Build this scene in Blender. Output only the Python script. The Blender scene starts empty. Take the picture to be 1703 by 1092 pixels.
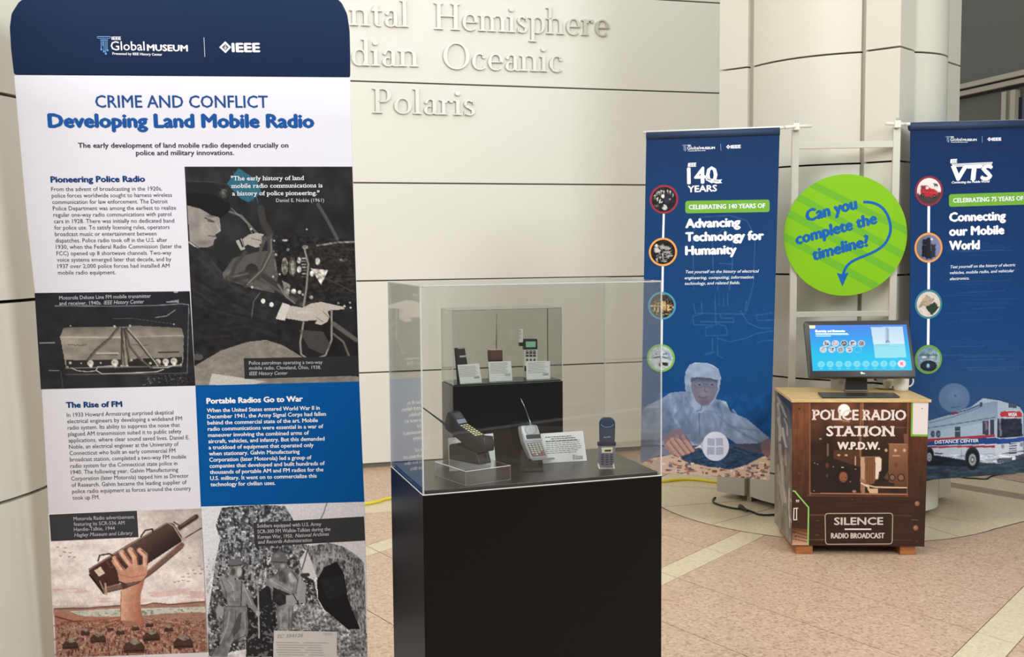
import bpy, bmesh, math, random
import numpy as np
from mathutils import Vector, Matrix

# ------------------------------------------------------------------ camera, world, lights, exposure
F, CX, CY, EYE = 1780.0, 851.5, 546.0, 1.5
PITCH, ROLL = math.atan(136 / F), -0.0084
_f = np.array([0, math.cos(PITCH), -math.sin(PITCH)])
_u0 = np.array([0, math.sin(PITCH), math.cos(PITCH)])
_r0 = np.array([1.0, 0, 0])
_r = _r0 * math.cos(ROLL) + _u0 * math.sin(ROLL)
_u = _u0 * math.cos(ROLL) - _r0 * math.sin(ROLL)
_o = np.array([0, 0, EYE])

scene = bpy.context.scene
COL = scene.collection
cd = bpy.data.cameras.new('camera')
cam = bpy.data.objects.new('camera', cd)
COL.objects.link(cam)
cd.sensor_fit = 'HORIZONTAL'
cd.sensor_width = 36
cd.lens = 36 * F / 1703
cd.clip_start = 0.05
cam.matrix_world = Matrix(((_r[0], _u[0], -_f[0], 0), (_r[1], _u[1], -_f[1], 0), (_r[2], _u[2], -_f[2], EYE), (0, 0, 0, 1)))
scene.camera = cam

scene.view_settings.view_transform = 'Standard'
scene.view_settings.look = 'None'
scene.view_settings.gamma = 1
scene.view_settings.use_curve_mapping = False
scene.view_settings.exposure = -0.06

w = bpy.data.worlds.new('hall_light')
scene.world = w
w.use_nodes = True
w.node_tree.nodes['Background'].inputs[0].default_value = (0.93, 0.96, 1.0, 1)
w.node_tree.nodes['Background'].inputs[1].default_value = WORLD_S = 0.93


def area(name, loc, target, sx, sy, power, col):
    l = bpy.data.lights.new(name, 'AREA')
    l.shape = 'RECTANGLE'
    l.size, l.size_y, l.energy, l.color = sx, sy, power, col
    o = bpy.data.objects.new(name, l)
    o.location = loc
    o.rotation_euler = (Vector(target) - Vector(loc)).to_track_quat('-Z', 'Y').to_euler()
    COL.objects.link(o)
    return o


area('skylight_area', (-3.6, -1.6, 5.4), (-0.2, 6.2, 0.9), 4.5, 3.0, 265, (1.0, 0.99, 0.97))
area('wall_fill_area', (-0.7, 3.2, 3.9), (-0.7, 7.3, 0.2), 3.0, 1.2, 58, (1.0, 0.98, 0.93))  # added fill light, unseen, brightens the lettered wall
area('ceiling_area', (1.6, 2.6, 6.4), (1.7, 4.6, 0.3), 2.4, 2.4, 14, (1.0, 0.96, 0.88))
area('side_fill_area', (4.2, -0.6, 4.2), (-1.5, 3.3, 1.0), 2.5, 2.0, 230, (0.84, 0.93, 1.0))  # cool fill added out of view to lift the left column; no window there


# ------------------------------------------------------------------ measuring helpers (survey of the place)
def ray(x, y):
    return _f + _r * (x - CX) / F - _u * (y - CY) / F


def hitz(x, y, z=0.0):
    r = ray(x, y)
    return _o + r * (z - EYE) / r[2]


def hitp(x, y, p0, n):
    r = ray(x, y)
    n = np.asarray(n, float)
    return _o + r * ((np.asarray(p0, float) - _o) @ n) / (r @ n)


def proj(P):
    v = np.asarray(P) - _o
    z = v @ _f
    return CX + F * (v @ _r) / z, CY - F * (v @ _u) / z


class Pl:
    """a plane in the place: origin o, right U, up V, normal N towards the viewer"""

    def __init__(s, o, U, V):
        s.o = np.asarray(o, float)
        s.U = np.asarray(U, float) / np.linalg.norm(U)
        V = np.asarray(V, float)
        V = V - s.U * (V @ s.U)
        s.V = V / np.linalg.norm(V)
        s.N = np.cross(s.U, s.V)
        if s.N @ (s.o - _o) > 0:
            s.N = -s.N

    def uv(s, x, y):
        p = hitp(x, y, s.o, s.N) - s.o
        return np.array([p @ s.U, p @ s.V])

    def pt(s, u, v, d=0.0):
        return s.o + s.U * u + s.V * v + s.N * d

    def px(s, x, y, d=0.0):
        return s.pt(*s.uv(x, y), d)


def yawpl(o, deg, lean=0.0, roll=0.0):
    a, b = math.radians(deg), math.radians(lean)
    U = np.array([math.cos(a), math.sin(a), 0])
    n = np.array([math.sin(a), -math.cos(a), 0])
    V = np.array([0, 0, math.cos(b)]) + n * math.sin(b)
    r = math.radians(roll)
    U2 = U * math.cos(r) - V * math.sin(r)
    V2 = V * math.cos(r) + U * math.sin(r)
    return Pl(o, U2, V2)


class Zm:
    """read-off of a magnified detail: (x0,y0) and scale"""

    def __init__(s, x0, y0, k, sh=0.0):
        s.x0, s.y0, s.k, s.sh = x0, y0, k, sh

    def __call__(s, x, y):
        return s.x0 + x * s.k, s.y0 + y * s.k + x * s.k * s.sh

    def L(s, pts):
        return [s(*p) for p in pts]


# ------------------------------------------------------------------ materials
def lin(c):
    c = np.asarray(c, float) / 255.0
    return np.where(c <= 0.04045, c / 12.92, ((c + 0.055) / 1.055) ** 2.4)


MATS = {}


def mat(name, rgb=(200, 200, 200), rough=0.6, metal=0.0, spec=0.5, noise=None, bump=None, emit=0.0, coat=0.0):
    """rgb in display values. noise=(scale, amount, detail); bump=(scale, strength)"""
    if name in MATS:
        return MATS[name]
    m = bpy.data.materials.new(name)
    m.use_nodes = True
    nt = m.node_tree
    b = nt.nodes['Principled BSDF']
    c = lin(rgb)
    b.inputs['Base Color'].default_value = (*c, 1)
    b.inputs['Roughness'].default_value = rough
    b.inputs['Metallic'].default_value = metal
    b.inputs['Specular IOR Level'].default_value = spec
    b.inputs['Coat Weight'].default_value = coat
    tc = nt.nodes.new('ShaderNodeTexCoord')
    if noise:
        n = nt.nodes.new('ShaderNodeTexNoise')
        n.inputs['Scale'].default_value = noise[0]
        n.inputs['Detail'].default_value = noise[2] if len(noise) > 2 else 3
        nt.links.new(tc.outputs['Object'], n.inputs['Vector'])
        r = nt.nodes.new('ShaderNodeValToRGB')
        a = noise[1]
        r.color_ramp.elements[0].position = 0.3
        r.color_ramp.elements[1].position = 0.7
        r.color_ramp.elements[0].color = (*np.clip(c * (1 - a), 0, 1), 1)
        r.color_ramp.elements[1].color = (*np.clip(c * (1 + a), 0, 1), 1)
        nt.links.new(n.outputs['Fac'], r.inputs['Fac'])
        nt.links.new(r.outputs['Color'], b.inputs['Base Color'])
    if bump:
        n = nt.nodes.new('ShaderNodeTexNoise')
        n.inputs['Scale'].default_value = bump[0]
        nt.links.new(tc.outputs['Object'], n.inputs['Vector'])
        bp = nt.nodes.new('ShaderNodeBump')
        bp.inputs['Strength'].default_value = bump[1]
        bp.inputs['Distance'].default_value = bump[2] if len(bump) > 2 else 0.01
        nt.links.new(n.outputs['Fac'], bp.inputs['Height'])
        nt.links.new(bp.outputs['Normal'], b.inputs['Normal'])
    if emit:
        b.inputs['Emission Color'].default_value = (*c, 1)
        b.inputs['Emission Strength'].default_value = emit
    MATS[name] = m
    return m


def terrazzo(name, base, dark, light):
    if name in MATS:
        return MATS[name]
    m = mat(name, base, 0.33, spec=0.45)
    nt = m.node_tree
    b = nt.nodes['Principled BSDF']
    tc = nt.nodes['Texture Coordinate']
    v = nt.nodes.new('ShaderNodeTexVoronoi')
    v.inputs['Scale'].default_value = 95
    nt.links.new(tc.outputs['Object'], v.inputs['Vector'])
    sp = nt.nodes.new('ShaderNodeSeparateColor')
    nt.links.new(v.outputs['Color'], sp.inputs['Color'])
    r = nt.nodes.new('ShaderNodeValToRGB')
    r.color_ramp.interpolation = 'CONSTANT'
    e = r.color_ramp.elements
    e[0].position, e[0].color = 0, (*lin(dark), 1)
    e[1].position, e[1].color = 0.17, (*lin(base), 1)
    e2 = e.new(0.78)
    e2.color = (*lin(light), 1)
    nt.links.new(sp.outputs['Red'], r.inputs['Fac'])
    n = nt.nodes.new('ShaderNodeTexNoise')
    n.inputs['Scale'].default_value = 1.6
    nt.links.new(tc.outputs['Object'], n.inputs['Vector'])
    mx = nt.nodes.new('ShaderNodeMix')
    mx.data_type = 'RGBA'
    mx.inputs[0].default_value = 0.5
    mx.inputs[6].default_value = (*lin(base), 1)
    nt.links.new(r.outputs['Color'], mx.inputs[7])
    nt.links.new(mx.outputs[2], b.inputs['Base Color'])
    mr = nt.nodes.new('ShaderNodeMapRange')
    mr.inputs[3].default_value, mr.inputs[4].default_value = 0.22, 0.42
    nt.links.new(n.outputs['Fac'], mr.inputs[0])
    nt.links.new(mr.outputs[0], b.inputs['Roughness'])
    return m


def paintmat(name, rough=0.6, emit=0.0, spec=0.4):
    if name in MATS:
        return MATS[name]
    m = mat(name, (255, 255, 255), rough, spec=spec)
    nt = m.node_tree
    b = nt.nodes['Principled BSDF']
    a = nt.nodes.new('ShaderNodeAttribute')
    a.attribute_name = 'print'
    nt.links.new(a.outputs['Color'], b.inputs['Base Color'])
    if emit:
        nt.links.new(a.outputs['Color'], b.inputs['Emission Color'])
        b.inputs['Emission Strength'].default_value = emit
        b.inputs['Base Color'].default_value = (0.01, 0.01, 0.01, 1)
        nt.links.remove(b.inputs['Base Color'].links[0])
    return m


def acrylic(name, tint=(0.948, 0.951, 0.942), ior=1.49, haze=0.0):
    if name in MATS:
        return MATS[name]
    m = bpy.data.materials.new(name)
    m.use_nodes = True
    nt = m.node_tree
    nt.nodes.clear()
    out = nt.nodes.new('ShaderNodeOutputMaterial')
    tr = nt.nodes.new('ShaderNodeBsdfTransparent')
    tr.inputs['Color'].default_value = (*tint, 1)
    gl = nt.nodes.new('ShaderNodeBsdfGlossy')
    gl.inputs['Roughness'].default_value = 0.02
    # Schlick reflectance from the angle of incidence (the sheet is thin, so both faces reflect alike)
    ge = nt.nodes.new('ShaderNodeNewGeometry')
    dt = nt.nodes.new('ShaderNodeVectorMath')
    dt.operation = 'DOT_PRODUCT'
    nt.links.new(ge.outputs['Normal'], dt.inputs[0])
    nt.links.new(ge.outputs['Incoming'], dt.inputs[1])

    def mth(op, a, b=None):
        n = nt.nodes.new('ShaderNodeMath')
        n.operation = op
        for i, q in enumerate((a, b)):
            if q is None:
                continue
            if isinstance(q, (int, float)):
                n.inputs[i].default_value = q
            else:
                nt.links.new(q, n.inputs[i])
        return n.outputs[0]
    r0 = ((ior - 1) / (ior + 1)) ** 2
    fz = mth('ADD', mth('MULTIPLY', mth('POWER', mth('SUBTRACT', 1.0, mth('ABSOLUTE', dt.outputs['Value'])), 5.0), 1 - r0), r0)
    mx = nt.nodes.new('ShaderNodeMixShader')
    nt.links.new(fz, mx.inputs[0])
    nt.links.new(tr.outputs[0], mx.inputs[1])
    nt.links.new(gl.outputs[0], mx.inputs[2])
    last = mx
    if haze:
        df = nt.nodes.new('ShaderNodeBsdfDiffuse')
        df.inputs['Color'].default_value = (0.9, 0.9, 0.88, 1)
        m2 = nt.nodes.new('ShaderNodeMixShader')
        m2.inputs[0].default_value = haze
        nt.links.new(mx.outputs[0], m2.inputs[1])
        nt.links.new(df.outputs[0], m2.inputs[2])
        last = m2
    nt.links.new(last.outputs[0], out.inputs['Surface'])
    MATS[name] = m
    return m


def wood(name, a, b_, scale=(1, 12, 12), rough=0.45):
    if name in MATS:
        return MATS[name]
    m = mat(name, a, rough)
    nt = m.node_tree
    b = nt.nodes['Principled BSDF']
    tc = nt.nodes['Texture Coordinate']
    mp = nt.nodes.new('ShaderNodeMapping')
    mp.inputs['Scale'].default_value = scale
    nt.links.new(tc.outputs['Object'], mp.inputs['Vector'])
    n = nt.nodes.new('ShaderNodeTexNoise')
    n.inputs['Scale'].default_value = 6
    n.inputs['Detail'].default_value = 6
    n.inputs['Distortion'].default_value = 0.6
    nt.links.new(mp.outputs[0], n.inputs['Vector'])
    r = nt.nodes.new('ShaderNodeValToRGB')
    r.color_ramp.elements[0].position = 0.3
    r.color_ramp.elements[1].position = 0.7
    r.color_ramp.elements[0].color = (*lin(b_), 1)
    r.color_ramp.elements[1].color = (*lin(a), 1)
    nt.links.new(n.outputs['Fac'], r.inputs['Fac'])
    nt.links.new(r.outputs['Color'], b.inputs['Base Color'])
    return m


# ------------------------------------------------------------------ object helpers
def loc_of(o):
    return np.array(o.location) if o is not None else np.zeros(3)


def root_off(o):
    t = np.zeros(3)
    while o is not None:
        t = t + np.array(o.location)
        o = o.parent
    return t


def thing(name, label, cat, loc, group=None):
    o = bpy.data.objects.new(name, None)
    o.empty_display_size = 0.05
    COL.objects.link(o)
    o.location = [float(v) for v in loc]
    o['label'] = label
    o['category'] = cat
    if group:
        o['group'] = group
    return o


def link(name, me, parent=None, kind=None, label=None, group=None):
    o = bpy.data.objects.new(name, me)
    COL.objects.link(o)
    if parent is not None:
        o.parent = parent
    if kind:
        o['kind'] = kind
    if label:
        o['label'] = label
    return o


def mesh(name, V, Fc, m, parent=None, kind=None, label=None, smooth=False, origin=None):
    """V in world coordinates"""
    V = np.asarray(V, float).reshape(-1, 3)
    off = root_off(parent)
    if origin is not None:
        off2 = np.asarray(origin, float)
        V = V - off2
    else:
        V = V - off
    me = bpy.data.meshes.new(name)
    me.from_pydata([tuple(v) for v in V], [], [tuple(int(i) for i in f) for f in Fc])
    me.materials.append(m)
    if smooth:
        for p in me.polygons:
            p.use_smooth = True
    o = link(name, me, parent, kind, label)
    if origin is not None:
        o.location = tuple(off2 - off)
    return o


def tag(o, label, cat, group=None):
    o['label'] = label
    o['category'] = cat
    if group:
        o['group'] = group
    return o


class MB:
    """collects world-space geometry, builds ONE mesh"""

    def __init__(s):
        s.V, s.F = [], []

    def add(s, V, Fc):
        n = len(s.V)
        s.V += [tuple(v) for v in V]
        s.F += [tuple(i + n for i in f) for f in Fc]
        return s

    def bm(s, b):
        b.verts.ensure_lookup_table()
        return s.add([tuple(v.co) for v in b.verts], [[v.index for v in f.verts] for f in b.faces])

    def box(s, o, ex, ey, ez, bev=0.0):
        """box from corner o with edge vectors ex, ey, ez"""
        o, ex, ey, ez = [np.asarray(q, float) for q in (o, ex, ey, ez)]
        if bev:
            b = bmesh.new()
            bmesh.ops.create_cube(b, size=1)
            L = [np.linalg.norm(q) for q in (ex, ey, ez)]
            for v in b.verts:
                v.co = Vector([(v.co[i] + 0.5) * L[i] for i in range(3)])
            bmesh.ops.bevel(b, geom=b.edges[:], offset=min(bev, min(L) * 0.45), segments=2, affect='EDGES', profile=0.5)
            b.verts.index_update()
            E = [q / l for q, l in zip((ex, ey, ez), L)]
            Vs = [o + E[0] * v.co[0] + E[1] * v.co[1] + E[2] * v.co[2] for v in b.verts]
            Fs = [[v.index for v in f.verts] for f in b.faces]
            b.free()
            return s.add(Vs, Fs)
        Vs = [o + ex * i + ey * j + ez * k for i in (0, 1) for j in (0, 1) for k in (0, 1)]
        return s.add(Vs, [(0, 1, 3, 2), (4, 6, 7, 5), (0, 4, 5, 1), (2, 3, 7, 6), (0, 2, 6, 4), (1, 5, 7, 3)])

    def prism(s, P, d, bev=0.0):
        """P: polygon of world points, extruded by vector d"""
        P = [np.asarray(p, float) for p in P]
        n = len(P)
        d = np.asarray(d, float)
        if bev:
            b = bmesh.new()
            a = [b.verts.new(p) for p in P]
            c = [b.verts.new(p + d) for p in P]
            b.faces.new(a)
            b.faces.new(c[::-1])
            for i in range(n):
                b.faces.new((a[i], c[i], c[(i + 1) % n], a[(i + 1) % n]))
            bmesh.ops.recalc_face_normals(b, faces=b.faces[:])
            bmesh.ops.bevel(b, geom=b.edges[:], offset=bev, segments=2, affect='EDGES', profile=0.5)
            b.verts.index_update()
            s.bm(b)
            b.free()
            return s
        return s.add(P + [p + d for p in P], [tuple(range(n)), tuple(range(2 * n - 1, n - 1, -1))] +
                     [(i, i + n, (i + 1) % n + n, (i + 1) % n) for i in range(n)])

    def tube(s, pts, r, seg=10, cap=True):
        pts = [np.asarray(p, float) for p in pts]
        rs = r if hasattr(r, '__len__') else [r] * len(pts)
        rings = []
        up = np.array([0.13, 0.27, 0.95])
        for i, p in enumerate(pts):
            t = pts[min(i + 1, len(pts) - 1)] - pts[max(i - 1, 0)]
            t = t / (np.linalg.norm(t) + 1e-12)
            a = np.cross(t, up)
            if np.linalg.norm(a) < 0.2:
                a = np.cross(t, [1, 0, 0])
            a /= np.linalg.norm(a)
            b = np.cross(t, a)
            rings.append([p + rs[i] * (a * math.cos(2 * math.pi * k / seg) + b * math.sin(2 * math.pi * k / seg)) for k in range(seg)])
        V = [q for rg in rings for q in rg]
        Fc = []
        for i in range(len(pts) - 1):
            for k in range(seg):
                k2 = (k + 1) % seg
                Fc.append((i * seg + k, i * seg + k2, (i + 1) * seg + k2, (i + 1) * seg + k))
        if cap:
            Fc.append(tuple(range(seg))[::-1])
            Fc.append(tuple(range((len(pts) - 1) * seg, len(pts) * seg)))
        return s.add(V, Fc)

    def lathe(s, o, prof, seg=32, ax=(0, 0, 1)):
        o = np.asarray(o, float)
        ax = np.asarray(ax, float)
        a = np.cross(ax, [0.3, 1, 0.2])
        a /= np.linalg.norm(a)
        b = np.cross(ax, a)
        V = []
        for r, z in prof:
            for k in range(seg):
                t = 2 * math.pi * k / seg
                V.append(o + ax * z + r * (a * math.cos(t) + b * math.sin(t)))
        Fc = []
        for i in range(len(prof) - 1):
            for k in range(seg):
                k2 = (k + 1) % seg
                Fc.append((i * seg + k, i * seg + k2, (i + 1) * seg + k2, (i + 1) * seg + k))
        return s.add(V, Fc)

    def build(s, name, m, parent=None, kind=None, label=None, smooth=False, origin=None):
        o = mesh(name, s.V, s.F, m, parent, kind, label, smooth, origin)
        b = bmesh.new()
        b.from_mesh(o.data)
        bmesh.ops.recalc_face_normals(b, faces=b.faces[:])
        b.to_mesh(o.data)
        b.free()
        return o


def autosmooth(o, ang=35):
    me = o.data
    for p in me.polygons:
        p.use_smooth = True
    b = bmesh.new()
    b.from_mesh(me)
    for e in b.edges:
        if len(e.link_faces) != 2 or e.calc_face_angle(0) > math.radians(ang):
            e.smooth = False
    b.to_mesh(me)
    b.free()
    return o


# ------------------------------------------------------------------ lettering
_tc = bpy.data.curves.new('lettering', 'FONT')
_to = bpy.data.objects.new('lettering', _tc)
COL.objects.link(_to)
_cache = {}


def glyphs(text, res=3):
    """flat mesh of a text line in font units (cap height 1)"""
    key = (text, res)
    if key in _cache:
        return _cache[key]
    _tc.body = text
    _tc.resolution_u = res
    _tc.size = 1
    bpy.context.view_layer.update()
    dg = bpy.context.evaluated_depsgraph_get()
    me = bpy.data.meshes.new_from_object(_to.evaluated_get(dg))
    V = np.array([v.co[:2] for v in me.vertices]) if len(me.vertices) else np.zeros((0, 2))
    Fc = [tuple(p.vertices) for p in me.polygons]
    # outline edges for serifs
    cnt = {}
    for f in Fc:
        for i in range(len(f)):
            e = (f[i], f[(i + 1) % len(f)])
            k = (min(e), max(e))
            cnt.setdefault(k, []).append(e)
    edges = [v[0] for v in cnt.values() if len(v) == 1]
    bpy.data.meshes.remove(me)
    _cache[key] = (V, Fc, edges)
    return _cache[key]


_cap = glyphs('H')[0][:, 1].max()


def serif_quads(V, edges, stem=0.2):
    """slab serifs on the ends of upright strokes"""
    out = []
    cap = _cap
    xh = 0.66 * cap
    for a, b in edges:
        p, q = V[a], V[b]
        if abs(p[1] - q[1]) > 0.004:
            continue
        w = abs(p[0] - q[0])
        y = p[1]
        if w < 0.03 or w > stem:
            continue
        x0, x1 = min(p[0], q[0]), max(p[0], q[0])
        t = 0.055
        if abs(y) < 0.02:
            out.append((x0 - 0.075, x1 + 0.075, 0, t))
        elif abs(y - cap) < 0.03 or y > cap * 1.0:
            out.append((x0 - 0.075, x1 + 0.04, y - t, y))
        elif y < -0.1:
            out.append((x0 - 0.075, x1 + 0.075, y, y + t))
        elif 0.55 * cap < y < 0.8 * cap:
            out.append((x0 - 0.085, x1, y - t, y))
    return out


def text(mb, pl, s, a, b, cap, bold=0.0, ital=0.0, serif=False, d=0.0006, res=2, stem=0.2, upright=True):
    """line s on plane pl from baseline point a to b (survey points); cap = cap height at the same scale"""
    V, Fc, ed = glyphs(s, res)
    if len(V) == 0:
        return
    A, B = pl.uv(*a), pl.uv(*b)
    D = B - A
    W = np.linalg.norm(D)
    ex = D / W
    ey = np.array([-ex[1], ex[0]])
    if ey[1] < 0:
        ey = -ey
    h = np.linalg.norm(pl.uv(a[0], a[1] - cap) - A)
    x0, x1 = V[:, 0].min(), V[:, 0].max()
    sx = W / (x1 - x0)
    sy = h / _cap
    if serif:
        qs = serif_quads(V, ed, stem)
        V = V.copy()
        for (qa, qb, ya, yb) in qs:
            n = len(V)
            V = np.vstack([V, [[qa, ya], [qb, ya], [qb, yb], [qa, yb]]])
            Fc = Fc + [(n, n + 1, n + 2, n + 3)]
    offs = [(0, 0)]
    if bold:
        offs = [(0, 0), (bold, 0), (-bold, 0), (0, bold * .7), (0, -bold * .7)]
    for k, (ox, oy) in enumerate(offs):
        X = (V[:, 0] - x0) * sx + ox * h + (V[:, 1] * sy * ital)
        Y = V[:, 1] * sy + oy * h
        P = pl.o + np.outer(A[0] + X * ex[0] + Y * ey[0], pl.U) + np.outer(A[1] + X * ex[1] + Y * ey[1], pl.V) + pl.N * (d + k * 0.00004)
        mb.add(P, Fc)


def flat(mb, pl, pts, d=0.0004):
    P = [pl.px(x, y, d) for x, y in pts]
    mb.add(P, [tuple(range(len(P)))])


def ring(mb, pl, c, r0, r1, d=0.0005, seg=48, asp=1.0):
    """ring or disc on the plane; c, radii as survey values"""
    C = pl.uv(*c)
    k = np.linalg.norm(pl.uv(c[0] + 1, c[1]) - C)
    V, Fc = [], []
    for i in range(seg):
        t = 2 * math.pi * i / seg
        for r in (r0, r1):
            V.append(pl.pt(C[0] + k * r * math.cos(t), C[1] + k * r * math.sin(t) * asp, d))
    if r0 <= 0:
        V = V[1::2]
        mb.add(V, [tuple(range(seg))])
        return
    for i in range(seg):
        j = (i + 1) % seg
        Fc.append((2 * i, 2 * i + 1, 2 * j + 1, 2 * j))
    mb.add(V, Fc)


def stroke(mb, pl, pts, w, d=0.0005):
    """polyline ribbon of width w (survey units)"""
    P = [pl.uv(*p) for p in pts]
    k = np.linalg.norm(pl.uv(pts[0][0] + 1, pts[0][1]) - P[0]) * w / 2
    L, R = [], []
    for i, p in enumerate(P):
        t = P[min(i + 1, len(P) - 1)] - P[max(i - 1, 0)]
        t = t / (np.linalg.norm(t) + 1e-12)
        n = np.array([-t[1], t[0]])
        L.append(p + n * k)
        R.append(p - n * k)
    V = [pl.pt(*q, d) for q in L + R]
    n = len(P)
    mb.add(V, [(i, i + 1, n + i + 1, n + i) for i in range(n - 1)])


# ------------------------------------------------------------------ printed pictures (colour per point of a fine grid)
def vnoise(x, y, seed=0):
    xi, yi = np.floor(x).astype(int), np.floor(y).astype(int)
    fx, fy = x - xi, y - yi
    fx, fy = fx * fx * (3 - 2 * fx), fy * fy * (3 - 2 * fy)

    def h(a, b):
        n = (a * 374761393 + b * 668265263 + seed * 974711) & 0x7fffffff
        n = ((n ^ (n >> 13)) * 1274126177) & 0x7fffffff
        return ((n ^ (n >> 16)) & 0xffff) / 65535.0
    return (h(xi, yi) * (1 - fx) + h(xi + 1, yi) * fx) * (1 - fy) + (h(xi, yi + 1) * (1 - fx) + h(xi + 1, yi + 1) * fx) * fy


class Cv:
    def __init__(s, x, y, bg):
        s.x, s.y = x, y
        s.c = np.tile(np.asarray(bg, float), (len(x), 1))

    def _mix(s, m, c, a=1.0):
        m = (m * a)[:, None]
        s.c = s.c * (1 - m) + np.asarray(c, float) * m

    def inside(s, pts):
        x, y = s.x, s.y
        r = np.zeros(len(x), bool)
        n = len(pts)
        for i in range(n):
            (x0, y0), (x1, y1) = pts[i], pts[(i + 1) % n]
            if y0 == y1:
                continue
            c = ((y0 > y) != (y1 > y)) & (x < (x1 - x0) * (y - y0) / (y1 - y0) + x0)
            r ^= c
        return r

    def poly(s, pts, c, a=1.0):
        s._mix(s.inside(pts).astype(float), c, a)

    def ell(s, cx, cy, rx, ry, c, a=1.0, rot=0, soft=0.0):
        t = math.radians(rot)
        dx, dy = s.x - cx, s.y - cy
        u, v = dx * math.cos(t) + dy * math.sin(t), -dx * math.sin(t) + dy * math.cos(t)
        q = np.sqrt((u / rx) ** 2 + (v / ry) ** 2)
        m = np.clip((1 - q) / max(soft, 1e-3) + 0.0, 0, 1)
        s._mix(m, c, a)

    def line(s, pts, w, c, a=1.0):
        d = np.full(len(s.x), 1e9)
        for (x0, y0), (x1, y1) in zip(pts[:-1], pts[1:]):
            L = (x1 - x0) ** 2 + (y1 - y0) ** 2 + 1e-9
            t = np.clip(((s.x - x0) * (x1 - x0) + (s.y - y0) * (y1 - y0)) / L, 0, 1)
            d = np.minimum(d, np.hypot(s.x - x0 - t * (x1 - x0), s.y - y0 - t * (y1 - y0)))
        s._mix(np.clip((w / 2 - d) / (w * 0.25) + 0.5, 0, 1), c, a)

    def grad(s, pts, c0, c1, p0, p1, a=1.0):
        """linear gradient fill of a polygon"""
        m = s.inside(pts).astype(float) * a
        dx, dy = p1[0] - p0[0], p1[1] - p0[1]
        t = np.clip(((s.x - p0[0]) * dx + (s.y - p0[1]) * dy) / (dx * dx + dy * dy), 0, 1)[:, None]
        col = np.asarray(c0, float) * (1 - t) + np.asarray(c1, float) * t
        s.c = s.c * (1 - m[:, None]) + col * m[:, None]

    def noise(s, sx, sy, amt, seed=0, pts=None, thr=None, c=None, a=1.0):
        u, v = s.x / sx, s.y / sy
        n = 0.55 * vnoise(u, v, seed) + 0.45 * vnoise(1.7 * (0.8 * u + 0.6 * v) + 7, 1.7 * (0.8 * v - 0.6 * u) + 3, seed + 50)
        n = np.clip((n - 0.5) * 1.45 + 0.5, 0, 1)
        m = np.ones(len(s.x)) if pts is None else s.inside(pts).astype(float)
        if thr is not None:
            s._mix(m * np.clip((n - thr) / 0.08 + 0.5, 0, 1), c, a)
        else:
            s.c = s.c * (1 + (m * (n - 0.5) * 2 * amt)[:, None])


def picture(name, pl, quad, zm, bg, fn, m, parent, cell=1.25, d=0.0004, label=None):
    """quad TL,TR,BR,BL survey points on plane pl"""
    q = [pl.uv(*p) for p in quad]
    wpx = max(math.hypot(quad[1][0] - quad[0][0], quad[1][1] - quad[0][1]), math.hypot(quad[2][0] - quad[3][0], quad[2][1] - quad[3][1]))
    hpx = max(math.hypot(quad[3][0] - quad[0][0], quad[3][1] - quad[0][1]), math.hypot(quad[2][0] - quad[1][0], quad[2][1] - quad[1][1]))
    nx, ny = max(2, int(wpx / cell)), max(2, int(hpx / cell))
    s, t = np.meshgrid(np.linspace(0, 1, nx + 1), np.linspace(0, 1, ny + 1))
    s, t = s.ravel()[:, None], t.ravel()[:, None]
    UV = (q[0] * (1 - s) + q[1] * s) * (1 - t) + (q[3] * (1 - s) + q[2] * s) * t
    P = pl.o + UV[:, :1] * pl.U + UV[:, 1:] * pl.V + pl.N * d
    X, Y = proj(P)
    cv = Cv((X - zm.x0) / zm.k, (Y - zm.y0) / zm.k, bg)
    fn(cv)
    colr = lin(np.clip(cv.c, 0, 255))
    off = root_off(parent)
    me = bpy.data.meshes.new(name)
    i = np.arange(nx * ny)
    r, c = i // nx, i % nx
    a = r * (nx + 1) + c
    Fc = np.stack([a, a + nx + 1, a + nx + 2, a + 1], 1)
    me.vertices.add(len(P))
    me.vertices.foreach_set('co', (P - off).astype(np.float32).ravel())
    me.loops.add(4 * len(Fc))
    me.loops.foreach_set('vertex_index', Fc.astype(np.int32).ravel())
    me.polygons.add(len(Fc))
    me.polygons.foreach_set('loop_start', np.arange(0, 4 * len(Fc), 4, dtype=np.int32))
    me.update(calc_edges=True)
    at = me.color_attributes.new('print', 'FLOAT_COLOR', 'POINT')
    at.data.foreach_set('color', np.c_[colr, np.ones(len(P))].astype(np.float32).ravel())
    me.materials.append(m)
    return link(name, me, parent, label=label)

# ================================================================== THE SETTING
M_field = terrazzo('terrazzo_tan', (204, 172, 144), (158, 122, 94), (228, 198, 170))
M_cream = terrazzo('terrazzo_cream', (222, 204, 168), (202, 182, 144), (232, 220, 190))
M_strip = terrazzo('terrazzo_brown', (165, 148, 122), (140, 120, 98), (185, 168, 145))
M_joint = mat('floor_joint', (92, 74, 60), 0.8)
M_wall = mat('wall_panel_cream', (238, 236, 224), 0.42, noise=(0.7, 0.012), spec=0.35)
M_groove = mat('panel_joint_shadow_gap', (120, 116, 104), 0.8)
M_col = mat('column_panel', (211, 207, 192), 0.4, noise=(1.2, 0.012), spec=0.35)
M_colgap = mat('column_gap', (70, 66, 58), 0.8)
M_alu = mat('column_channel', (176, 170, 156), 0.45, metal=0.2)


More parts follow.
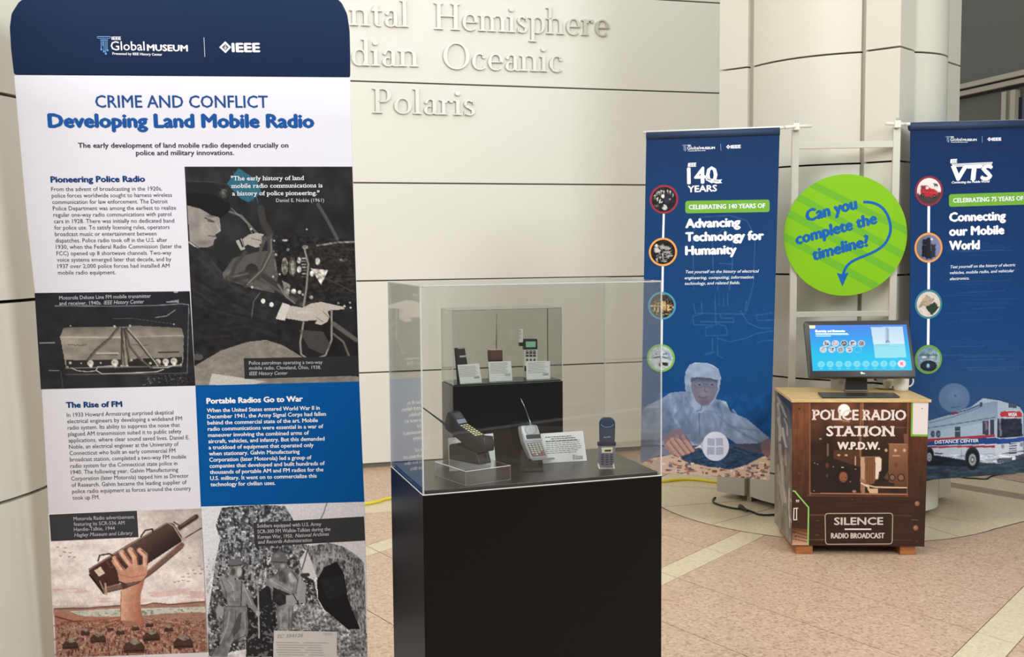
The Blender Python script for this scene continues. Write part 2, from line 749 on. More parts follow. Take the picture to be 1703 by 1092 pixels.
def clip(P, n, lo=None, hi=None):
    """clip a 2D polygon to lo <= p.n <= hi"""
    n = np.asarray(n)
    for sgn, lim in ((1, lo), (-1, hi)):
        if lim is None:
            continue
        out = []
        m = len(P)
        for i in range(m):
            a, b = P[i], P[(i + 1) % m]
            da, db = sgn * (a @ n - lim), sgn * (b @ n - lim)
            if da >= 0:
                out.append(a)
            if (da >= 0) != (db >= 0):
                out.append(a + (b - a) * (da / (da - db)))
        P = out
        if len(P) < 3:
            return []
    return P


def slab(name, P, z0, z1, m, parent, label=None):
    return MB().prism([(p[0], p[1], z1) for p in P], (0, 0, z0 - z1)).build(name, m, parent, label=label)


def dirn(deg):
    a = math.radians(deg)
    return np.array([math.cos(a), math.sin(a)]), np.array([-math.sin(a), math.cos(a)])


floor = MB().box((-4.2, -2.5, -0.10), (10.5, 0, 0), (0, 15.5, 0), (0, 0, 0.09)).build('floor', M_joint, kind='structure')
dA, nA = dirn(-54.9)
dB, nB = dirn(51.15)
WDEG = 15.6
dW, nW = dirn(WDEG)
nWall = -nW                                    # out of the lettered wall
A_off = [-1.55, -1.11, -0.67, -0.23, 0.22, 0.665, 1.11, 1.555, 2.0, 2.443, 2.887, 3.331, 3.784, 4.24, 4.675, 5.13, 5.58, 6.03, 6.48, 6.93, 7.38, 7.83, 8.28, 8.73]
B_band = [(-4.58, -4.43), (-3.19, -3.04), (-1.79, -1.64), (-0.40, -0.25), (0.985, 1.139), (2.400, 2.536), (3.776, 3.915), (5.17, 5.31)]
big = [np.array(p, float) for p in ((-4.2, -2.4), (6.3, -2.4), (6.3, 11), (-4.2, 11))]
J = 0.0022
WB0, WB1 = 5.98, 6.26                          # cream border along the wall


def near(P):
    return min(p[1] for p in P) < 9


# fields between the bands, cut by the diagonal joints
for i in range(len(A_off) - 1):
    S = clip(big, nA, A_off[i] + J, A_off[i + 1] - J)
    if not S:
        continue
    for j in range(len(B_band) - 1):
        P = clip(S, nB, B_band[j][1] + J, B_band[j + 1][0] - J)
        P = clip(P, nW, None, WB0 - J) if P else P
        if P:
            slab('floor_tile', P, -0.012, 0.0, M_field, floor)
    for lo, hi in B_band:
        P = clip(S, nB, lo + J, hi - J)
        P = clip(P, nW, None, WB0 - J) if P else P
        if P:
            slab('band_tile', P, -0.012, 0.0, M_cream, floor)
P = clip(clip(big, nW, WB0 + J, WB1 - J), nA, -9, 9)
cuts = [-6, -4.2, -2.6, -1.3, 0.1, 1.35, 2.6, 4.1, 6.5]
for a, b in zip(cuts[:-1], cuts[1:]):
    Q = clip(P, dW, a + J, b - J)
    if Q:
        slab('border_tile', Q, -0.012, 0.0, M_cream, floor)
    Q = clip(clip(big, nW, WB1 + J, 7.6), dW, a + J, b - J)
    if Q:
        slab('floor_tile', Q, -0.012, 0.0, M_field, floor)
    Q = clip(clip(big, nW, 7.6, 14), dW, a + J, b - J)
    if Q:
        slab('floor_tile', Q, -0.012, 0.0, M_field, floor)

# round cream inlay about the column, cut by radial joints
DC, DR = np.array([1.86, 6.33]), 1.04
dk = [DC + (DR + 0.008) * np.array([math.cos(t), math.sin(t)]) for t in np.linspace(0, 2 * math.pi, 97)[:-1]]
slab('disc_joint', dk, 0.0, 0.0006, M_joint, floor)
cutsd = [-197, -165, -140, -112, -84, -66, -48, -22, 10, 45, 90, 130, 163]
for a, b in zip(cutsd[:-1], cutsd[1:]):
    n = max(3, int((b - a) / 4))
    e = 0.12
    A = [DC + DR * np.array([math.cos(math.radians(t)), math.sin(math.radians(t))]) for t in np.linspace(a + e, b - e, n)]
    slab('disc_tile', [DC + 0.02 * (A[n // 2] - DC)] + A, 0.0, 0.0014, M_cream, floor)
# cream border and brown strip running off to the right of the column
G = lambda pts: [hitz(x, y)[:2] for x, y in pts]
slab('disc_joint', G([(1560, 796.5), (1650, 793), (1745, 809), (1745, 856), (1703, 867.3), (1660, 878.6), (1630, 884), (1600, 870)]), 0.0, 0.0009, M_joint, floor)
slab('border_tile', G([(1560, 797), (1650, 793.5), (1740, 810), (1740, 856), (1703, 866), (1660, 877.3), (1634, 882.5), (1600, 870)]), 0.0, 0.0019, M_cream, floor)
slab('strip_tile', G([(1555, 798), (1740, 828), (1740, 838), (1555, 806)]), 0.0, 0.0026, M_strip, floor)

# ---- the lettered wall: large flat panels with recessed joints
WP = Pl((-1.04, 7.21, 0), (dW[0], dW[1], 0), (0, 0, 1))
W0, W1 = -3.2, 3.05
wall = MB().box(WP.pt(W0, -0.02, -0.02), WP.U * (W1 - W0), -WP.N * 0.25, (0, 0, 4.6)).build('wall_back', M_groove, kind='structure')
Zs = [0.028, 0.655, 1.278, 1.935, 2.605, 3.25, 3.9, 4.55]
for z0, z1 in zip(Zs[:-1], Zs[1:]):
    MB().box(WP.pt(W0, z0 + 0.005, -0.02), WP.U * (W1 - W0), WP.N * 0.02, (0, 0, z1 - z0 - 0.010), bev=0.0025).build('wall_panel', M_wall, wall)

# ---- two clad columns: bulged panels between square fins
Z_c = [0.03, 0.205, 0.762, 1.335, 1.925, 2.505, 3.09, 3.67, 4.25]


def column(name, c, R, strip, gap, bulge, core, label, dz=0.0):
    Zc = [0.03] + [z + dz for z in Z_c[1:]]
    root = MB().lathe((c[0], c[1], 0.0), [(core, 0), (core, 4.28)], 28).build(name, M_colgap, kind='structure')
    root['label'] = label
    R = [np.array(r, float) - np.array(c) for r in R]
    for k in range(4):
        A, B = R[k], R[(k + 1) % 4]
        L = np.linalg.norm(B - A)
        t = (B - A) / L
        n = np.array([t[1], -t[0]])
        if n @ (A + B) < 0:
            n = -n
        # curved panel profile between the fins
        u0, u1 = strip + gap, L - strip - gap
        us = np.linspace(u0, u1, 11)
        arc = [A + t * u + n * (bulge * (1 - ((u - L / 2) / ((u1 - u0) / 2)) ** 2) - 0.012) for u in us]
        back = [p - n * 0.045 for p in arc[::-1]]
        for z0, z1 in zip(Zc[:-1], Zc[1:]):
            Pp = [(c[0] + p[0], c[1] + p[1], z0 + 0.005) for p in arc + back]
            o = MB().prism(Pp, (0, 0, z1 - z0 - 0.010)).build('curved_panel', M_col, root)
            autosmooth(o, 30)
        # fin at corner B: covers the end of this side and the start of the next
        C2 = R[(k + 2) % 4]
        t2 = (C2 - B) / np.linalg.norm(C2 - B)
        n2 = np.array([t2[1], -t2[0]])
        if n2 @ (C2 + B) < 0:
            n2 = -n2
        fin = [B - t * strip, B, B + t2 * strip, B + t2 * strip - n2 * 0.05, B - t * 0.06 - n * 0.06 + 0 * t2, B - t * strip - n * 0.05]
        for z0, z1 in zip(Zc[:-1], Zc[1:]):
            MB().prism([(c[0] + p[0], c[1] + p[1], z0 + 0.005) for p in fin], (0, 0, z1 - z0 - 0.010)).build('corner_panel', M_col, root)
        # channels beside the fins
        for q, s in ((A + t * (strip + gap / 2), 1), (B - t * (strip + gap / 2), -1)):
            b0 = q - t * gap / 2 - n * 0.03
            MB().box((c[0] + b0[0], c[1] + b0[1], 0.0), (t[0] * gap, t[1] * gap, 0), (-n[0] * 0.02, -n[1] * 0.02, 0), (0, 0, 4.25)).build('channel', M_alu, root)
    return root


column('column', (1.90, 6.24), [(2.00, 5.57), (2.57, 6.20), (1.80, 6.93), (1.215, 6.295)], 0.185, 0.030, 0.080, 0.36, 'cream clad column with curved panels behind the green round sign')
sq = [np.array([-2.06, 3.26]) + 0.8 * np.array([math.cos(math.radians(45 + 90 * k)), math.sin(math.radians(45 + 90 * k))]) for k in range(4)]
column('column', (-2.06, 3.26), sq, 0.185, 0.030, 0.085, 0.46, 'cream clad column at the left edge behind the tall banner', 0.02)

# ---- the side wall seen past the column: dark plaster, header, glazed bay
M_dark = mat('dark_plaster', (92, 93, 82), 0.7, noise=(0.5, 0.03))
M_hdr = mat('header_trim', (168, 162, 142), 0.5)
M_night = mat('window_night_glass', (14, 20, 48), 0.08, spec=0.6)
M_shade = mat('header_shadow_gap', (30, 28, 24), 0.8)
a = hitp(1585, 150, (3.75, 9.0, 0), (0, 1, 0))
dR = np.array([0.235, -0.972, 0])
RP = Pl((a[0], a[1], 0), dR, (0, 0, 1))
wall_r = MB().box(RP.pt(-1.2, -0.0, -0.05), RP.U * 5.0, -RP.N * 0.2, (0, 0, 4.6)).build('wall_right', M_dark, kind='structure')


def rz(x, y):
    return RP.uv(x, y)


for k, (ya, yb) in enumerate(((145.5, 122), (157.5, 132.5))):
    p = rz(1590, ya)
    q = rz(1703, yb)
    z = (p[1] + q[1]) / 2
    h = 0.019
    MB().box(RP.pt(-1.1, z - h, -0.05), RP.U * 4.7, RP.N * (0.075 - 0.02 * k), (0, 0, h * 2)).build('trim_%d' % (k + 1), M_hdr, kind='structure')
zt = rz(1640, 150)[1]
MB().box(RP.pt(-1.1, zt - 0.02, -0.05), RP.U * 4.7, RP.N * 0.02, (0, 0, 0.10)).build('trim_3', M_shade, kind='structure')
uw = rz(1683, 170)[0]
win = MB().box(RP.pt(uw, 0.0, -0.05), RP.U * 1.7, RP.N * 0.012, (0, 0, zt - 0.1)).build('window_1', M_night, kind='structure')
for x in (1671.5, 1679.5):
    u = rz(x, 170)[0]
    MB().box(RP.pt(u - 0.05, 0.0, -0.05), RP.U * 0.10, RP.N * 0.045, (0, 0, zt - 0.04)).build('mullion', M_hdr, win)

# ---- the hall behind the viewer: a dark glazed wall (seen only as a reflection)
wf = MB().box((-6, -2.75, 0), (13, 0, 0), (0, 0.2, 0), (0, 0, 3.4)).build('wall_front', mat('dark_glazing', (52, 52, 50), 0.3), kind='structure')
for i in range(8):
    MB().box((-5.9 + i * 1.8, -2.55, 0), (0.08, 0, 0), (0, 0.05, 0), (0, 0, 3.4)).build('mullion', M_hdr, wf)

# ================================================================== TALL FABRIC BANNER (left)
M_white = mat('banner_fabric_white', (230, 228, 235), 0.75, spec=0.2, bump=(14, 0.12, 0.01))
M_navy = mat('banner_fabric_navy', (29, 46, 78), 0.7, spec=0.12, bump=(9, 0.25, 0.01))
M_ink = mat('print_ink_dark', (52, 48, 62), 0.7, spec=0.2)
M_blueink = mat('print_ink_blue', (22, 84, 156), 0.7, spec=0.2)
M_blueink2 = mat('print_ink_mid_blue', (30, 78, 140), 0.7, spec=0.2)
M_deepink = mat('print_ink_deep_blue', (8, 62, 118), 0.7, spec=0.2)
M_panelblue = mat('print_panel_blue', (0, 86, 158), 0.65, spec=0.1)
M_whink = mat('print_ink_white', (246, 246, 250), 0.7, spec=0.2)
M_grink = mat('print_ink_grey', (176, 176, 180), 0.7, spec=0.2)
M_ltblue = mat('print_ink_light_blue', (118, 168, 226), 0.7, spec=0.2)
M_capbox = mat('print_caption_box', (58, 58, 62), 0.7, spec=0.2)
M_photo = paintmat('printed_photo', 0.65, spec=0.2)
M_steel = mat('brushed_steel', (170, 170, 168), 0.35, metal=0.9)


def wavy(pts, n=6):
    return pts


def logo(mb_w, mb_b, mb_d, mb_i, pl, z, big=True):
    """pillar emblem, museum wordmark, divider, diamond emblem; z = Zm of the read-off"""
    text(mb_w, pl, 'IEEE', z(205, 91), z(290, 92), 28 * z.k, bold=0.07)
    text(mb_w, pl, 'Global', z(197, 190), z(516, 192), 84 * z.k, bold=0.015)
    text(mb_w, pl, 'MUSEUM', z(541, 194), z(920, 200), 57 * z.k, bold=0.07)
    text(mb_w, pl, 'Presented by IEEE History Center', z(212, 232), z(680, 241), 22 * z.k, bold=0.05)
    text(mb_i, pl, 'IEEE', z(1344, 205), z(1600, 205), 80 * z.k, bold=0.085)
    stroke(mb_d, pl, [z(1074, 70), z(1083, 253)], 4 * z.k)
    D = [(1275, 105), (1332, 162), (1278, 218), (1218, 162)]
    I = [(1275, 132), (1306, 162), (1277, 194), (1245, 162)]
    for i in range(4):
        j = (i + 1) % 4
        flat(mb_i, pl, z.L([D[i], D[j], I[j], I[i]]), 0.0006)
    stroke(mb_i, pl, z.L([(1276, 142), (1276, 184)]), 8 * z.k)
    stroke(mb_i, pl, z.L([(1262, 158), (1268, 172), (1284, 172), (1290, 158)]), 5 * z.k)
    b = mb_b
    stroke(b, pl, z.L([(68, 62), (192, 62)]), 7 * z.k)
    stroke(b, pl, z.L([(68, 62), (66, 74), (82, 78), (178, 78), (192, 74), (192, 64)]), 5 * z.k)
    stroke(b, pl, z.L([(96, 94), (168, 94)]), 8 * z.k)
    for x, y1 in ((104, 176), (118, 150), (130, 196), (146, 214), (160, 184)):
        stroke(b, pl, z.L([(x, 104), (x + 1, y1)]), 6 * z.k)
    for x, y1 in ((106, 182), (130, 202), (148, 222), (164, 190)):
        ring(b, pl, z(x, y1), 3 * z.k, 10 * z.k, seg=12)


LB = yawpl((-0.905, 3.077, 1.357), 6.37, 5.02, 0.41)
root = thing('display_banner', 'tall white fabric banner with navy top and black-and-white photos, at the left', 'banner', (-0.9, 3.19, 0))

# cloth cover: outline from survey points, slightly bowed sides, rounded top
top_out = [(22, 124), (17, 80), (15, 45), (18, 22), (30, 3), (48, -9), (75, -17), (150, -22), (300, -24), (450, -22), (530, -17), (552, -10), (568, 4), (577, 22), (581, 50), (582, 90), (582, 128)]
low_out = [(22, 124), (582, 128), (584, 200), (586, 277), (590, 400), (594, 520), (597, 634), (601, 740), (606, 834), (609, 960), (611, 1092)]
uvb = LB.uv(611, 1092)
uvl = LB.uv(96, 1092)
zb = 0.03


def down(u_top, du):
    # plane point whose world z is zb
    v = (zb - LB.o[2]) / LB.V[2]
    return np.array([u_top + du, v])


low_px = [(96, 1092), (88, 970), (80, 855), (74, 750), (68, 647), (63, 560), (57, 487), (45, 380), (34, 260), (27, 180)]
P = [LB.pt(*LB.uv(*p)) for p in top_out]
th = -LB.N * 0.032
o = MB().prism(P, th, bev=0.006).build('fabric_header', M_navy, root, label='navy rounded top of the cover')
autosmooth(o, 40)
P = [LB.pt(*LB.uv(*p)) for p in low_out] + [LB.pt(*down(uvb[0], -0.004)), LB.pt(*down(uvl[0], 0.01))] + [LB.pt(*LB.uv(*p)) for p in low_px]
o = MB().prism(P, th, bev=0.006).build('fabric_cover', M_white, root)
autosmooth(o, 40)
# feet plates
for k, du in enumerate((0.06, -0.06)):
    q = LB.pt(*down((uvl if k == 0 else uvb)[0], du), -0.016)
    MB().box((q[0] - 0.04, q[1] - 0.2, 0.0), (0.08, 0, 0), (0, 0.38, 0), (0, 0, 0.012), bev=0.003).build('foot_plate', M_steel, root)
    MB().tube([(q[0], q[1], 0.01), (q[0], q[1], 0.06)], 0.013).build('foot_post', M_steel, root)

z = Zm(150, 50, 300 / 1703)
def logos(pl, z, parent, m_b):
    q = [MB() for _ in range(4)]
    logo(*q, pl, z)
    q[0].build('printed_wordmark', M_whink, parent, label='white lettering on the navy top')
    q[1].build('printed_emblem', m_b, parent, label='light blue pillar emblem')
    q[2].build('printed_divider', M_whink, parent)
    q[3].build('printed_logo', M_whink, parent, label='white diamond emblem and capital letters')


logos(LB, z, root, M_ltblue)
z1 = Zm(0, 0, 600 / 1703)
t = MB()
text(t, LB, 'CRIME AND CONFLICT', z1(452, 507), z1(1265, 508), 57 * z1.k, bold=0.02)
t.build('printed_title', M_blueink2, root)
t = MB()
text(t, LB, 'Developing Land Mobile Radio', z1(232, 600), z1(1480, 601), 62 * z1.k, bold=0.085)
t.build('printed_title', M_blueink, root)
t = MB()
text(t, LB, 'The early development of land mobile radio depended crucially on', z1(370, 697), z1(1361, 696), 23 * z1.k, bold=0.03)
text(t, LB, 'police and military innovations.', z1(643, 732), z1(1105, 731), 23 * z1.k, bold=0.03)
t.build('printed_text', M_ink, root)


def para(z, lines, xs, ys, ends, cap, dy, m, bold=0.0, name='printed_text', lab=None):
    t = MB()
    n = len(lines)
    for i, l in enumerate(lines):
        y = ys[0] + (ys[1] - ys[0]) * i / (n - 1)
        x = xs[i] if len(xs) == n else xs[0] + (xs[1] - xs[0]) * i / (n - 1)
        fr = (ends[i] - x) / 1000.0
        text(t, LB, l, z(x, y), z(ends[i], y + dy * fr), cap * z.k, bold=bold)
    return t.build(name, m, root, label=lab)


z2 = Zm(60, 270, 280 / 1456)
t = MB()
text(t, LB, 'Pioneering Police Radio', z2(130, 172), z2(941, 166), 50 * z2.k, bold=0.075)
t.build('printed_heading', M_deepink, root)
para(z2, ['From the advent of broadcasting in the 1920s,', 'police forces worldwide sought to harness wireless', 'communication for law enforcement. The Detroit',
          'Police Department was among the earliest to realize', 'regular one-way radio communications with patrol', 'cars in 1928. There was initially no dedicated band',
          'for police use. To satisfy licensing rules, operators', 'broadcast music or entertainment between', 'dispatches. Police radio took off in the U.S. after',
          '1930, when the Federal Radio Commission (later the', 'FCC) opened up 8 shortwave channels. Two-way', 'voice systems emerged later that decade, and by',
          '1937 over 2,000 police forces had installed AM', 'mobile radio equipment.'],
     (133, 191), (248, 969), [1090, 1175, 1140, 1212, 1170, 1195, 1155, 1042, 1135, 1258, 1170, 1170, 1155, 690], 35, -6, M_ink, 0.0)
z5 = Zm(70, 630, 270 / 1282)
t = MB()
text(t, LB, 'The Rise of FM', z5(193, 226), z5(631, 218), 43 * z5.k, bold=0.075)
t.build('printed_heading', M_deepink, root)
para(z5, ['In 1933 Howard Armstrong surprised skeptical', 'electrical engineers by developing a wideband FM', 'radio system. Its ability to suppress the noise that',
          'plagued AM transmission suited it to public safety', 'applications, where clear sound saved lives. Daniel E.', 'Noble, an electrical engineer at the University of',
          'Connecticut who built an early commercial FM', 'broadcast station, completed a two-way FM mobile', 'radio system for the Connecticut state police in',
          '1940. The following year, Galvin Manufacturing', 'Corporation (later Motorola) tapped him as Director', 'of Research. Galvin became the leading supplier of',
          'police radio equipment as forces around the country', 'took up FM.'],
     (196, 242), (299, 952), [1038, 1105, 1088, 1100, 1163, 1078, 1053, 1138, 1068, 1075, 1158, 1142, 1175, 455], 32, -26, M_ink, 0.0)
# blue panel
t = MB()
z6 = Zm(320, 630, 290 / 1439)
flat(t, LB, [(325, 641), (597.5, 634), (606, 834), (334, 842)], 0.0004)
t.build('printed_panel', M_panelblue, root, label='blue printed panel with white text')
t = MB()
text(t, LB, 'Portable Radios Go to War', z6(120, 202), z6(909, 183), 44 * z6.k, bold=0.08, d=0.0010)
t.build('printed_heading', M_whink, root)
t = MB()
L = ['When the United States entered World War II in', 'December 1941, the Army Signal Corps had fallen', 'behind the commercial state of the art. Mobile', 'radio communications were essential in a war of',
     'maneuver involving the combined arms of', 'aircraft, vehicles, and infantry. But this demanded', 'a truckload of equipment that operated only', 'when stationary. Galvin Manufacturing',
     'Corporation (later Motorola) led a group of', 'companies that developed and built hundreds of', 'thousands of portable AM and FM radios for the', 'U.S. military. It went on to commercialize this', 'technology for civilian uses.']
E = [1050, 1102, 1035, 1080, 962, 1090, 1000, 885, 983, 1092, 1080, 1025, 685]
for i, l in enumerate(L):
    x, y = 121 + 30 * i / 12, 274 + 610 * i / 12
    text(t, LB, l, z6(x, y), z6(E[i], y - 24 * (E[i] - x) / 1000), 32 * z6.k, bold=0.035, d=0.0010)
t.build('printed_text', M_whink, root)


# ---- printed photographs
def officer(c):
    c.grad([(0, 0), (900, 0), (900, 1100), (0, 1100)], (44, 44, 46), (30, 29, 30), (0, 0), (300, 900))
    c.noise(60, 90, 0.25, 3)
    c.poly([(285, 28), (375, 85), (398, 150), (335, 195), (300, 180), (228, 105)], (44, 100, 118))
    for i in range(5):
        c.line([(262 + i * 22, 45 + i * 10), (285 + i * 24, 165 + i * 8)], 5, (66, 122, 138), 0.5)
    # windscreen pillar and roof arc
    c.line([(215, 232), (300, 262), (360, 330), (400, 372)], 10, (120, 118, 112), 0.8)
    c.line([(395, 225), (405, 290), (440, 350)], 34, (62, 60, 58), 0.9)
    c.line([(675, 205), (720, 280), (770, 375)], 16, (88, 86, 82), 0.8)
    c.line([(30, 90), (180, 96), (230, 110)], 4, (70, 70, 70), 0.6)
    # cap and head
    c.poly([(35, 205), (110, 215), (165, 245), (193, 275), (198, 335), (180, 347), (172, 352), (176, 372), (166, 380), (160, 405), (132, 417), (90, 415), (45, 385)], (148, 143, 136))
    c.ell(70, 300, 34, 80, (120, 114, 108), 0.5, soft=0.5)
    c.ell(60, 268, 30, 40, (168, 163, 156), 0.5, soft=0.9)
    c.ell(112, 395, 60, 22, (104, 98, 92), 0.6, soft=0.8)
    c.ell(150, 388, 18, 18, (132, 126, 118), 0.6, soft=0.8)
    c.ell(66, 345, 30, 34, (166, 160, 152), 0.5, soft=0.9)
    c.ell(150, 262, 34, 12, (84, 78, 74), 0.7, soft=0.8)
    c.ell(128, 318, 16, 20, (118, 112, 106), 0.5, soft=0.9)
    c.ell(120, 330, 40, 60, (172, 168, 160), 0.6, soft=0.7)
    c.line([(120, 272), (165, 290)], 7, (70, 66, 62), 0.8)
    c.line([(135, 286), (160, 292)], 6, (50, 46, 44), 0.8)
    c.line([(138, 360), (172, 362)], 5, (66, 60, 56), 0.9)
    c.line([(175, 300), (195, 335), (180, 345)], 5, (190, 184, 176), 0.7)
    c.line([(42, 390), (95, 428)], 7, (200, 196, 188), 0.9)
    c.poly([(25, 150), (60, 138), (130, 142), (200, 152), (245, 205), (240, 240), (200, 272), (150, 258), (100, 228), (30, 210)], (22, 22, 24))
    c.poly([(25, 95), (150, 100), (215, 120), (240, 200), (160, 155), (30, 148)], (34, 34, 36))
    c.ell(210, 152, 22, 30, (86, 84, 80), 0.9, soft=0.6)
    c.noise(9, 9, 0.5, 5, pts=[(188, 122), (235, 122), (235, 185), (188, 185)])
    # far arm and hand
    c.poly([(130, 425), (290, 375), (310, 430), (200, 520), (190, 600), (120, 500)], (38, 38, 40))
    c.poly([(272, 385), (300, 372), (318, 425), (296, 432)], (170, 166, 158))
    c.poly([(305, 375), (340, 352), (375, 345), (410, 352), (395, 372), (408, 392), (385, 402), (390, 412), (372, 418), (330, 402), (315, 410)], (168, 162, 152))
    c.line([(348, 372), (400, 385)], 4, (90, 84, 78), 0.8)
    c.line([(292, 378), (306, 412)], 9, (40, 38, 36))
    # steering wheel and column
    c.poly([(195, 560), (260, 470), (370, 440), (460, 430), (480, 560), (460, 640), (330, 610), (230, 580)], (84, 82, 78))
    c.ell(350, 535, 34, 40, (46, 44, 42))
    c.line([(235, 575), (330, 550), (400, 560), (520, 640), (620, 700)], 40, (58, 55, 52))
    c.line([(236, 566), (330, 545)], 10, (96, 92, 86), 0.8)
    c.line([(320, 605), (400, 530), (440, 440), (440, 375), (415, 372)], 24, (70, 67, 64))
    c.line([(326, 600), (404, 524), (446, 440), (444, 380)], 6, (128, 122, 114), 0.9)
    c.line([(240, 575), (270, 500), (320, 440)], 18, (66, 63, 60))
    c.line([(385, 500), (395, 420), (415, 375)], 16, (80, 76, 72))
    # dashboard
    c.poly([(670, 395), (860, 385), (862, 640), (700, 640), (640, 600), (600, 560), (580, 440)], (40, 38, 36))
    c.line([(672, 408), (770, 392), (860, 388)], 9, (122, 118, 112), 0.9)
    c.noise(60, 5, 0.35, 8, pts=[(700, 410), (862, 400), (862, 630), (720, 600)])
    c.ell(800, 478, 26, 9, (110, 106, 100), 0.9, soft=0.4)
    c.ell(545, 372, 42, 34, (34, 32, 32))
    c.ell(515, 382, 20, 7, (190, 186, 178), 0.9, soft=0.5)
    c.ell(612, 415, 16, 10, (120, 116, 110), 0.9)
    c.ell(512, 510, 16, 44, (138, 132, 122), 0.9)
    c.ell(550, 512, 18, 48, (92, 88, 82), 0.9)
    c.ell(552, 512, 9, 36, (150, 144, 134), 0.8)
    for x, y, r in ((582, 480, 15), (583, 525, 16), (673, 485, 17), (645, 545, 14)):
        c.ell(x, y, r * .8, r * 1.2, (205, 200, 190), 0.95, soft=0.3)
    for i in range(7):
        c.line([(598, 470 + i * 15), (615, 470 + i * 15)], 6, (150, 145, 138), 0.8)
    c.poly([(640, 520), (725, 528), (690, 600), (665, 560)], (178, 172, 162))
    c.poly([(500, 580), (540, 600), (530, 660), (510, 640)], (150, 146, 138), 0.8)
    for x, y, r in ((556, 632, 15), (585, 636, 12), (642, 662, 12), (775, 690, 7), (805, 705, 7), (832, 688, 6), (835, 712, 6), (600, 648, 7), (347, 327, 7), (352, 612, 8), (455, 560, 6), (487, 548, 6), (470, 452, 8), (460, 384, 6), (527, 428, 9), (620, 328, 5)):
        c.ell(x, y, r, r, (214, 210, 200), 0.9, soft=0.4)
    c.noise(16, 14, 0.45, 12, pts=[(440, 350), (870, 380), (865, 740), (560, 700), (470, 560)])
    # jacket and near arm
    c.poly([(42, 400), (100, 426), (140, 432), (192, 500), (215, 575), (380, 640), (500, 688), (470, 792), (340, 772), (200, 745), (62, 700)], (40, 40, 43))
    c.poly([(60, 700), (200, 745), (350, 772), (500, 800), (600, 900), (640, 960), (500, 900), (420, 868), (330, 880), (190, 925), (70, 1000)], (34, 33, 34))
    c.noise(40, 26, 0.28, 21, pts=[(42, 400), (192, 480), (500, 688), (470, 792), (640, 960), (70, 1000)])
    c.line([(390, 640), (360, 680), (348, 765)], 5, (104, 104, 104), 0.8)
    c.ell(406, 680, 11, 11, (226, 222, 214))
    c.ell(447, 697, 11, 11, (226, 222, 214))
    c.poly([(502, 688), (538, 700), (512, 776), (468, 766), (480, 735)], (204, 200, 192))
    c.poly([(536, 702), (600, 712), (640, 692), (690, 684), (800, 708), (806, 720), (740, 724), (722, 730), (732, 758), (722, 780), (690, 797), (660, 790), (672, 772), (600, 778), (518, 764)], (186, 178, 166))
    c.line([(700, 730), (728, 760)], 5, (120, 112, 104), 0.8)
    c.line([(668, 760), (700, 782)], 5, (120, 112, 104), 0.8)
    c.ell(610, 735, 60, 14, (206, 198, 186), 0.6, soft=0.7)
    for q, w_, cl in (([(90, 470), (180, 560), (330, 650)], 16, (58, 58, 62)), ([(70, 560), (200, 650), (330, 720)], 14, (24, 24, 27)), ([(120, 700), (260, 740), (420, 780)], 14, (26, 26, 28)), ([(150, 480), (200, 540)], 10, (70, 70, 74)), ([(60, 620), (160, 690)], 12, (58, 58, 60)), ([(200, 820), (330, 800), (470, 850)], 18, (48, 47, 48)), ([(120, 860), (240, 850)], 14, (52, 50, 50))):
        c.line(q, w_, cl, 0.5)
    c.ell(420, 610, 22, 16, (96, 92, 88), 0.9, soft=0.3)
    c.line([(395, 570), (470, 620), (560, 680)], 12, (96, 92, 86), 0.6)
    c.line([(700, 560), (860, 640)], 5, (86, 82, 76), 0.6)
    c.line([(480, 600), (520, 660), (560, 690)], 8, (140, 136, 128), 0.7)
    c.line([(250, 225), (330, 300), (352, 350)], 5, (150, 146, 140), 0.6)
    # cords
    c.line([(608, 420), (628, 500), (618, 620), (604, 705)], 9, (138, 132, 124))
    c.line([(604, 785), (588, 880), (592, 940), (640, 975), (712, 945), (742, 870), (742, 725)], 9, (146, 140, 132))
    c.line([(750, 790), (862, 870)], 22, (112, 106, 98), 0.8)
    c.line([(750, 840), (800, 880), (826, 945)], 10, (122, 116, 108), 0.8)
    c.poly([(580, 820), (700, 830), (740, 900), (700, 940), (630, 910)], (84, 80, 76), 0.7)
    # seat and papers
    c.poly([(68, 1000), (200, 922), (330, 880), (420, 870), (500, 895), (600, 955), (640, 990), (760, 1040), (875, 1050), (875, 1092), (65, 1092)], (136, 130, 120))
    c.noise(30, 20, 0.1, 31, pts=[(68, 1000), (420, 870), (875, 1050), (875, 1092), (65, 1092)])
    c.poly([(155, 1035), (330, 1060), (420, 1075), (340, 1092), (140, 1092)], (196, 192, 184))
    c.ell(85, 955, 26, 16, (90, 86, 80), 0.9)
    c.noise(3, 3, 0.08, 41)


z3 = Zm(300, 270, 300 / 885)
picture('printed_photo', LB, [(307, 277), (586, 277), (597.5, 634), (325, 641)], z3, (40, 40, 42), officer, M_photo, root, 1.0, label='printed photo of an officer in a peaked cap reaching under a car dashboard')


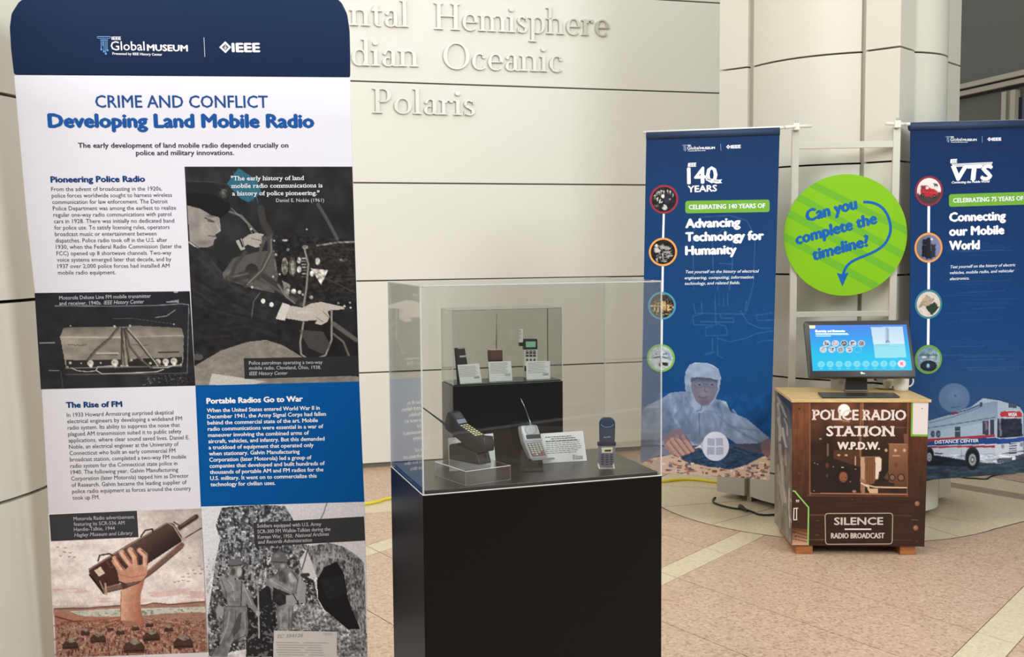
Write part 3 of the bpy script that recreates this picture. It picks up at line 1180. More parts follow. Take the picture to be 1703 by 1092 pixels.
def transmitter(c):
    c.grad([(0, 0), (1703, 0), (1703, 1057), (0, 1057)], (34, 36, 42), (40, 40, 42), (0, 100), (0, 1000))
    c.noise(140, 120, 0.18, 2)
    c.line([(245, 226), (800, 228), (1225, 222), (1480, 205), (1550, 215), (1552, 300)], 9, (150, 150, 148), 0.8)
    c.line([(1550, 215), (1535, 880)], 8, (116, 116, 114), 0.8)
    c.line([(350, 895), (1000, 890), (1530, 882)], 8, (110, 108, 104), 0.8)
    c.line([(1225, 338), (1330, 325), (1420, 265)], 7, (170, 168, 164), 0.8)
    c.line([(810, 350), (1000, 348), (1380, 400)], 4, (110, 108, 104), 0.7)
    c.poly([(1400, 85), (1450, 80), (1440, 100), (1405, 98)], (160, 160, 158))
    c.poly([(1330, 185), (1450, 165), (1450, 195), (1330, 195)], (140, 140, 138))
    c.line([(95, 590), (240, 585)], 12, (150, 150, 148), 0.9)
    c.line([(185, 857), (280, 857)], 10, (140, 140, 138), 0.9)
    # metal case
    c.grad([(296, 520), (330, 440), (560, 432), (860, 430), (1060, 420), (1480, 440), (1500, 520), (1495, 760), (1480, 810), (350, 830)], (112, 106, 96), (150, 143, 130), (0, 430), (0, 540))
    c.grad([(296, 540), (890, 540), (895, 750), (340, 760)], (156, 150, 138), (128, 122, 112), (300, 540), (700, 760))
    c.grad([(930, 540), (1498, 520), (1490, 730), (930, 745)], (140, 134, 124), (118, 113, 104), (930, 540), (1490, 740))
    c.line([(296, 530), (880, 535)], 12, (184, 178, 166), 0.8)
    c.line([(990, 530), (1498, 515)], 10, (176, 170, 158), 0.7)
    c.noise(90, 60, 0.1, 4, pts=[(296, 430), (1500, 430), (1490, 740), (340, 760)])
    c.line([(892, 440), (896, 820)], 16, (52, 50, 46), 0.8)
    c.line([(655, 690), (855, 690)], 24, (176, 170, 158))
    c.line([(655, 702), (855, 702)], 7, (70, 66, 60))
    c.line([(1255, 680), (1452, 676)], 14, (66, 62, 58))
    for x0, x1 in ((370, 550), (990, 1155)):
        c.line([(x0, 605), (x0 + 60, 604), (x0 + 70, 616), (x0 + 90, 604), (x0 + 115, 615), (x1, 604)], 8, (84, 78, 68), 0.9)
    # lower sockets strip
    c.poly([(350, 755), (890, 748), (890, 825), (355, 832)], (44, 42, 40))
    c.poly([(950, 745), (1485, 725), (1485, 800), (955, 825)], (40, 38, 36))
    for x, y, r in ((590, 785, 34), (828, 780, 38), (1248, 772, 32), (1325, 770, 34), (1405, 765, 36)):
        c.ell(x, y, r, r, (196, 192, 180), 1, soft=0.2)
        c.ell(x + 4, y + 28, r * 0.55, r * 0.7, (226, 222, 212), 1, soft=0.3)
        c.ell(x - 8, y - 6, r * 0.4, r * 0.3, (140, 134, 124), 0.8, soft=0.4)
    for x, y, r in ((392, 782, 18), (690, 782, 12), (990, 755, 16), (1090, 752, 18), (1175, 785, 17), (367, 822, 11), (892, 812, 14), (952, 812, 14), (1474, 797, 13), (825, 425, 15), (977, 420, 15), (396, 421, 9), (1405, 405, 10), (500, 786, 9)):
        c.ell(x, y, r, r, (206, 202, 192), 0.9, soft=0.5)
    c.line([(350, 835), (900, 822), (1480, 815)], 9, (130, 126, 118), 0.8)
    # leads
    for pts, w, col in (([(862, 440), (780, 540), (640, 660), (560, 760)], 24, (58, 54, 48)), ([(905, 450), (908, 620), (925, 800)], 18, (66, 62, 54)), ([(925, 450), (945, 640), (970, 770)], 20, (56, 52, 46)),
                        ([(930, 450), (975, 620), (1060, 730), (1180, 830)], 22, (70, 64, 56)), ([(940, 445), (1060, 580), (1150, 700), (1280, 820)], 24, (64, 60, 52)), ([(960, 450), (1080, 590), (1180, 720), (1240, 800)], 7, (190, 184, 172))):
        c.line(pts, w, col, 0.95)
        c.line([(a + 4, b) for a, b in pts], w * 0.25, (150, 143, 130), 0.7)
    c.line([(400, 830), (460, 858), (560, 868), (640, 860)], 8, (176, 172, 162))
    c.line([(820, 812), (660, 820), (645, 855), (700, 888), (1000, 880), (1240, 868), (1305, 845)], 9, (188, 184, 174))
    c.line([(1200, 830), (1340, 828), (1420, 800)], 9, (200, 196, 186))
    c.noise(9, 9, 0.5, 9, pts=[(1120, 900), (1600, 890), (1600, 1000), (1100, 1030)])
    c.noise(12, 12, 0, 14, pts=[(1150, 900), (1540, 890), (1540, 985), (1100, 1000)], thr=0.8, c=(120, 118, 112), a=0.8)
    c.line([(300, 860), (322, 1030)], 6, (96, 96, 96), 0.7)
    c.noise(4, 4, 0.07, 17)


z4 = Zm(50, 470, 290 / 1703)
picture('printed_photo', LB, [(57.5, 487), (315.5, 484), (325, 641), (68, 647)], z4, (36, 38, 42), transmitter, M_photo, root, 1.0, label='printed photo of a boxed radio transmitter with cables')


def poster(c):
    c.grad([(0, 0), (1170, 0), (1170, 720), (0, 720)], (186, 174, 168), (242, 228, 224), (1000, 60), (760, 330))
    c.ell(300, 430, 330, 200, (240, 230, 226), 0.85, soft=0.8)
    c.ell(760, 600, 330, 120, (238, 228, 224), 0.7, soft=0.8)
    c.noise(170, 60, 0.07, 3)
    c.noise(200, 26, 0, 6, pts=[(30, 600), (1170, 580), (1170, 720), (30, 740)], thr=0.55, c=(224, 180, 172), a=0.6)
    c.poly([(40, 745), (160, 735), (300, 740), (520, 722), (700, 720), (770, 702), (860, 715), (1000, 700), (1135, 690), (1150, 1092), (60, 1092)], (168, 128, 112))
    c.line([(45, 745), (300, 738), (520, 722), (700, 718), (760, 702), (870, 714), (1140, 692)], 9, (96, 60, 52), 0.8)
    c.poly([(150, 760), (520, 745), (1130, 730), (1140, 770), (900, 775), (600, 800), (250, 800)], (206, 204, 190))
    c.noise(22, 8, 0, 7, pts=[(180, 765), (1130, 740), (1130, 780), (250, 800)], thr=0.72, c=(120, 110, 98), a=0.7)
    c.poly([(45, 760), (250, 800), (520, 810), (520, 850), (60, 850)], (176, 120, 102), 0.8)
    c.line([(50, 800), (180, 835), (250, 832)], 12, (120, 60, 48), 0.9)
    # furrowed ground radiating from the wrist
    for i in range(34):
        a = math.radians(200 + i * 4.2) if False else math.radians(8 + i * 5)
        x1, y1 = 600 + 900 * math.cos(a), 800 + 900 * math.sin(a)
        c.line([(600 + 70 * math.cos(a), 800 + 45 * math.sin(a)), (x1, y1)], 14 if i % 2 else 7, (150, 92, 74) if i % 2 else (208, 168, 148), 0.55)
    rnd = random.Random(4)
    for i in range(420):
        yy = 830 + 250 * rnd.random() ** 1.3
        xx = 70 + 1050 * rnd.random()
        if abs(xx - 600) < 90 and yy < 870:
            continue
        s = 4 + (yy - 820) / 28
        dk = rnd.random()
        c.ell(xx, yy, s * 0.7, s * 1.6, (84, 44, 36) if dk < .6 else (206, 170, 150), 0.85, soft=0.5)
    for x, y, s in ((360, 955, 1.2), (745, 940, 1.3), (975, 985, 1.5), (160, 1000, 1.2), (620, 1015, 1.6), (520, 912, 0.7), (270, 915, 0.7), (730, 860, 0.6), (870, 890, 0.7), (630, 885, 0.6), (450, 890, 0.5)):
        c.poly([(x - 50 * s, y + 4 * s), (x - 30 * s, y - 20 * s), (x + 30 * s, y - 22 * s), (x + 48 * s, y), (x + 46 * s, y + 28 * s), (x - 44 * s, y + 32 * s)], (74, 52, 46))
        c.poly([(x - 26 * s, y - 20 * s), (x - 10 * s, y - 36 * s), (x + 20 * s, y - 34 * s), (x + 28 * s, y - 16 * s), (x, y - 6 * s)], (150, 140, 126))
        c.line([(x - 44 * s, y + 22 * s), (x + 44 * s, y + 18 * s)], 7 * s, (40, 28, 26), 0.8)
    c.noise(20, 10, 0, 61, pts=[(55, 840), (520, 815), (560, 870), (680, 870), (720, 815), (1140, 810), (1150, 1092), (60, 1092)], thr=0.62, c=(96, 56, 46), a=0.55)
    # arm
    c.grad([(524, 600), (700, 520), (668, 640), (664, 720), (690, 850), (660, 862), (600, 830), (520, 830)], (226, 178, 152), (172, 108, 84), (520, 700), (690, 720))
    c.line([(640, 620), (628, 700), (640, 800)], 14, (190, 128, 102), 0.6)
    c.line([(526, 620), (522, 830)], 6, (150, 92, 72), 0.8)
    # radio set
    c.grad([(290, 458), (560, 290), (860, 120), (905, 130), (965, 225), (960, 262), (720, 420), (400, 640), (380, 600), (300, 505)], (100, 78, 72), (44, 30, 28), (560, 300), (690, 470))
    c.poly([(290, 458), (470, 350), (540, 400), (520, 540), (400, 640), (330, 530)], (72, 44, 38), 0.9)
    c.line([(296, 462), (560, 300), (862, 124)], 9, (168, 138, 128), 0.8)
    c.line([(862, 122), (905, 150), (966, 250)], 10, (196, 170, 158), 0.8)
    c.line([(300, 500), (402, 632)], 14, (40, 26, 24))
    c.line([(372, 545), (392, 590), (410, 640)], 7, (206, 178, 164), 0.8)
    c.poly([(332, 470), (378, 442), (410, 488), (366, 512)], (226, 208, 188))
    c.line([(425, 405), (450, 448), (478, 440)], 8, (120, 70, 58), 0.9)
    c.line([(950, 160), (1068, 82)], 34, (64, 48, 44))
    c.line([(955, 150), (1060, 80)], 8, (126, 104, 98), 0.8)
    c.line([(965, 250), (1020, 215), (1112, 160)], 8, (54, 36, 34))
    c.line([(360, 400), (372, 360), (440, 348), (470, 362)], 11, (62, 42, 38))
    c.line([(668, 225), (700, 180), (752, 170), (755, 190)], 11, (62, 42, 38))
    c.line([(905, 120), (940, 140), (948, 180)], 9, (80, 60, 56))
    # strap
    c.line([(415, 610), (540, 580), (640, 545), (740, 475), (840, 390), (962, 285)], 40, (122, 92, 82))
    c.line([(415, 628), (540, 600), (645, 562), (745, 492), (850, 408), (970, 305)], 6, (60, 38, 34), 0.9)
    c.line([(415, 592), (540, 560), (640, 526), (735, 458), (840, 370), (955, 268)], 6, (186, 156, 142), 0.8)
    c.poly([(522, 548), (560, 540), (578, 592), (540, 606)], (84, 60, 52))
    c.line([(412, 565), (420, 640)], 14, (196, 168, 150))
    c.ell(978, 245, 22, 20, (196, 168, 152), 0.9, soft=0.3)
    # hand
    c.poly([(455, 400), (490, 370), (520, 430), (560, 460), (600, 420), (660, 430), (718, 420), (712, 500), (680, 540), (560, 560), (512, 545), (498, 470)], (206, 150, 124))
    for pts, w in (([(478, 380), (500, 420), (535, 465)], 34), ([(530, 340), (556, 380), (588, 420)], 40), ([(592, 322), (622, 370), (628, 430)], 42), ([(660, 325), (700, 360), (700, 430)], 38)):
        c.line(pts, w, (222, 168, 142))
        c.line([(a + w * .42, b) for a, b in pts], 7, (128, 66, 50), 0.85)
        c.line([(a - w * .2, b) for a, b in pts], 7, (246, 206, 184), 0.7)
    c.line([(520, 500), (600, 520), (700, 500)], 10, (168, 104, 80), 0.5)
    for x, y in ((70, 300), (125, 305), (90, 362), (150, 368), (190, 372), (120, 335), (160, 340), (1020, 378), (1090, 435), (1045, 465), (1110, 460), (1010, 490), (970, 515), (1015, 515), (1060, 490), (912, 552), (940, 545), (975, 540), (1010, 546), (1100, 490)):
        c.line([(x - 9, y), (x, y + 4), (x + 9, y - 2)], 5, (110, 84, 82), 0.8)
    c.noise(6, 6, 0.07, 19)
    c.noise(30, 30, 0.06, 23)


z7 = Zm(80, 840, 270 / 1170)
picture('printed_photo', LB, [(80.5, 854), (335, 845), (347, 1084), (91, 1094)], z7, (220, 200, 196), poster, M_photo, root, 1.0, label='printed reddish artwork of a fist holding a field radio')


def soldiers(c):
    c.c[:] = (228, 228, 232)
    # foliage
    T = [(160, 60), (250, 45), (420, 38), (600, 45), (640, 110), (760, 330), (700, 420), (720, 520), (800, 560), (830, 700), (880, 820), (980, 900), (980, 1000), (500, 1000), (70, 1092), (65, 800), (90, 640), (120, 420), (150, 280), (120, 180)]
    c.poly(T, (92, 95, 100))
    c.noise(34, 34, 0.45, 3, pts=T)
    c.noise(24, 34, 0, 4, pts=T, thr=0.58, c=(172, 176, 180), a=0.75)
    c.noise(18, 26, 0, 6, pts=T, thr=0.64, c=(42, 44, 48), a=0.8)
    c.noise(13, 15, 0, 5, pts=T, thr=0.74, c=(214, 216, 220), a=0.8)
    c.noise(14, 14, 0.3, 9, pts=T)
    c.poly([(60, 420), (120, 420), (90, 640), (70, 560)], (220, 222, 226), 0.7)
    c.noise(12, 18, 0, 71, pts=[(50, 400), (140, 380), (120, 660), (60, 700)], thr=0.55, c=(150, 154, 158), a=0.6)
    H = [(740, 330), (900, 300), (1000, 325), (1150, 420), (1165, 940), (1000, 980), (900, 820), (830, 560), (780, 420)]
    c.poly(H, (128, 130, 134))
    c.noise(26, 50, 0.35, 12, pts=H)
    c.noise(10, 30, 0, 13, pts=H, thr=0.6, c=(196, 198, 202), a=0.7)
    c.noise(8, 22, 0, 15, pts=H, thr=0.7, c=(56, 58, 62), a=0.7)
    c.poly([(1090, 380), (1150, 300), (1160, 450)], (224, 224, 228))
    c.poly([(820, 560), (870, 470), (960, 430), (1010, 520), (1040, 700), (1090, 820), (1120, 900), (980, 900), (880, 780), (830, 690)], (30, 31, 34))
    c.poly([(840, 560), (1000, 520), (1020, 650), (900, 700)], (46, 46, 50), 0.6)
    c.line([(800, 440), (900, 400), (1000, 410), (1060, 440)], 10, (190, 192, 196), 0.7)
    c.line([(1010, 430), (1000, 520), (990, 480)], 8, (30, 30, 34), 0.7)
    # ground right
    Gd = [(650, 730), (820, 720), (1060, 920), (1170, 930), (1175, 1092), (960, 1092), (960, 905), (640, 905)]
    c.poly(Gd, (150, 152, 156))
    c.noise(14, 14, 0.5, 22, pts=Gd)
    c.noise(40, 24, 0.3, 23, pts=Gd)
    # dark between the men
    c.poly([(330, 780), (420, 640), (520, 560), (540, 880), (520, 905), (520, 1092), (330, 1092)], (38, 40, 44))
    c.noise(18, 18, 0, 25, pts=[(330, 780), (540, 700), (520, 1092), (330, 1092)], thr=0.68, c=(140, 142, 146), a=0.7)
    c.line([(412, 600), (418, 800), (420, 960)], 10, (186, 188, 192))
    c.ell(400, 570, 28, 26, (168, 170, 174), 0.7, soft=0.5)
    # left man
    c.poly([(150, 550), (200, 540), (230, 560), (300, 555), (335, 620), (350, 680), (420, 770), (425, 800), (405, 800), (330, 720), (335, 745), (240, 748), (200, 740), (190, 690), (160, 640)], (138, 140, 144))
    c.poly([(190, 745), (335, 745), (345, 860), (340, 950), (290, 985), (240, 960), (200, 1092), (90, 1092), (80, 1060), (150, 1010), (160, 900), (170, 800)], (126, 128, 132))
    c.noise(34, 44, 0.22, 31, pts=[(80, 540), (430, 540), (430, 1092), (80, 1092)])
    c.poly([(275, 800), (300, 780), (290, 900), (240, 960), (235, 900)], (70, 72, 76), 0.8)
    c.line([(165, 580), (215, 620), (240, 600), (228, 540)], 40, (150, 152, 156))
    c.line([(300, 570), (295, 740)], 7, (60, 62, 66), 0.9)
    c.line([(190, 742), (335, 742)], 9, (90, 92, 96), 0.9)
    c.ell(150, 775, 31, 42, (158, 160, 164), 1, soft=0.15)
    c.line([(335, 650), (375, 730), (405, 780)], 30, (140, 142, 146))
    c.ell(412, 790, 18, 22, (190, 188, 184), 1, soft=0.2)
    c.ell(262, 495, 42, 52, (150, 148, 146), 1, soft=0.1)
    c.ell(285, 505, 22, 40, (206, 204, 202), 0.9, soft=0.5)
    c.ell(240, 500, 22, 36, (50, 50, 52), 0.7, soft=0.5)
    c.poly([(205, 430), (230, 412), (290, 415), (305, 440), (302, 462), (250, 460), (228, 486), (205, 465)], (112, 114, 118))
    c.line([(205, 458), (252, 462), (302, 452)], 8, (50, 52, 56), 0.9)
    # right man
    c.poly([(535, 520), (560, 480), (640, 478), (690, 520), (697, 580), (670, 660), (668, 740), (560, 760), (510, 700), (500, 620), (470, 560), (490, 530)], (128, 130, 134))
    c.poly([(556, 500), (600, 500), (610, 580), (560, 570)], (98, 100, 104))
    c.poly([(470, 545), (520, 540), (600, 590), (650, 620), (640, 665), (540, 640), (480, 600)], (146, 148, 152))
    c.line([(645, 530), (672, 600), (655, 660)], 44, (176, 178, 182))
    c.poly([(520, 610), (600, 640), (640, 660), (620, 720), (560, 740), (510, 700)], (44, 46, 50))
    c.poly([(540, 745), (660, 740), (652, 905), (548, 905)], (140, 142, 146))
    c.noise(30, 40, 0.25, 33, pts=[(470, 480), (700, 480), (700, 905), (500, 905)])
    c.poly([(606, 665), (668, 660), (690, 712), (650, 738), (610, 725)], (170, 172, 176))
    c.line([(655, 655), (690, 715)], 7, (40, 42, 46))
    c.poly([(520, 440), (612, 438), (618, 470), (600, 490), (560, 495), (530, 480)], (120, 118, 116))
    c.ell(585, 462, 22, 22, (186, 184, 182), 0.9, soft=0.5)
    c.poly([(502, 430), (506, 395), (528, 370), (565, 362), (600, 375), (614, 405), (616, 436), (560, 438)], (110, 112, 114))
    c.ell(545, 392, 24, 18, (170, 172, 174), 0.7, soft=0.8)
    c.line([(503, 432), (616, 438)], 7, (52, 54, 56), 0.9)
    for q, w_, cl in (([(205, 560), (240, 600), (250, 700)], 8, (196, 198, 200)), ([(310, 590), (340, 660), (370, 730)], 7, (200, 202, 204)), ([(215, 780), (200, 880), (150, 1000)], 12, (176, 178, 180)), ([(260, 770), (255, 860), (215, 960)], 9, (90, 92, 96)),
                        ([(320, 780), (325, 900), (300, 960)], 9, (172, 174, 178)), ([(160, 560), (190, 640), (200, 735)], 5, (50, 52, 56)), ([(180, 760), (170, 900), (90, 1085)], 5, (48, 50, 54)), ([(345, 745), (352, 940)], 5, (40, 42, 46)),
                        ([(560, 480), (540, 520), (480, 550)], 6, (60, 62, 66)), ([(650, 500), (690, 560), (672, 650)], 5, (56, 58, 62)), ([(575, 770), (570, 880)], 14, (172, 174, 178)), ([(630, 760), (625, 890)], 7, (96, 98, 102)), ([(655, 745), (648, 900)], 5, (44, 46, 50)),
                        ([(500, 560), (580, 605), (640, 640)], 7, (196, 198, 200)), ([(560, 620), (600, 660)], 6, (80, 82, 86)), ([(240, 640), (270, 660)], 16, (112, 114, 118))):
        c.line(q, w_, cl, 0.75)
    c.poly([(245, 640), (280, 640), (280, 680), (245, 680)], (150, 152, 156), 0.8)
    # radio pack and aerial
    c.poly([(706, 570), (745, 575), (742, 720), (695, 718)], (168, 170, 172))
    c.line([(765, 320), (735, 430), (712, 500), (706, 570)], 8, (76, 78, 82))
    c.line([(712, 500), (690, 690)], 22, (176, 178, 180))
    c.line([(892, 20), (870, 90), (846, 140)], 7, (110, 112, 116))
    c.line([(720, 525), (760, 522)], 24, (60, 62, 66))
    c.noise(12, 12, 0.4, 41, pts=[(745, 540), (830, 540), (830, 720), (745, 720)])
    c.line([(240, 985), (330, 940), (340, 1092)], 6, (60, 62, 66), 0.7)
    c.noise(5, 5, 0.08, 43)


z8 = Zm(330, 830, 290 / 1209)
picture('printed_photo', LB, [(334, 842), (606, 834), (611.5, 1106), (346, 1118)], z8, (226, 226, 230), soldiers, M_photo, root, 1.0, label='printed photo of two soldiers with a field radio beside foliage')
# caption boxes, captions, filing note
t = MB()
flat(t, LB, z7.L([(8, 66), (640, 38), (652, 228), (22, 258)]), 0.0008)
t.build('caption_box', M_capbox, root)
t = MB()
flat(t, LB, z8.L([(380, 162), (1148, 118), (1156, 285), (392, 328)]), 0.0008)
t.build('caption_box', M_capbox, root)
t = MB()
flat(t, LB, z3.L([(311, 960), (700, 953), (872, 948), (875, 1045), (316, 1061)]), 0.0008)
t.build('caption_box', mat('print_caption_box_b', (44, 44, 46), 0.7, spec=0.2), root)
t = MB()
flat(t, LB, z8.L([(524, 908), (962, 916), (955, 1150), (518, 1150)]), 0.0008)
t.build('filing_note', mat('print_paper', (222, 220, 218), 0.7, spec=0.2), root)
t = MB()
text(t, LB, 'SC 354126', z8(545, 960), z8(722, 952), 24 * z8.k, ital=0.3, bold=0.04, d=0.0012)
text(t, LB, '18305', z8(866, 940), z8(928, 940), 16 * z8.k, d=0.0012)
for i in range(7):
    y = 990 + i * 17
    stroke(t, LB, z8.L([(536 + (i % 3) * 8, y), (700 + (i * 61) % 90, y + 2)]), 5 * z8.k, 0.0012)
    stroke(t, LB, z8.L([(730 + (i * 37) % 50, y + 2), (900 - (i * 53) % 60, y + 4)]), 5 * z8.k, 0.0012)
t.build('printed_text', M_grink, root)
t = MB()
text(t, LB, '"The early history of land', z3(250, 88), z3(605, 86), 21 * z3.k, serif=True, bold=0.01, d=0.0010)
text(t, LB, 'mobile radio communications is', z3(253, 125), z3(697, 122), 21 * z3.k, serif=True, bold=0.01, d=0.0010)
text(t, LB, 'a history of police pioneering."', z3(255, 162), z3(682, 159), 21 * z3.k, serif=True, bold=0.01, d=0.0010)
t.build('printed_quote', M_whink, root)
t = MB()
text(t, LB, 'Daniel E. Noble (1961)', z3(470, 194), z3(705, 193), 17 * z3.k, d=0.0010)
text(t, LB, 'Police patrolman operating a two-way', z3(337, 991), z3(697, 987), 17 * z3.k, d=0.0012)
text(t, LB, 'mobile radio. Cleveland, Ohio, 1938.', z3(338, 1016), z3(690, 1012), 17 * z3.k, d=0.0012)
text(t, LB, 'IEEE History Center', z3(338, 1043), z3(525, 1040), 17 * z3.k, ital=0.2, d=0.0012)
text(t, LB, 'Motorola Deluxe Line FM mobile transmitter', z4(287, 165), z4(1182, 145), 36 * z4.k, d=0.0010)
text(t, LB, 'and receiver, 1940s.', z4(288, 218), z4(700, 212), 36 * z4.k, d=0.0010)
text(t, LB, 'IEEE History Center', z4(722, 211), z4(1112, 200), 36 * z4.k, ital=0.2, d=0.0010)
text(t, LB, 'Motorola Radio advertisement', z7(185, 108), z7(622, 94), 26 * z7.k, d=0.0012)
text(t, LB, 'featuring its SCR-536 AM', z7(187, 147), z7(552, 136), 26 * z7.k, d=0.0012)
text(t, LB, 'Handie-Talkie, 1944', z7(188, 185), z7(482, 175), 26 * z7.k, d=0.0012)
text(t, LB, 'Hagley Museum and Library', z7(190, 225), z7(608, 210), 26 * z7.k, ital=0.2, d=0.0012)
text(t, LB, 'Soldiers equipped with U.S. Army', z8(408, 195), z8(852, 182), 25 * z8.k, bold=0.02, d=0.0012)
text(t, LB, 'SCR-300 FM Walkie-Talkies during the', z8(410, 235), z8(915, 216), 25 * z8.k, bold=0.02, d=0.0012)
text(t, LB, 'Korean War, 1950.', z8(412, 272), z8(655, 264), 25 * z8.k, bold=0.02, d=0.0012)
text(t, LB, 'National Archives', z8(672, 262), z8(903, 250), 25 * z8.k, ital=0.2, bold=0.02, d=0.0012)
text(t, LB, 'and Records Administration', z8(413, 307), z8(785, 292), 25 * z8.k, ital=0.2, bold=0.02, d=0.0012)
t.build('printed_caption', mat('print_ink_caption', (198, 198, 204), 0.7, spec=0.2), root)

# ================================================================== DISPLAY CASE ON BLACK PEDESTAL
cU = np.array([math.cos(math.radians(18.5)), math.sin(math.radians(18.5)), 0])
cV = np.array([-cU[1], cU[0], 0])
cO = np.array([-0.214, 2.492, 0])
cW, cD = 0.625, 0.360
UP = np.array([0, 0, 1.0])


def W(u, v, z):
    return cO + cU * u + cV * v + UP * z


def fr(v, dyaw=0.0, lean=0.0, z=0.0, u=0.3):
    return yawpl(W(u, v, z), 18.5 + dyaw, lean)


M_black = mat('black_laminate', (9, 8, 8), 0.36, spec=0.18)
M_blacktop = mat('black_laminate_top', (22, 22, 21), 0.28, spec=0.45)
M_edge = acrylic('acrylic_edge', (0.95, 0.955, 0.95), 1.6, haze=0.34)
M_acr = acrylic('acrylic_sheet', haze=0.004)
M_acr2 = acrylic('acrylic_sheet_inner', (0.95, 0.955, 0.945), haze=0.004)
M_paper = mat('card_paper', (246, 246, 240), 0.7, spec=0.2)
M_txt = mat('card_print', (120, 120, 122), 0.8, spec=0.1)

ped = thing('display_pedestal', 'tall black pedestal standing under the clear display case', 'pedestal', W(cW / 2, cD / 2, 0))
MB().box(W(0, 0, 0.0), cU * cW, cV * cD, UP * 0.915, bev=0.0015).build('body', M_black, ped)
MB().box(W(0.008, 0.008, 0.915), cU * (cW - 0.016), cV * (cD - 0.016), UP * 0.010, bev=0.001).build('top_slab', M_blacktop, ped)
ZS = 0.925


def cover(name, label, u0, u1, v0, v1, z0, z1, m, th, e, cat='display case'):
    r = thing(name, label, cat, W((u0 + u1) / 2, (v0 + v1) / 2, z0))
    MB().box(W(u0 + e, v0, z0), cU * (u1 - u0 - 2 * e), cV * th, UP * (z1 - z0 - e)).build('front_pane', m, r)
    MB().box(W(u0 + e, v1 - th, z0), cU * (u1 - u0 - 2 * e), cV * th, UP * (z1 - z0 - e)).build('back_pane', m, r)
    MB().box(W(u0, v0 + e, z0), cU * th, cV * (v1 - v0 - 2 * e), UP * (z1 - z0 - e)).build('side_pane', m, r)
    MB().box(W(u1 - th, v0 + e, z0), cU * th, cV * (v1 - v0 - 2 * e), UP * (z1 - z0 - e)).build('side_pane', m, r)
    MB().box(W(u0 + e, v0 + e, z1 - th), cU * (u1 - u0 - 2 * e), cV * (v1 - v0 - 2 * e), UP * th).build('top_pane', m, r)
    for u in (u0, u1 - e):
        for v in (v0, v1 - e):
            MB().box(W(u, v, z0), cU * e, cV * e, UP * (z1 - z0 - e)).build('glued_edge', M_edge, r)
        MB().box(W(u, v0, z1 - e), cU * e, cV * (v1 - v0), UP * e).build('glued_edge', M_edge, r)
    for v in (v0, v1 - e):
        MB().box(W(u0 + e, v, z1 - e), cU * (u1 - u0 - 2 * e), cV * e, UP * e).build('glued_edge', M_edge, r)
    return r


case = cover('display_case', 'large clear acrylic case covering six old phones on the black pedestal', 0, cW, 0, cD, 0.9155, 1.412, M_acr, 0.0045, 0.0035)
for v in (0.0005,):
    MB().box(W(0.0, v - 0.001, 0.9155), cU * cW, cV * 0.0009, UP * 0.0022).build('bottom_edge', mat('acrylic_cut_edge', (225, 226, 220), 0.3), case)
MB().box(W(-0.0005, 0.0, 0.9155), cU * 0.0009, cV * cD, UP * 0.0022).build('bottom_edge', MATS['acrylic_cut_edge'], case)
q = fr(0.0078).px(908, 806)
MB().tube([q, q - cV * 0.002], 0.0022, 12).build('locking_screw', M_steel, ped)

# black inner riser with its own clear cover
RV0, RV1 = 0.235, 0.348
fp = fr(RV0)
ru0 = (fp.px(753, 639) - cO) @ cU
ru1 = (fp.px(936, 632) - cO) @ cU
rz1 = (fp.px(753, 639)[2] + fp.px(936, 632)[2]) / 2
ris = thing('display_riser', 'black box riser inside the case carrying three small exhibits', 'riser', W((ru0 + ru1) / 2, 0.29, ZS))
MB().box(W(ru0, RV0, ZS), cU * (ru1 - ru0), cV * (RV1 - RV0), UP * (rz1 - ZS - 0.003), bev=0.001).build('body', mat('black_gloss_laminate', (12, 12, 11), 0.15, spec=0.25), ris)
MB().box(W(ru0 + .004, RV0 + .004, rz1 - 0.003), cU * (ru1 - ru0 - .008), cV * (RV1 - RV0 - .008), UP * 0.003).build('top_slab', M_blacktop, ris)
zc = fp.px(751, 515)[2]
cover('inner_display_cover', 'smaller clear acrylic cover standing on the black riser inside the case', ru0, ru1, RV0, RV1, rz1 + 0.0003, zc, M_acr2, 0.003, 0.0022, 'display cover')


def scrib(pl, z, x0, x1, ys, h, d=0.0009, seed=1, slope=0.0, frac=(0.75, 1.0)):
    """rows of small print too fine to read: word-length dashes"""
    t = MB()
    r = random.Random(seed)
    for y in ys:
        xe = x0 + (x1 - x0) * r.uniform(*frac)
        x = x0
        while x < xe:
            wl = (x1 - x0) * r.uniform(0.05, 0.14)
            e = min(x + wl, xe)
            stroke(t, pl, [z(x, y + slope * (x - x0)), z(e, y + slope * (e - x0))], h * z.k, d)
            x = e + (x1 - x0) * 0.022
    return t


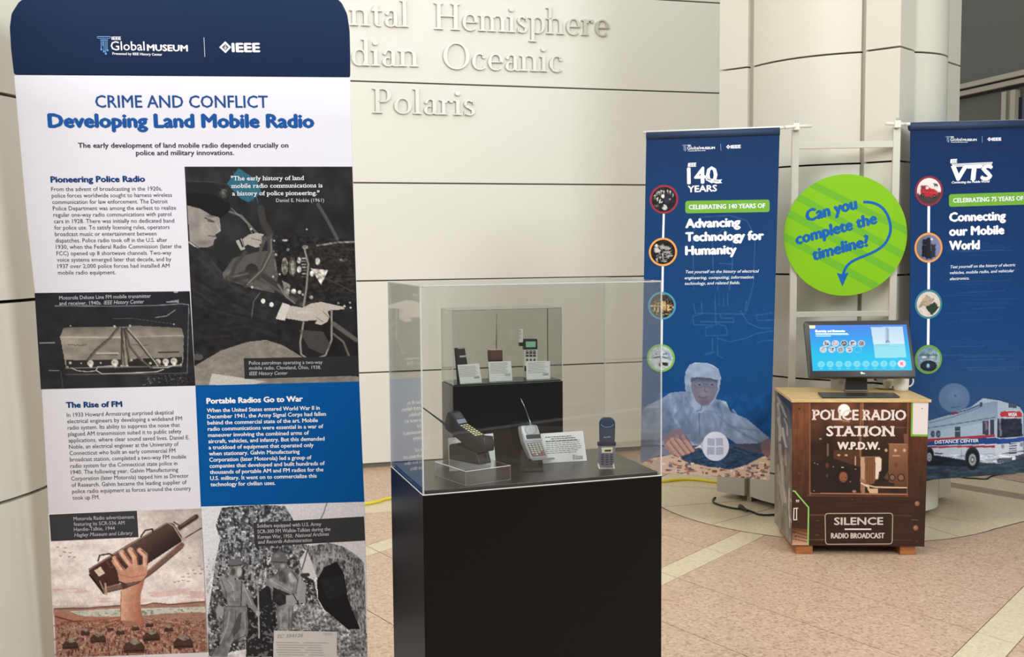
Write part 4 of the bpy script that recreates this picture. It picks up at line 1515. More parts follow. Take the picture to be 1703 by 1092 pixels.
def card(label, pl, z, quad, lines, h, seed, slope, logo_at=None, th=0.0015, zfix=None, cat='card', group=None, rx=(0.08, 0.95)):
    """standing caption card; quad in z units TL,TR,BR,BL"""
    P = [pl.px(*z(*p)) for p in quad]
    if zfix is not None:
        for i in (2, 3):
            P[i] = P[i] + pl.V * ((zfix - P[i][2]) / pl.V[2])
    base = (P[2] + P[3]) / 2
    r = thing('caption_card', label, cat, base, group)
    MB().prism(P, -pl.N * th).build('card_sheet', M_paper, r)
    MB().prism([base - pl.N * 0.002 - pl.U * 0.006, base - pl.N * 0.002 + pl.U * 0.006, (P[0] + P[1]) / 2 * 0.6 + base * 0.4 - pl.N * 0.0018], -cross_back(pl) * 0.012).build('easel_foot', M_paper, r)
    x0 = quad[0][0] + (quad[1][0] - quad[0][0]) * rx[0]
    x1 = quad[0][0] + (quad[1][0] - quad[0][0]) * rx[1]
    t = scrib(pl, z, x0, x1, lines, h, 0.0004, seed, slope)
    if len(lines):
        t.build('printed_text', M_txt, r, kind='stuff')
    if logo_at:
        t = MB()
        text(t, pl, 'Global', z(logo_at[0], logo_at[1]), z(logo_at[2], logo_at[1] + slope * (logo_at[2] - logo_at[0])), logo_at[3] * z.k, d=0.0004)
        text(t, pl, 'MUSEUM', z(logo_at[0], logo_at[1] + logo_at[3] * 0.95), z(logo_at[2], logo_at[1] + logo_at[3] * 0.95 + slope * (logo_at[2] - logo_at[0])), logo_at[3] * 0.62 * z.k, bold=0.06, d=0.0004)
        t.build('printed_logo', M_ink, r, kind='stuff')
    return r


def cross_back(pl):
    return pl.N


M_ph = mat('phone_black_plastic', (32, 32, 32), 0.38, spec=0.4)
M_phd = mat('phone_deep_black', (18, 18, 19), 0.4)
M_glossgrey = mat('phone_grey_window', (120, 130, 138), 0.12, spec=0.6)
M_key = mat('key_cream', (236, 230, 170), 0.5)

# ---- clear bent stand under the brick phone
z4b = Zm(680, 640, 180 / 1228)
zr = 0.962
Ls, Fs, Rs = (0.073, 0.163), (0.112, 0.022), (0.235, 0.050)
Bs = (Ls[0] + Rs[0] - Fs[0], Ls[1] + Rs[1] - Fs[1])
st = thing('acrylic_stand', 'low clear acrylic stand under the black brick phone', 'stand', W(*[(Ls[i] + Rs[i]) / 2 for i in (0, 1)], ZS))
cs = [Ls, Fs, Rs, Bs]
MB().prism([W(a, b, zr - 0.003) for a, b in cs], UP * 0.003).build('top_plate', M_acr, st)
for a, b in ((0, 1), (1, 2)):
    p, q = W(*cs[a], ZS), W(*cs[b], ZS)
    n = np.cross(q - p, UP)
    n = n / np.linalg.norm(n) * 0.002
    MB().prism([p, q, q + UP * (zr - ZS - 0.003), p + UP * (zr - ZS - 0.003)], n).build('side_plate', M_acr, st)
    MB().tube([p + UP * (zr - ZS - 0.0015), q + UP * (zr - ZS - 0.0015)], 0.0011, 6).build('bright_edge', MATS['acrylic_cut_edge'], st)
    MB().tube([p + UP * 0.001, q + UP * 0.001], 0.0006, 6).build('bright_edge', M_edge, st)
for i in range(3):
    p = W(*cs[i], ZS)
    MB().tube([p + UP * 0.001, p + UP * (zr - ZS - 0.002)], 0.0006, 6).build('bright_edge', M_edge, st)
for a, b in ((2, 3), (3, 0)):
    MB().tube([W(*cs[a], zr - 0.0015), W(*cs[b], zr - 0.0015)], 0.0008, 6).build('bright_edge', M_edge, st)

# ---- brick phone in its charger
fdir = cU * 0.46 - cV * 0.89
wdir = cU * 0.89 + cV * 0.46
C0 = W(0.111, 0.170, zr + 0.0005)
SP = Pl(C0, fdir, UP)


def sp(pts):
    return [SP.px(*z4b(*p)) for p in pts]


bp = thing('desktop_charger', 'black wedge charger base holding the brick phone, on the clear stand', 'charger', C0 + wdir * 0.02)
prof = sp([(456, 845), (452, 684), (476, 668), (530, 672), (690, 742), (772, 782), (802, 912)])
zmin = C0[2]
prof[0][2] = zmin
prof[-1][2] = zmin
MB().prism(prof, wdir * 0.042, bev=0.002).build('charger_body', M_phd, bp)
p0 = sp([(772, 782)])[0]
p1 = sp([(802, 912)])[0]
MB().prism([p0 + wdir * 0.027 + fdir * 0.0018 + UP * -0.004, p0 + wdir * 0.038 + fdir * 0.0018 - UP * 0.004, p1 * .5 + p0 * .5 + wdir * 0.038 + fdir * 0.002, p1 * .5 + p0 * .5 + wdir * 0.027 + fdir * 0.002], fdir * 0.0012).build('charging_lamp_window', M_ph, bp)
ph = thing('brick_phone', 'bulky black brick mobile phone with cream keys, leaning in its charger', 'mobile phone', sp([(690, 742)])[0] + wdir * 0.02)
body = sp([(400, 500), (393, 440), (405, 380), (430, 304), (470, 322), (515, 392), (548, 452), (752, 592), (836, 598), (852, 700), (848, 764), (748, 776), (690, 742)])
o = MB().prism([b + wdir * 0.003 for b in body], wdir * 0.034, bev=0.0022).build('body', M_ph, ph)
autosmooth(o, 30)
Wd = wdir * 0.034


def onface(A, B, s, t, lift=0.0004):
    """point on the face between survey points A and B: s along, t across the width"""
    a, b = sp([A, B])
    e = (b - a)
    n = np.cross(e, wdir)
    n /= np.linalg.norm(n)
    if n[2] < 0:
        n = -n
    return a + e * s + wdir * (0.003 + 0.034 * t) + n * lift, n


def fquad(mb, A, B, s0, s1, t0, t1, h):
    P = [onface(A, B, s, t)[0] for s, t in ((s0, t0), (s1, t0), (s1, t1), (s0, t1))]
    n = onface(A, B, 0, 0)[1]
    mb.prism([p - n * 0.0006 for p in P], n * h)


t = MB(); fquad(t, (470, 322), (515, 392), 0.08, 1.0, 0.14, 0.86, 0.0012); t.build('earpiece', mat('phone_earpiece', (64, 66, 68), 0.3), ph)
t = MB(); fquad(t, (515, 392), (548, 452), 0.12, 0.9, 0.08, 0.92, 0.0014); t.build('display_window', M_glossgrey, ph)
t = MB()
for i in range(7):
    for j in range(3):
        fquad(t, (548, 452), (752, 592), 0.08 + i * 0.128, 0.07 + i * 0.13 + 0.060, 0.10 + j * 0.29, 0.10 + j * 0.29 + 0.17, 0.0010)
t.build('keypad', M_key, ph, kind='stuff')
A0 = sp([(395, 478), (352, 436), (300, 396), (230, 345), (150, 285), (98, 247)])
t = MB().tube([a + wdir * 0.012 for a in A0], [0.0042, 0.0032, 0.0024, 0.0020, 0.0017, 0.0015], 10)
t.build('antenna', M_ph, ph, smooth=True)
MB().lathe(A0[-1] + wdir * 0.012, [(0.0001, -0.0022), (0.0020, -0.0012), (0.0026, 0), (0.0020, 0.0012), (0.0001, 0.0022)], 12).build('antenna_tip', mat('antenna_tip_brown', (84, 60, 48), 0.5), ph, smooth=True)
pls = fr(0.205, 3)
card('large white caption card standing behind the brick phone, mostly hidden', pls, z4b, [(448, 602), (955, 548), (990, 885), (460, 850)], [], 5, 1, -0.1, zfix=ZS + 0.0008)

# ---- silver phone on an easel
z5b = Zm(840, 640, 220 / 1502)
pS = fr(0.170, 16, -14, 0.93, 0.33)
M_silver = mat('phone_silver_plastic', (176, 178, 178), 0.35, metal=0.15)
es = thing('phone_easel', 'small black easel stand under the silver phone', 'stand', W(0.32, 0.16, ZS))
pe = fr(0.178, 10)
e0 = [pe.px(*z5b(*p)) for p in [(186, 742), (212, 738), (243, 872), (372, 850), (378, 940), (168, 945)]]
for i in (4, 5):
    e0[i][2] = ZS + 0.0005
MB().prism(e0, cV * 0.003).build('easel_back', M_phd, es)
ft = [hitz(*z5b(*p), ZS + 0.0008) for p in [(168, 945), (378, 935), (440, 975), (180, 985)]]
MB().prism(ft, UP * 0.002).build('easel_foot', M_phd, es)
sil = thing('silver_phone', 'silver handheld mobile phone with raised aerial and open flap, on a black easel', 'mobile phone', pS.px(*z5b(300, 840)))
fc = [(184, 470), (196, 460), (350, 452), (368, 462), (382, 500), (420, 620), (486, 805), (476, 828), (312, 846), (292, 838), (212, 640), (190, 540)]
P = [pS.px(*z5b(*p)) for p in fc]
o = MB().prism(P, -pS.N * 0.017, bev=0.0022).build('body', M_silver, sil)
autosmooth(o, 35)
t = MB(); ring(t, pS, z5b(293, 505), 62 * z5b.k, 67 * z5b.k, 0.0007, 32, 0.72); t.build('earpiece_ring', mat('phone_grey_line', (120, 122, 122), 0.5), sil)
t = MB(); t.prism([pS.px(*z5b(*p), 0.0) for p in [(236, 566), (394, 556), (408, 602), (246, 614)]], pS.N * 0.0008); t.build('display_window', mat('lcd_dark', (62, 66, 60), 0.15), sil)
t = MB(); t.prism([pS.px(*z5b(*p), 0.0) for p in [(226, 624), (418, 610), (422, 628), (232, 642)]], pS.N * 0.0022, bev=0.0006); t.build('hinge_ridge', M_silver, sil)
t = MB(); t.prism([pS.px(*z5b(*p), 0.0) for p in [(248, 660), (404, 648), (460, 796), (310, 812)]], pS.N * 0.0006); t.build('keypad_panel', mat('keypad_dark', (96, 90, 84), 0.5), sil)
t, t2, t3 = MB(), MB(), MB()


def bil(q, s, u):
    a = [q[0][i] * (1 - s) + q[1][i] * s for i in (0, 1)]
    b = [q[3][i] * (1 - s) + q[2][i] * s for i in (0, 1)]
    return (a[0] * (1 - u) + b[0] * u, a[1] * (1 - u) + b[1] * u)


kq = [(252, 664), (402, 652), (456, 792), (312, 808)]
for r_ in range(6):
    for c_ in range(4):
        s0, s1 = 0.03 + c_ * 0.245, 0.03 + c_ * 0.245 + 0.18
        u0, u1 = 0.03 + r_ * 0.163, 0.03 + r_ * 0.163 + 0.11
        mbk = t2 if (r_ in (4, 5) and c_ == 3) or (r_ == 5 and c_ in (0, 2)) else t
        mbk.prism([pS.px(*z5b(*bil(kq, s, u)), 0.0006) for s, u in ((s0, u0), (s1, u0), (s1, u1), (s0, u1))], pS.N * 0.0012)
t.build('keypad', mat('key_grey', (190, 188, 178), 0.5), sil, kind='stuff')
t2.build('keypad', mat('key_red', (186, 92, 84), 0.5), sil, kind='stuff', label='reddish function keys')
t = MB(); t.prism([pS.px(*z5b(*p), 0.0) for p in [(306, 826), (556, 822), (572, 832), (560, 842), (318, 858), (300, 846)]], -pS.N * 0.004, bev=0.0008); t.build('mouth_flap', mat('phone_silver_dark', (128, 132, 130), 0.35), sil)
aa = [pS.px(*z5b(*p), -0.012) for p in [(320, 452), (312, 415), (290, 352), (250, 240), (208, 150)]]
MB().tube(aa, [0.0034, 0.0022, 0.0012, 0.0010, 0.0009], 10).build('antenna', mat('chrome', (190, 190, 188), 0.15, metal=1.0), sil, smooth=True)
bigc = card('white caption card with a long text, standing right behind the silver phone', fr(0.205, -4, -6, 0.93, 0.42), z5b, [(402, 552), (884, 520), (930, 878), (430, 908)], [], 8, 2, -0.06, zfix=ZS + 0.0006)
pc = fr(0.205, -4, -6, 0.93, 0.42)
t = scrib(pc, z5b, 462, 868, [645 + 22 * i for i in range(0, 7)], 6, 0.0004, 5, -0.06, (0.85, 1))
t.build('printed_text', M_txt, bigc, kind='stuff')
t = MB()
for i, (a, b, y) in enumerate(((455, 762, 594), (520, 800, 612), (458, 820, 640))):
    scr = scrib(pc, z5b, a, b, [y], 9, 0.0004, 7 + i, -0.06, (0.98, 1))
    t.add(scr.V, scr.F)
t.build('printed_heading', mat('card_print_dark', (96, 96, 100), 0.8), bigc, kind='stuff')
t = MB()
text(t, pc, 'Global', z5b(796, 822), z5b(880, 818), 24 * z5b.k, d=0.0004)
text(t, pc, 'MUSEUM', z5b(800, 842), z5b(882, 838), 13 * z5b.k, bold=0.06, d=0.0004)
stroke(t, pc, z5b.L([(768, 796), (790, 795)]), 5 * z5b.k, 0.0004)
for x in (772, 779, 786):
    stroke(t, pc, z5b.L([(x, 800), (x + 2, 850 - abs(x - 779))]), 2.5 * z5b.k, 0.0004)
t.build('printed_logo', M_ink, bigc, kind='stuff')

# ---- blue flip phone on a clear prong stand
pF = fr(0.082, -16, -4, 0.93, 0.52)
M_fl = mat('flip_phone_blue', (42, 60, 84), 0.3)
M_fl2 = mat('flip_phone_purple_grey', (112, 114, 134), 0.35)
M_navyhinge = mat('flip_phone_hinge', (22, 24, 44), 0.35)
fl = thing('flip_phone', 'dark blue flip phone standing open at the right of the case', 'mobile phone', pF.px(*z5b(1155, 935)))
o = MB().prism([pF.px(*z5b(*p)) for p in [(1072, 655), (1070, 560), (1069, 430), (1078, 400), (1100, 376), (1130, 365), (1195, 365), (1225, 378), (1244, 402), (1252, 432), (1250, 560), (1246, 655)]], -pF.N * 0.006, bev=0.0016).build('lid', M_fl, fl)
autosmooth(o, 35)
pF.o = pF.o + pF.N * 0.0  # same plane for the lower half
o = MB().prism([pF.px(*z5b(*p)) for p in [(1062, 660), (1060, 760), (1064, 850), (1078, 902), (1102, 926), (1140, 936), (1180, 936), (1215, 922), (1238, 898), (1248, 850), (1252, 760), (1250, 660)]], -pF.N * 0.012, bev=0.0018).build('keypad_half', M_fl2, fl)
autosmooth(o, 35)
MB().prism([pF.px(*z5b(*p), 0.0015) for p in [(1050, 644), (1258, 644), (1258, 690), (1050, 690)]], -pF.N * 0.012, bev=0.0015).build('hinge', M_navyhinge, fl)
t = MB()
arc1 = [(1090 + 70 * (1 - math.cos(math.pi * k / 12)), 440 + 38 * math.sin(math.pi * k / 12)) for k in range(13)]
stroke(t, pF, z5b.L(arc1), 9 * z5b.k, 0.0006); t.build('earpiece_rim', mat('flip_rim_light', (120, 140, 160), 0.3), fl)
t = MB()
text(t, pF, 'StarTAC', z5b(1118, 600), z5b(1196, 597), 16 * z5b.k, ital=0.3, bold=0.03, d=0.0006); t.build('printed_logo', mat('silver_print', (190, 196, 204), 0.4), fl, kind='stuff')
t = MB(); t.prism([pF.px(*z5b(*p), 0.0) for p in [(1094, 710), (1220, 706), (1218, 766), (1098, 770)]], pF.N * 0.001); t.build('display_window', mat('lcd_cream', (222, 224, 178), 0.3), fl)
t = MB(); flat(t, pF, z5b.L([(1128, 734), (1204, 730), (1202, 754), (1130, 756)]), 0.0014); t.build('display_text', M_phd, fl)
t = MB()
for r_ in range(5):
    for c_ in range(3):
        cx_, cy_ = 1106 + c_ * 50, 790 + r_ * 26 + (4 if c_ == 1 else 0)
        C = pF.px(*z5b(cx_, cy_))
        k = np.linalg.norm(pF.px(*z5b(cx_ + 1, cy_)) - C)
        ringp = [C + pF.U * (19 * k * math.cos(a)) + pF.V * (8 * k * math.sin(a)) for a in np.linspace(0, 2 * math.pi, 11)[:-1]]
        t.prism(ringp, pF.N * 0.0016)
t.build('keypad', mat('key_dark_blue', (36, 42, 62), 0.35), fl, kind='stuff')
fs = thing('prong_stand', 'tiny clear prong stand under the blue flip phone', 'stand', pF.px(*z5b(1155, 960)))
for xa in (1066, 1234):
    P = [pF.px(*z5b(xa + a, b)) for a, b in ((-14, 895), (0, 895), (14, 955), (14, 974), (-2, 974))]
    P[3][2] = P[4][2] = ZS + 0.0005
    MB().prism(P, -pF.N * 0.010).build('prong', MATS['acrylic_cut_edge'], fs)
P = [pF.px(*z5b(a, b), 0.001) for a, b in ((1080, 944), (1234, 944), (1234, 958), (1080, 958))]
MB().prism(P, -pF.N * 0.011).build('cross_bar', M_edge, fs)

# ---- three small exhibits with caption cards on the riser
z6b = Zm(730, 500, 220 / 1602)
pR = fr(0.300)
pq = fr(0.300, 14, -6, rz1, 0.2)
tp = thing('slim_phone', 'small closed black phone standing at the left on the black riser', 'mobile phone', pR.px(*z6b(280, 880)))
o_ = [pq.px(*z6b(*p)) for p in [(204, 570), (312, 561), (346, 760), (362, 880), (236, 892), (222, 760)]]
o_[3][2] = o_[4][2] = rz1 + 0.001
o = MB().prism(o_, -pq.N * 0.010, bev=0.0012).build('body', M_ph, tp)
t = MB(); t.prism([pq.px(*z6b(*p)) for p in [(226, 566), (304, 560), (306, 578), (230, 584)]], pq.N * 0.0008); t.build('top_trim', M_steel, tp)
t = MB(); t.prism([pq.px(*z6b(*p)) for p in [(250, 664), (324, 658), (326, 680), (253, 686)]], pq.N * 0.0006); t.build('name_plate', mat('silver_plate', (200, 202, 204), 0.3, metal=0.4), tp)
# wooden receiver
rb = thing('wooden_receiver', 'small dark red wooden receiver with a tall thin aerial, on a clear block', 'radio', W(ru0 + 0.13, 0.3, rz1))
pb = fr(0.285, 9)
fb = [pb.px(*z6b(*p)) for p in [(626, 600), (770, 596), (773, 714), (629, 719)]]
MB().prism(fb, -pb.N * 0.020, bev=0.0005).build('wooden_case', wood('rosewood', (112, 58, 46), (78, 40, 34), (4, 4, 60), 0.4), rb)
MB().prism([fb[0] - pb.N * 0.001 + UP * 0.0005, fb[1] - pb.N * 0.001 + UP * 0.0005, fb[1] - pb.N * 0.021 + UP * 0.0005, fb[0] - pb.N * 0.021 + UP * 0.0005], UP * 0.0010).build('cream_top', mat('bone_top', (212, 202, 168), 0.5), rb)
MB().prism([fb[3] - pb.N * 0.001, fb[2] - pb.N * 0.001, fb[2] * [1, 1, 0] + UP * (rz1 + 0.0006) - pb.N * 0.001, fb[3] * [1, 1, 0] + UP * (rz1 + 0.0006) - pb.N * 0.001], -pb.N * 0.015).build('clear_block', M_acr2, rb)
a0 = (fb[0] * 0.35 + fb[1] * 0.65) - pb.N * 0.012 + UP * 0.001
a1 = fr(0.297).px(*z6b(700, 160))
MB().tube([a0, a0 * 0.98 + a1 * 0.02, a0 * 0.7 + a1 * 0.3, a0 * 0.69 + a1 * 0.31, a0 * 0.4 + a1 * 0.6, a0 * 0.39 + a1 * 0.61, a1], [0.0018, 0.0014, 0.0014, 0.0011, 0.0011, 0.0008, 0.0008], 8).build('antenna', mat('aerial_dark_steel', (92, 90, 84), 0.3, metal=0.7), rb, smooth=True)
MB().lathe(a1, [(0.0001, -0.0013), (0.0013, 0), (0.0001, 0.0013)], 10).build('antenna_tip', M_phd, rb)
# white handset
pw = fr(0.305)
wh = thing('white_handset', 'white keypad handset with green screen and flat white aerial, right on the riser', 'mobile phone', pw.px(*z6b(1110, 880)))
M_off = mat('handset_white', (232, 230, 218), 0.4)
o_ = [pw.px(*z6b(*p)) for p in [(1030, 585), (1192, 582), (1196, 880), (1038, 885)]]
o_[2][2] = o_[3][2] = rz1 + 0.001
MB().prism(o_, -pw.N * 0.012, bev=0.001).build('body', M_off, wh)
MB().prism([pw.px(*z6b(*p), 0.0008) for p in [(1028, 470), (1034, 462), (1184, 460), (1192, 468), (1194, 588), (1030, 592)]], -pw.N * 0.014, bev=0.001).build('screen_housing', M_phd, wh)
MB().prism([pw.px(*z6b(*p), 0.0008) for p in [(1050, 492), (1170, 490), (1168, 560), (1053, 562)]], pw.N * 0.0006).build('green_screen', mat('lcd_green', (150, 210, 170), 0.3), wh)
MB().prism([pw.px(*z6b(*p), 0.0) for p in [(1034, 786), (1052, 786), (1062, 830), (1060, 850), (1036, 850)]], pw.N * 0.001).build('side_grip', M_phd, wh)
t, t2 = MB(), MB()
for r_, y in enumerate((606, 630, 664, 714)):
    for c_ in range(3):
        x = 1068 + c_ * 44
        hw, hh = (15, 6) if r_ == 0 else (16, 12) if r_ < 3 else (11, 13)
        (t2 if (r_ == 0 and c_ == 0) else t).prism([pw.px(*z6b(x + a, y + b)) for a, b in ((-hw, -hh), (hw, -hh), (hw, hh), (-hw, hh))], pw.N * 0.0012)
t.build('keypad', mat('key_charcoal', (72, 72, 74), 0.5), wh, kind='stuff')
t2.build('red_key', mat('key_red2', (190, 90, 90), 0.5), wh)
MB().prism([pw.px(*z6b(*p)) for p in [(972, 346), (1020, 342), (1018, 502), (974, 505)]], -pw.N * 0.004, bev=0.0006).build('antenna', M_off, wh)
t = MB()
for y in (366, 402, 446):
    stroke(t, pw, z6b.L([(982, y - 12), (984, y + 12)]), 12 * z6b.k, 0.0004)
t.build('printed_text', mat('print_pale_grey', (170, 170, 165), 0.7), wh, kind='stuff')
MB().prism([pw.px(*z6b(*p), 0.0005) for p in [(968, 506), (1024, 500), (1030, 520), (1030, 545), (974, 548)]], -pw.N * 0.006, bev=0.0005).build('antenna_joint', M_phd, wh)
for lab, dy, qd, sd, lg in (
        ('small caption card on the riser in front of the slim black phone', 6, [(226, 776), (486, 757), (518, 950), (256, 970)], 11, (424, 924, 486, 15)),
        ('small caption card on the riser in front of the wooden receiver', 3, [(598, 736), (872, 730), (888, 926), (608, 935)], 12, (798, 892, 864, 15)),
        ('small caption card on the riser in front of the white handset', 0, [(1056, 731), (1345, 728), (1348, 922), (1060, 928)], 13, (1256, 888, 1324, 15))):
    plc = fr(0.262, dy, -8, rz1, 0.3)
    x0 = qd[0][0]
    ys = [qd[0][1] + 24 + 17 * i for i in range(8)]
    card(lab, plc, z6b, qd, ys, 4, sd, -0.05, lg, zfix=rz1 + 0.0005, th=0.001, group=None)

# ================================================================== RAISED WALL LETTERING
M_let = mat('raised_letter_satin_metal', (198, 195, 182), 0.38, metal=0.35, spec=0.6)


class Glyph:
    """flat pieces in cap-height units; every letter becomes one raised object"""

    def __init__(s):
        s.p = []

    def poly(s, *pts):
        s.p.append(list(pts))

    def stem(s, x, y0, y1, w=0.115):
        s.poly((x, y0), (x + w, y0), (x + w, y1), (x, y1))

    def foot(s, x, y=0.0, w=0.115, e=0.085, t=0.035, up=True):
        k = 1 if up else -1
        s.poly((x - e, y), (x + w + e, y), (x + w + e, y + k * t * .7), (x + w + 0.015, y + k * t * 1.7), (x - 0.015, y + k * t * 1.7), (x - e, y + k * t * .7))

    def flag(s, x, y, w=0.115, e=0.085):
        s.poly((x + w, y), (x + w, y - 0.10), (x, y - 0.075), (x - e, y - 0.055), (x - e, y - 0.032))

    def arc(s, cx, cy, rx, ry, a0, a1, thin=0.035, thick=0.115, n=22, f=None):
        P = []
        for k in range(n + 1):
            a = math.radians(a0 + (a1 - a0) * k / n)
            c, si = math.cos(a), math.sin(a)
            t = thin + (thick - thin) * abs(c) ** 1.6 if f is None else f(k / n)
            P.append(((cx + rx * c, cy + ry * si), (cx + (rx - t) * c, cy + (ry - min(t, thin + (t - thin) * 0.35)) * si)))
        for (o0, i0), (o1, i1) in zip(P[:-1], P[1:]):
            s.poly(o0, o1, i1, i0)

    def dot(s, x, y, r=0.075):
        s.poly(*[(x + r * math.cos(a), y + r * math.sin(a)) for a in np.linspace(0, 2 * math.pi, 17)[:-1]])


XH = 0.62


def g_n(m=False):
    g = Glyph()
    g.stem(0.09, 0, XH); g.foot(0.09); g.flag(0.09, XH + .01)
    w = 0.40 if not m else 0.36
    for k in range(2 if m else 1):
        x = 0.09 + k * w
        g.arc(x + 0.115 + (w - 0.115) / 2 - 0.02, XH - 0.17, (w - 0.115) / 2 + 0.10, 0.18, 0, 150, 0.05, 0.115)
        g.stem(x + w - 0.025 + 0.0, 0, XH - 0.16); g.foot(x + w - 0.025)
    return g, (0.09 + w * (2 if m else 1) + 0.20)


def g_dia():
    pass


def glyph(ch):
    g = Glyph()
    if ch == 'n':
        return g_n()
    if ch == 'm':
        return g_n(True)
    if ch == 'l':
        g.stem(0.09, 0, 1.04); g.foot(0.09); g.flag(0.09, 1.05); return g, 0.31
    if ch == 'i':
        g.stem(0.09, 0, XH); g.foot(0.09); g.flag(0.09, XH + .01); g.dot(0.145, 0.88, 0.082); return g, 0.31
    if ch == 'h':
        g, w = g_n(); g.stem(0.09, 0, 1.04); g.flag(0.09, 1.05); return g, w
    if ch == 'r':
        g.stem(0.09, 0, XH); g.foot(0.09); g.flag(0.09, XH + .01)
        g.arc(0.33, XH - 0.17, 0.16, 0.17, 60, 165, 0.05, 0.09); g.dot(0.40, XH - 0.065, 0.062); return g, 0.47
    if ch == 't':
        g.stem(0.11, 0.10, 0.80); g.poly((0.02, XH), (0.36, XH), (0.36, XH - 0.05), (0.02, XH - 0.05)); g.poly((0.02, XH - .02), (0.115, 0.80), (0.12, XH - .02))
        g.arc(0.26, 0.13, 0.15, 0.145, 180, 300, 0.045, 0.115); return g, 0.40
    if ch == 'a':
        g.stem(0.33, 0.09, XH - 0.15); g.arc(0.26, XH - 0.17, 0.185, 0.185, 0, 150, 0.045, 0.115); g.dot(0.125, XH - 0.13, 0.055)
        g.arc(0.235, 0.165, 0.185, 0.18, 75, 330, 0.04, 0.11); g.arc(0.47, 0.09, 0.14, 0.10, 180, 300, 0.04, 0.115); return g, 0.54
    if ch == 'e':
        g.arc(0.30, XH / 2, 0.26, XH / 2 + 0.015, 0, 315, 0.04, 0.115, 30); g.poly((0.10, 0.335), (0.52, 0.335), (0.55, 0.30), (0.10, 0.295)); return g, 0.58
    if ch == 'c':
        g.arc(0.30, XH / 2, 0.26, XH / 2 + 0.015, 48, 318, 0.04, 0.12, 30); g.dot(0.44, XH - 0.12, 0.060); return g, 0.54
    if ch == 'o':
        g.arc(0.32, XH / 2, 0.28, XH / 2 + 0.015, 0, 360, 0.045, 0.115, 36); return g, 0.64
    if ch == 'O':
        g.arc(0.48, 0.5, 0.44, 0.52, 0, 360, 0.045, 0.13, 44); return g, 0.96
    if ch == 's':
        g.arc(0.21, XH - 0.155, 0.165, 0.165, 35, 235, 0.05, 0.09); g.arc(0.22, 0.155, 0.175, 0.165, -145, 62, 0.05, 0.10)
        g.poly((0.075, 0.40), (0.17, 0.42), (0.375, 0.25), (0.335, 0.165), (0.10, 0.33))
        g.poly((0.335, XH), (0.36, XH), (0.36, XH - 0.17), (0.33, XH - 0.17)); g.poly((0.05, 0.0), (0.075, 0.0), (0.09, 0.18), (0.05, 0.18)); return g, 0.44
    if ch == 'p':
        g.stem(0.09, -0.33, XH); g.foot(0.09, -0.33); g.flag(0.09, XH + .01); g.arc(0.32, XH / 2, 0.26, XH / 2 + 0.01, -150, 150, 0.04, 0.115, 30); return g, 0.62
    if ch == 'd':
        g.stem(0.43, 0.0, 1.04); g.flag(0.43, 1.05); g.foot(0.43, 0, e=0.06); g.arc(0.29, XH / 2, 0.25, XH / 2 + 0.01, 30, 330, 0.04, 0.115, 30); return g, 0.64
    if ch == 'H':
        for x in (0.11, 0.68):
            g.stem(x, 0, 1.0, 0.13); g.foot(x, 0, 0.13, 0.095); g.foot(x, 1.0, 0.13, 0.095, up=False)
        g.poly((0.2, 0.49), (0.72, 0.49), (0.72, 0.535), (0.2, 0.535)); return g, 0.94
    if ch == 'P':
        g.stem(0.11, 0, 1.0, 0.13); g.foot(0.11, 0, 0.13, 0.10); g.foot(0.11, 1.0, 0.13, 0.095, up=False)
        g.arc(0.34, 0.72, 0.27, 0.28, -100, 95, 0.045, 0.13, 26); g.poly((0.2, 1.0), (0.36, 1.0), (0.36, 0.955), (0.2, 0.955)); g.poly((0.2, 0.44), (0.34, 0.44), (0.34, 0.485), (0.2, 0.485)); return g, 0.66
    return g, 0.4


def word(label, s, a, b, cap, font_x=None):
    """raise word s on the wall from survey baseline point a to b"""
    A, B = WP.uv(*a), WP.uv(*b)
    h = np.linalg.norm(WP.uv(a[0], a[1] - cap) - A)
    adv, x = [], 0
    for ch in s:
        g, wd = glyph(ch)
        adv.append((g, x))
        x += wd
    D = B - A
    sx = np.linalg.norm(D) / x
    ex = D / np.linalg.norm(D)
    root = thing('wall_lettering', label, 'lettering', WP.pt(*A, 0.0))
    for ch, (g, x0) in zip(s, adv):
        mb = MB()
        for k, pc in enumerate(g.p):
            P = []
            for px_, py_ in pc:
                u = A + ex * (x0 + px_) * sx + np.array([0, 1]) * py_ * h
                P.append(WP.pt(*u, 0.004))
            e = 0.0185 + 0.00004 * (k % 5)
            n = len(P)
            mb.prism(P, WP.N * e)
        mb.build('letter', M_let, root)
    return root


zl = Zm(580, 0, 460 / 1703)
word('raised serif letters "ntal" at the top left of the cream wall, beside the banner', 'ntal', zl(2, 158), zl(372, 170), 160 * zl.k)
word('raised serif word "Hemisphere" on the cream wall', 'Hemisphere', zl(520, 182), zl(1602, 226), 162 * zl.k)
word('raised serif letters "dian" on the second line of the cream wall, beside the banner', 'dian', zl(8, 405), zl(434, 413), 160 * zl.k)
word('raised serif word "Oceanic" on the cream wall', 'Oceanic', zl(572, 424), zl(1318, 446), 158 * zl.k)
word('raised serif word "Polaris" below the wall joint', 'Polaris', zl(142, 696), zl(780, 712), 152 * zl.k)

# ================================================================== BANNER STAND (ladder truss)
M_pole = mat('satin_aluminium', (206, 202, 188), 0.35, metal=0.35, spec=0.5)
TP = yawpl((1.475, 5.60, 0), -6.0)
truss = thing('banner_stand', 'pale metal ladder frame carrying the round green sign and both blue banners', 'stand', (1.73, 5.58, 0))


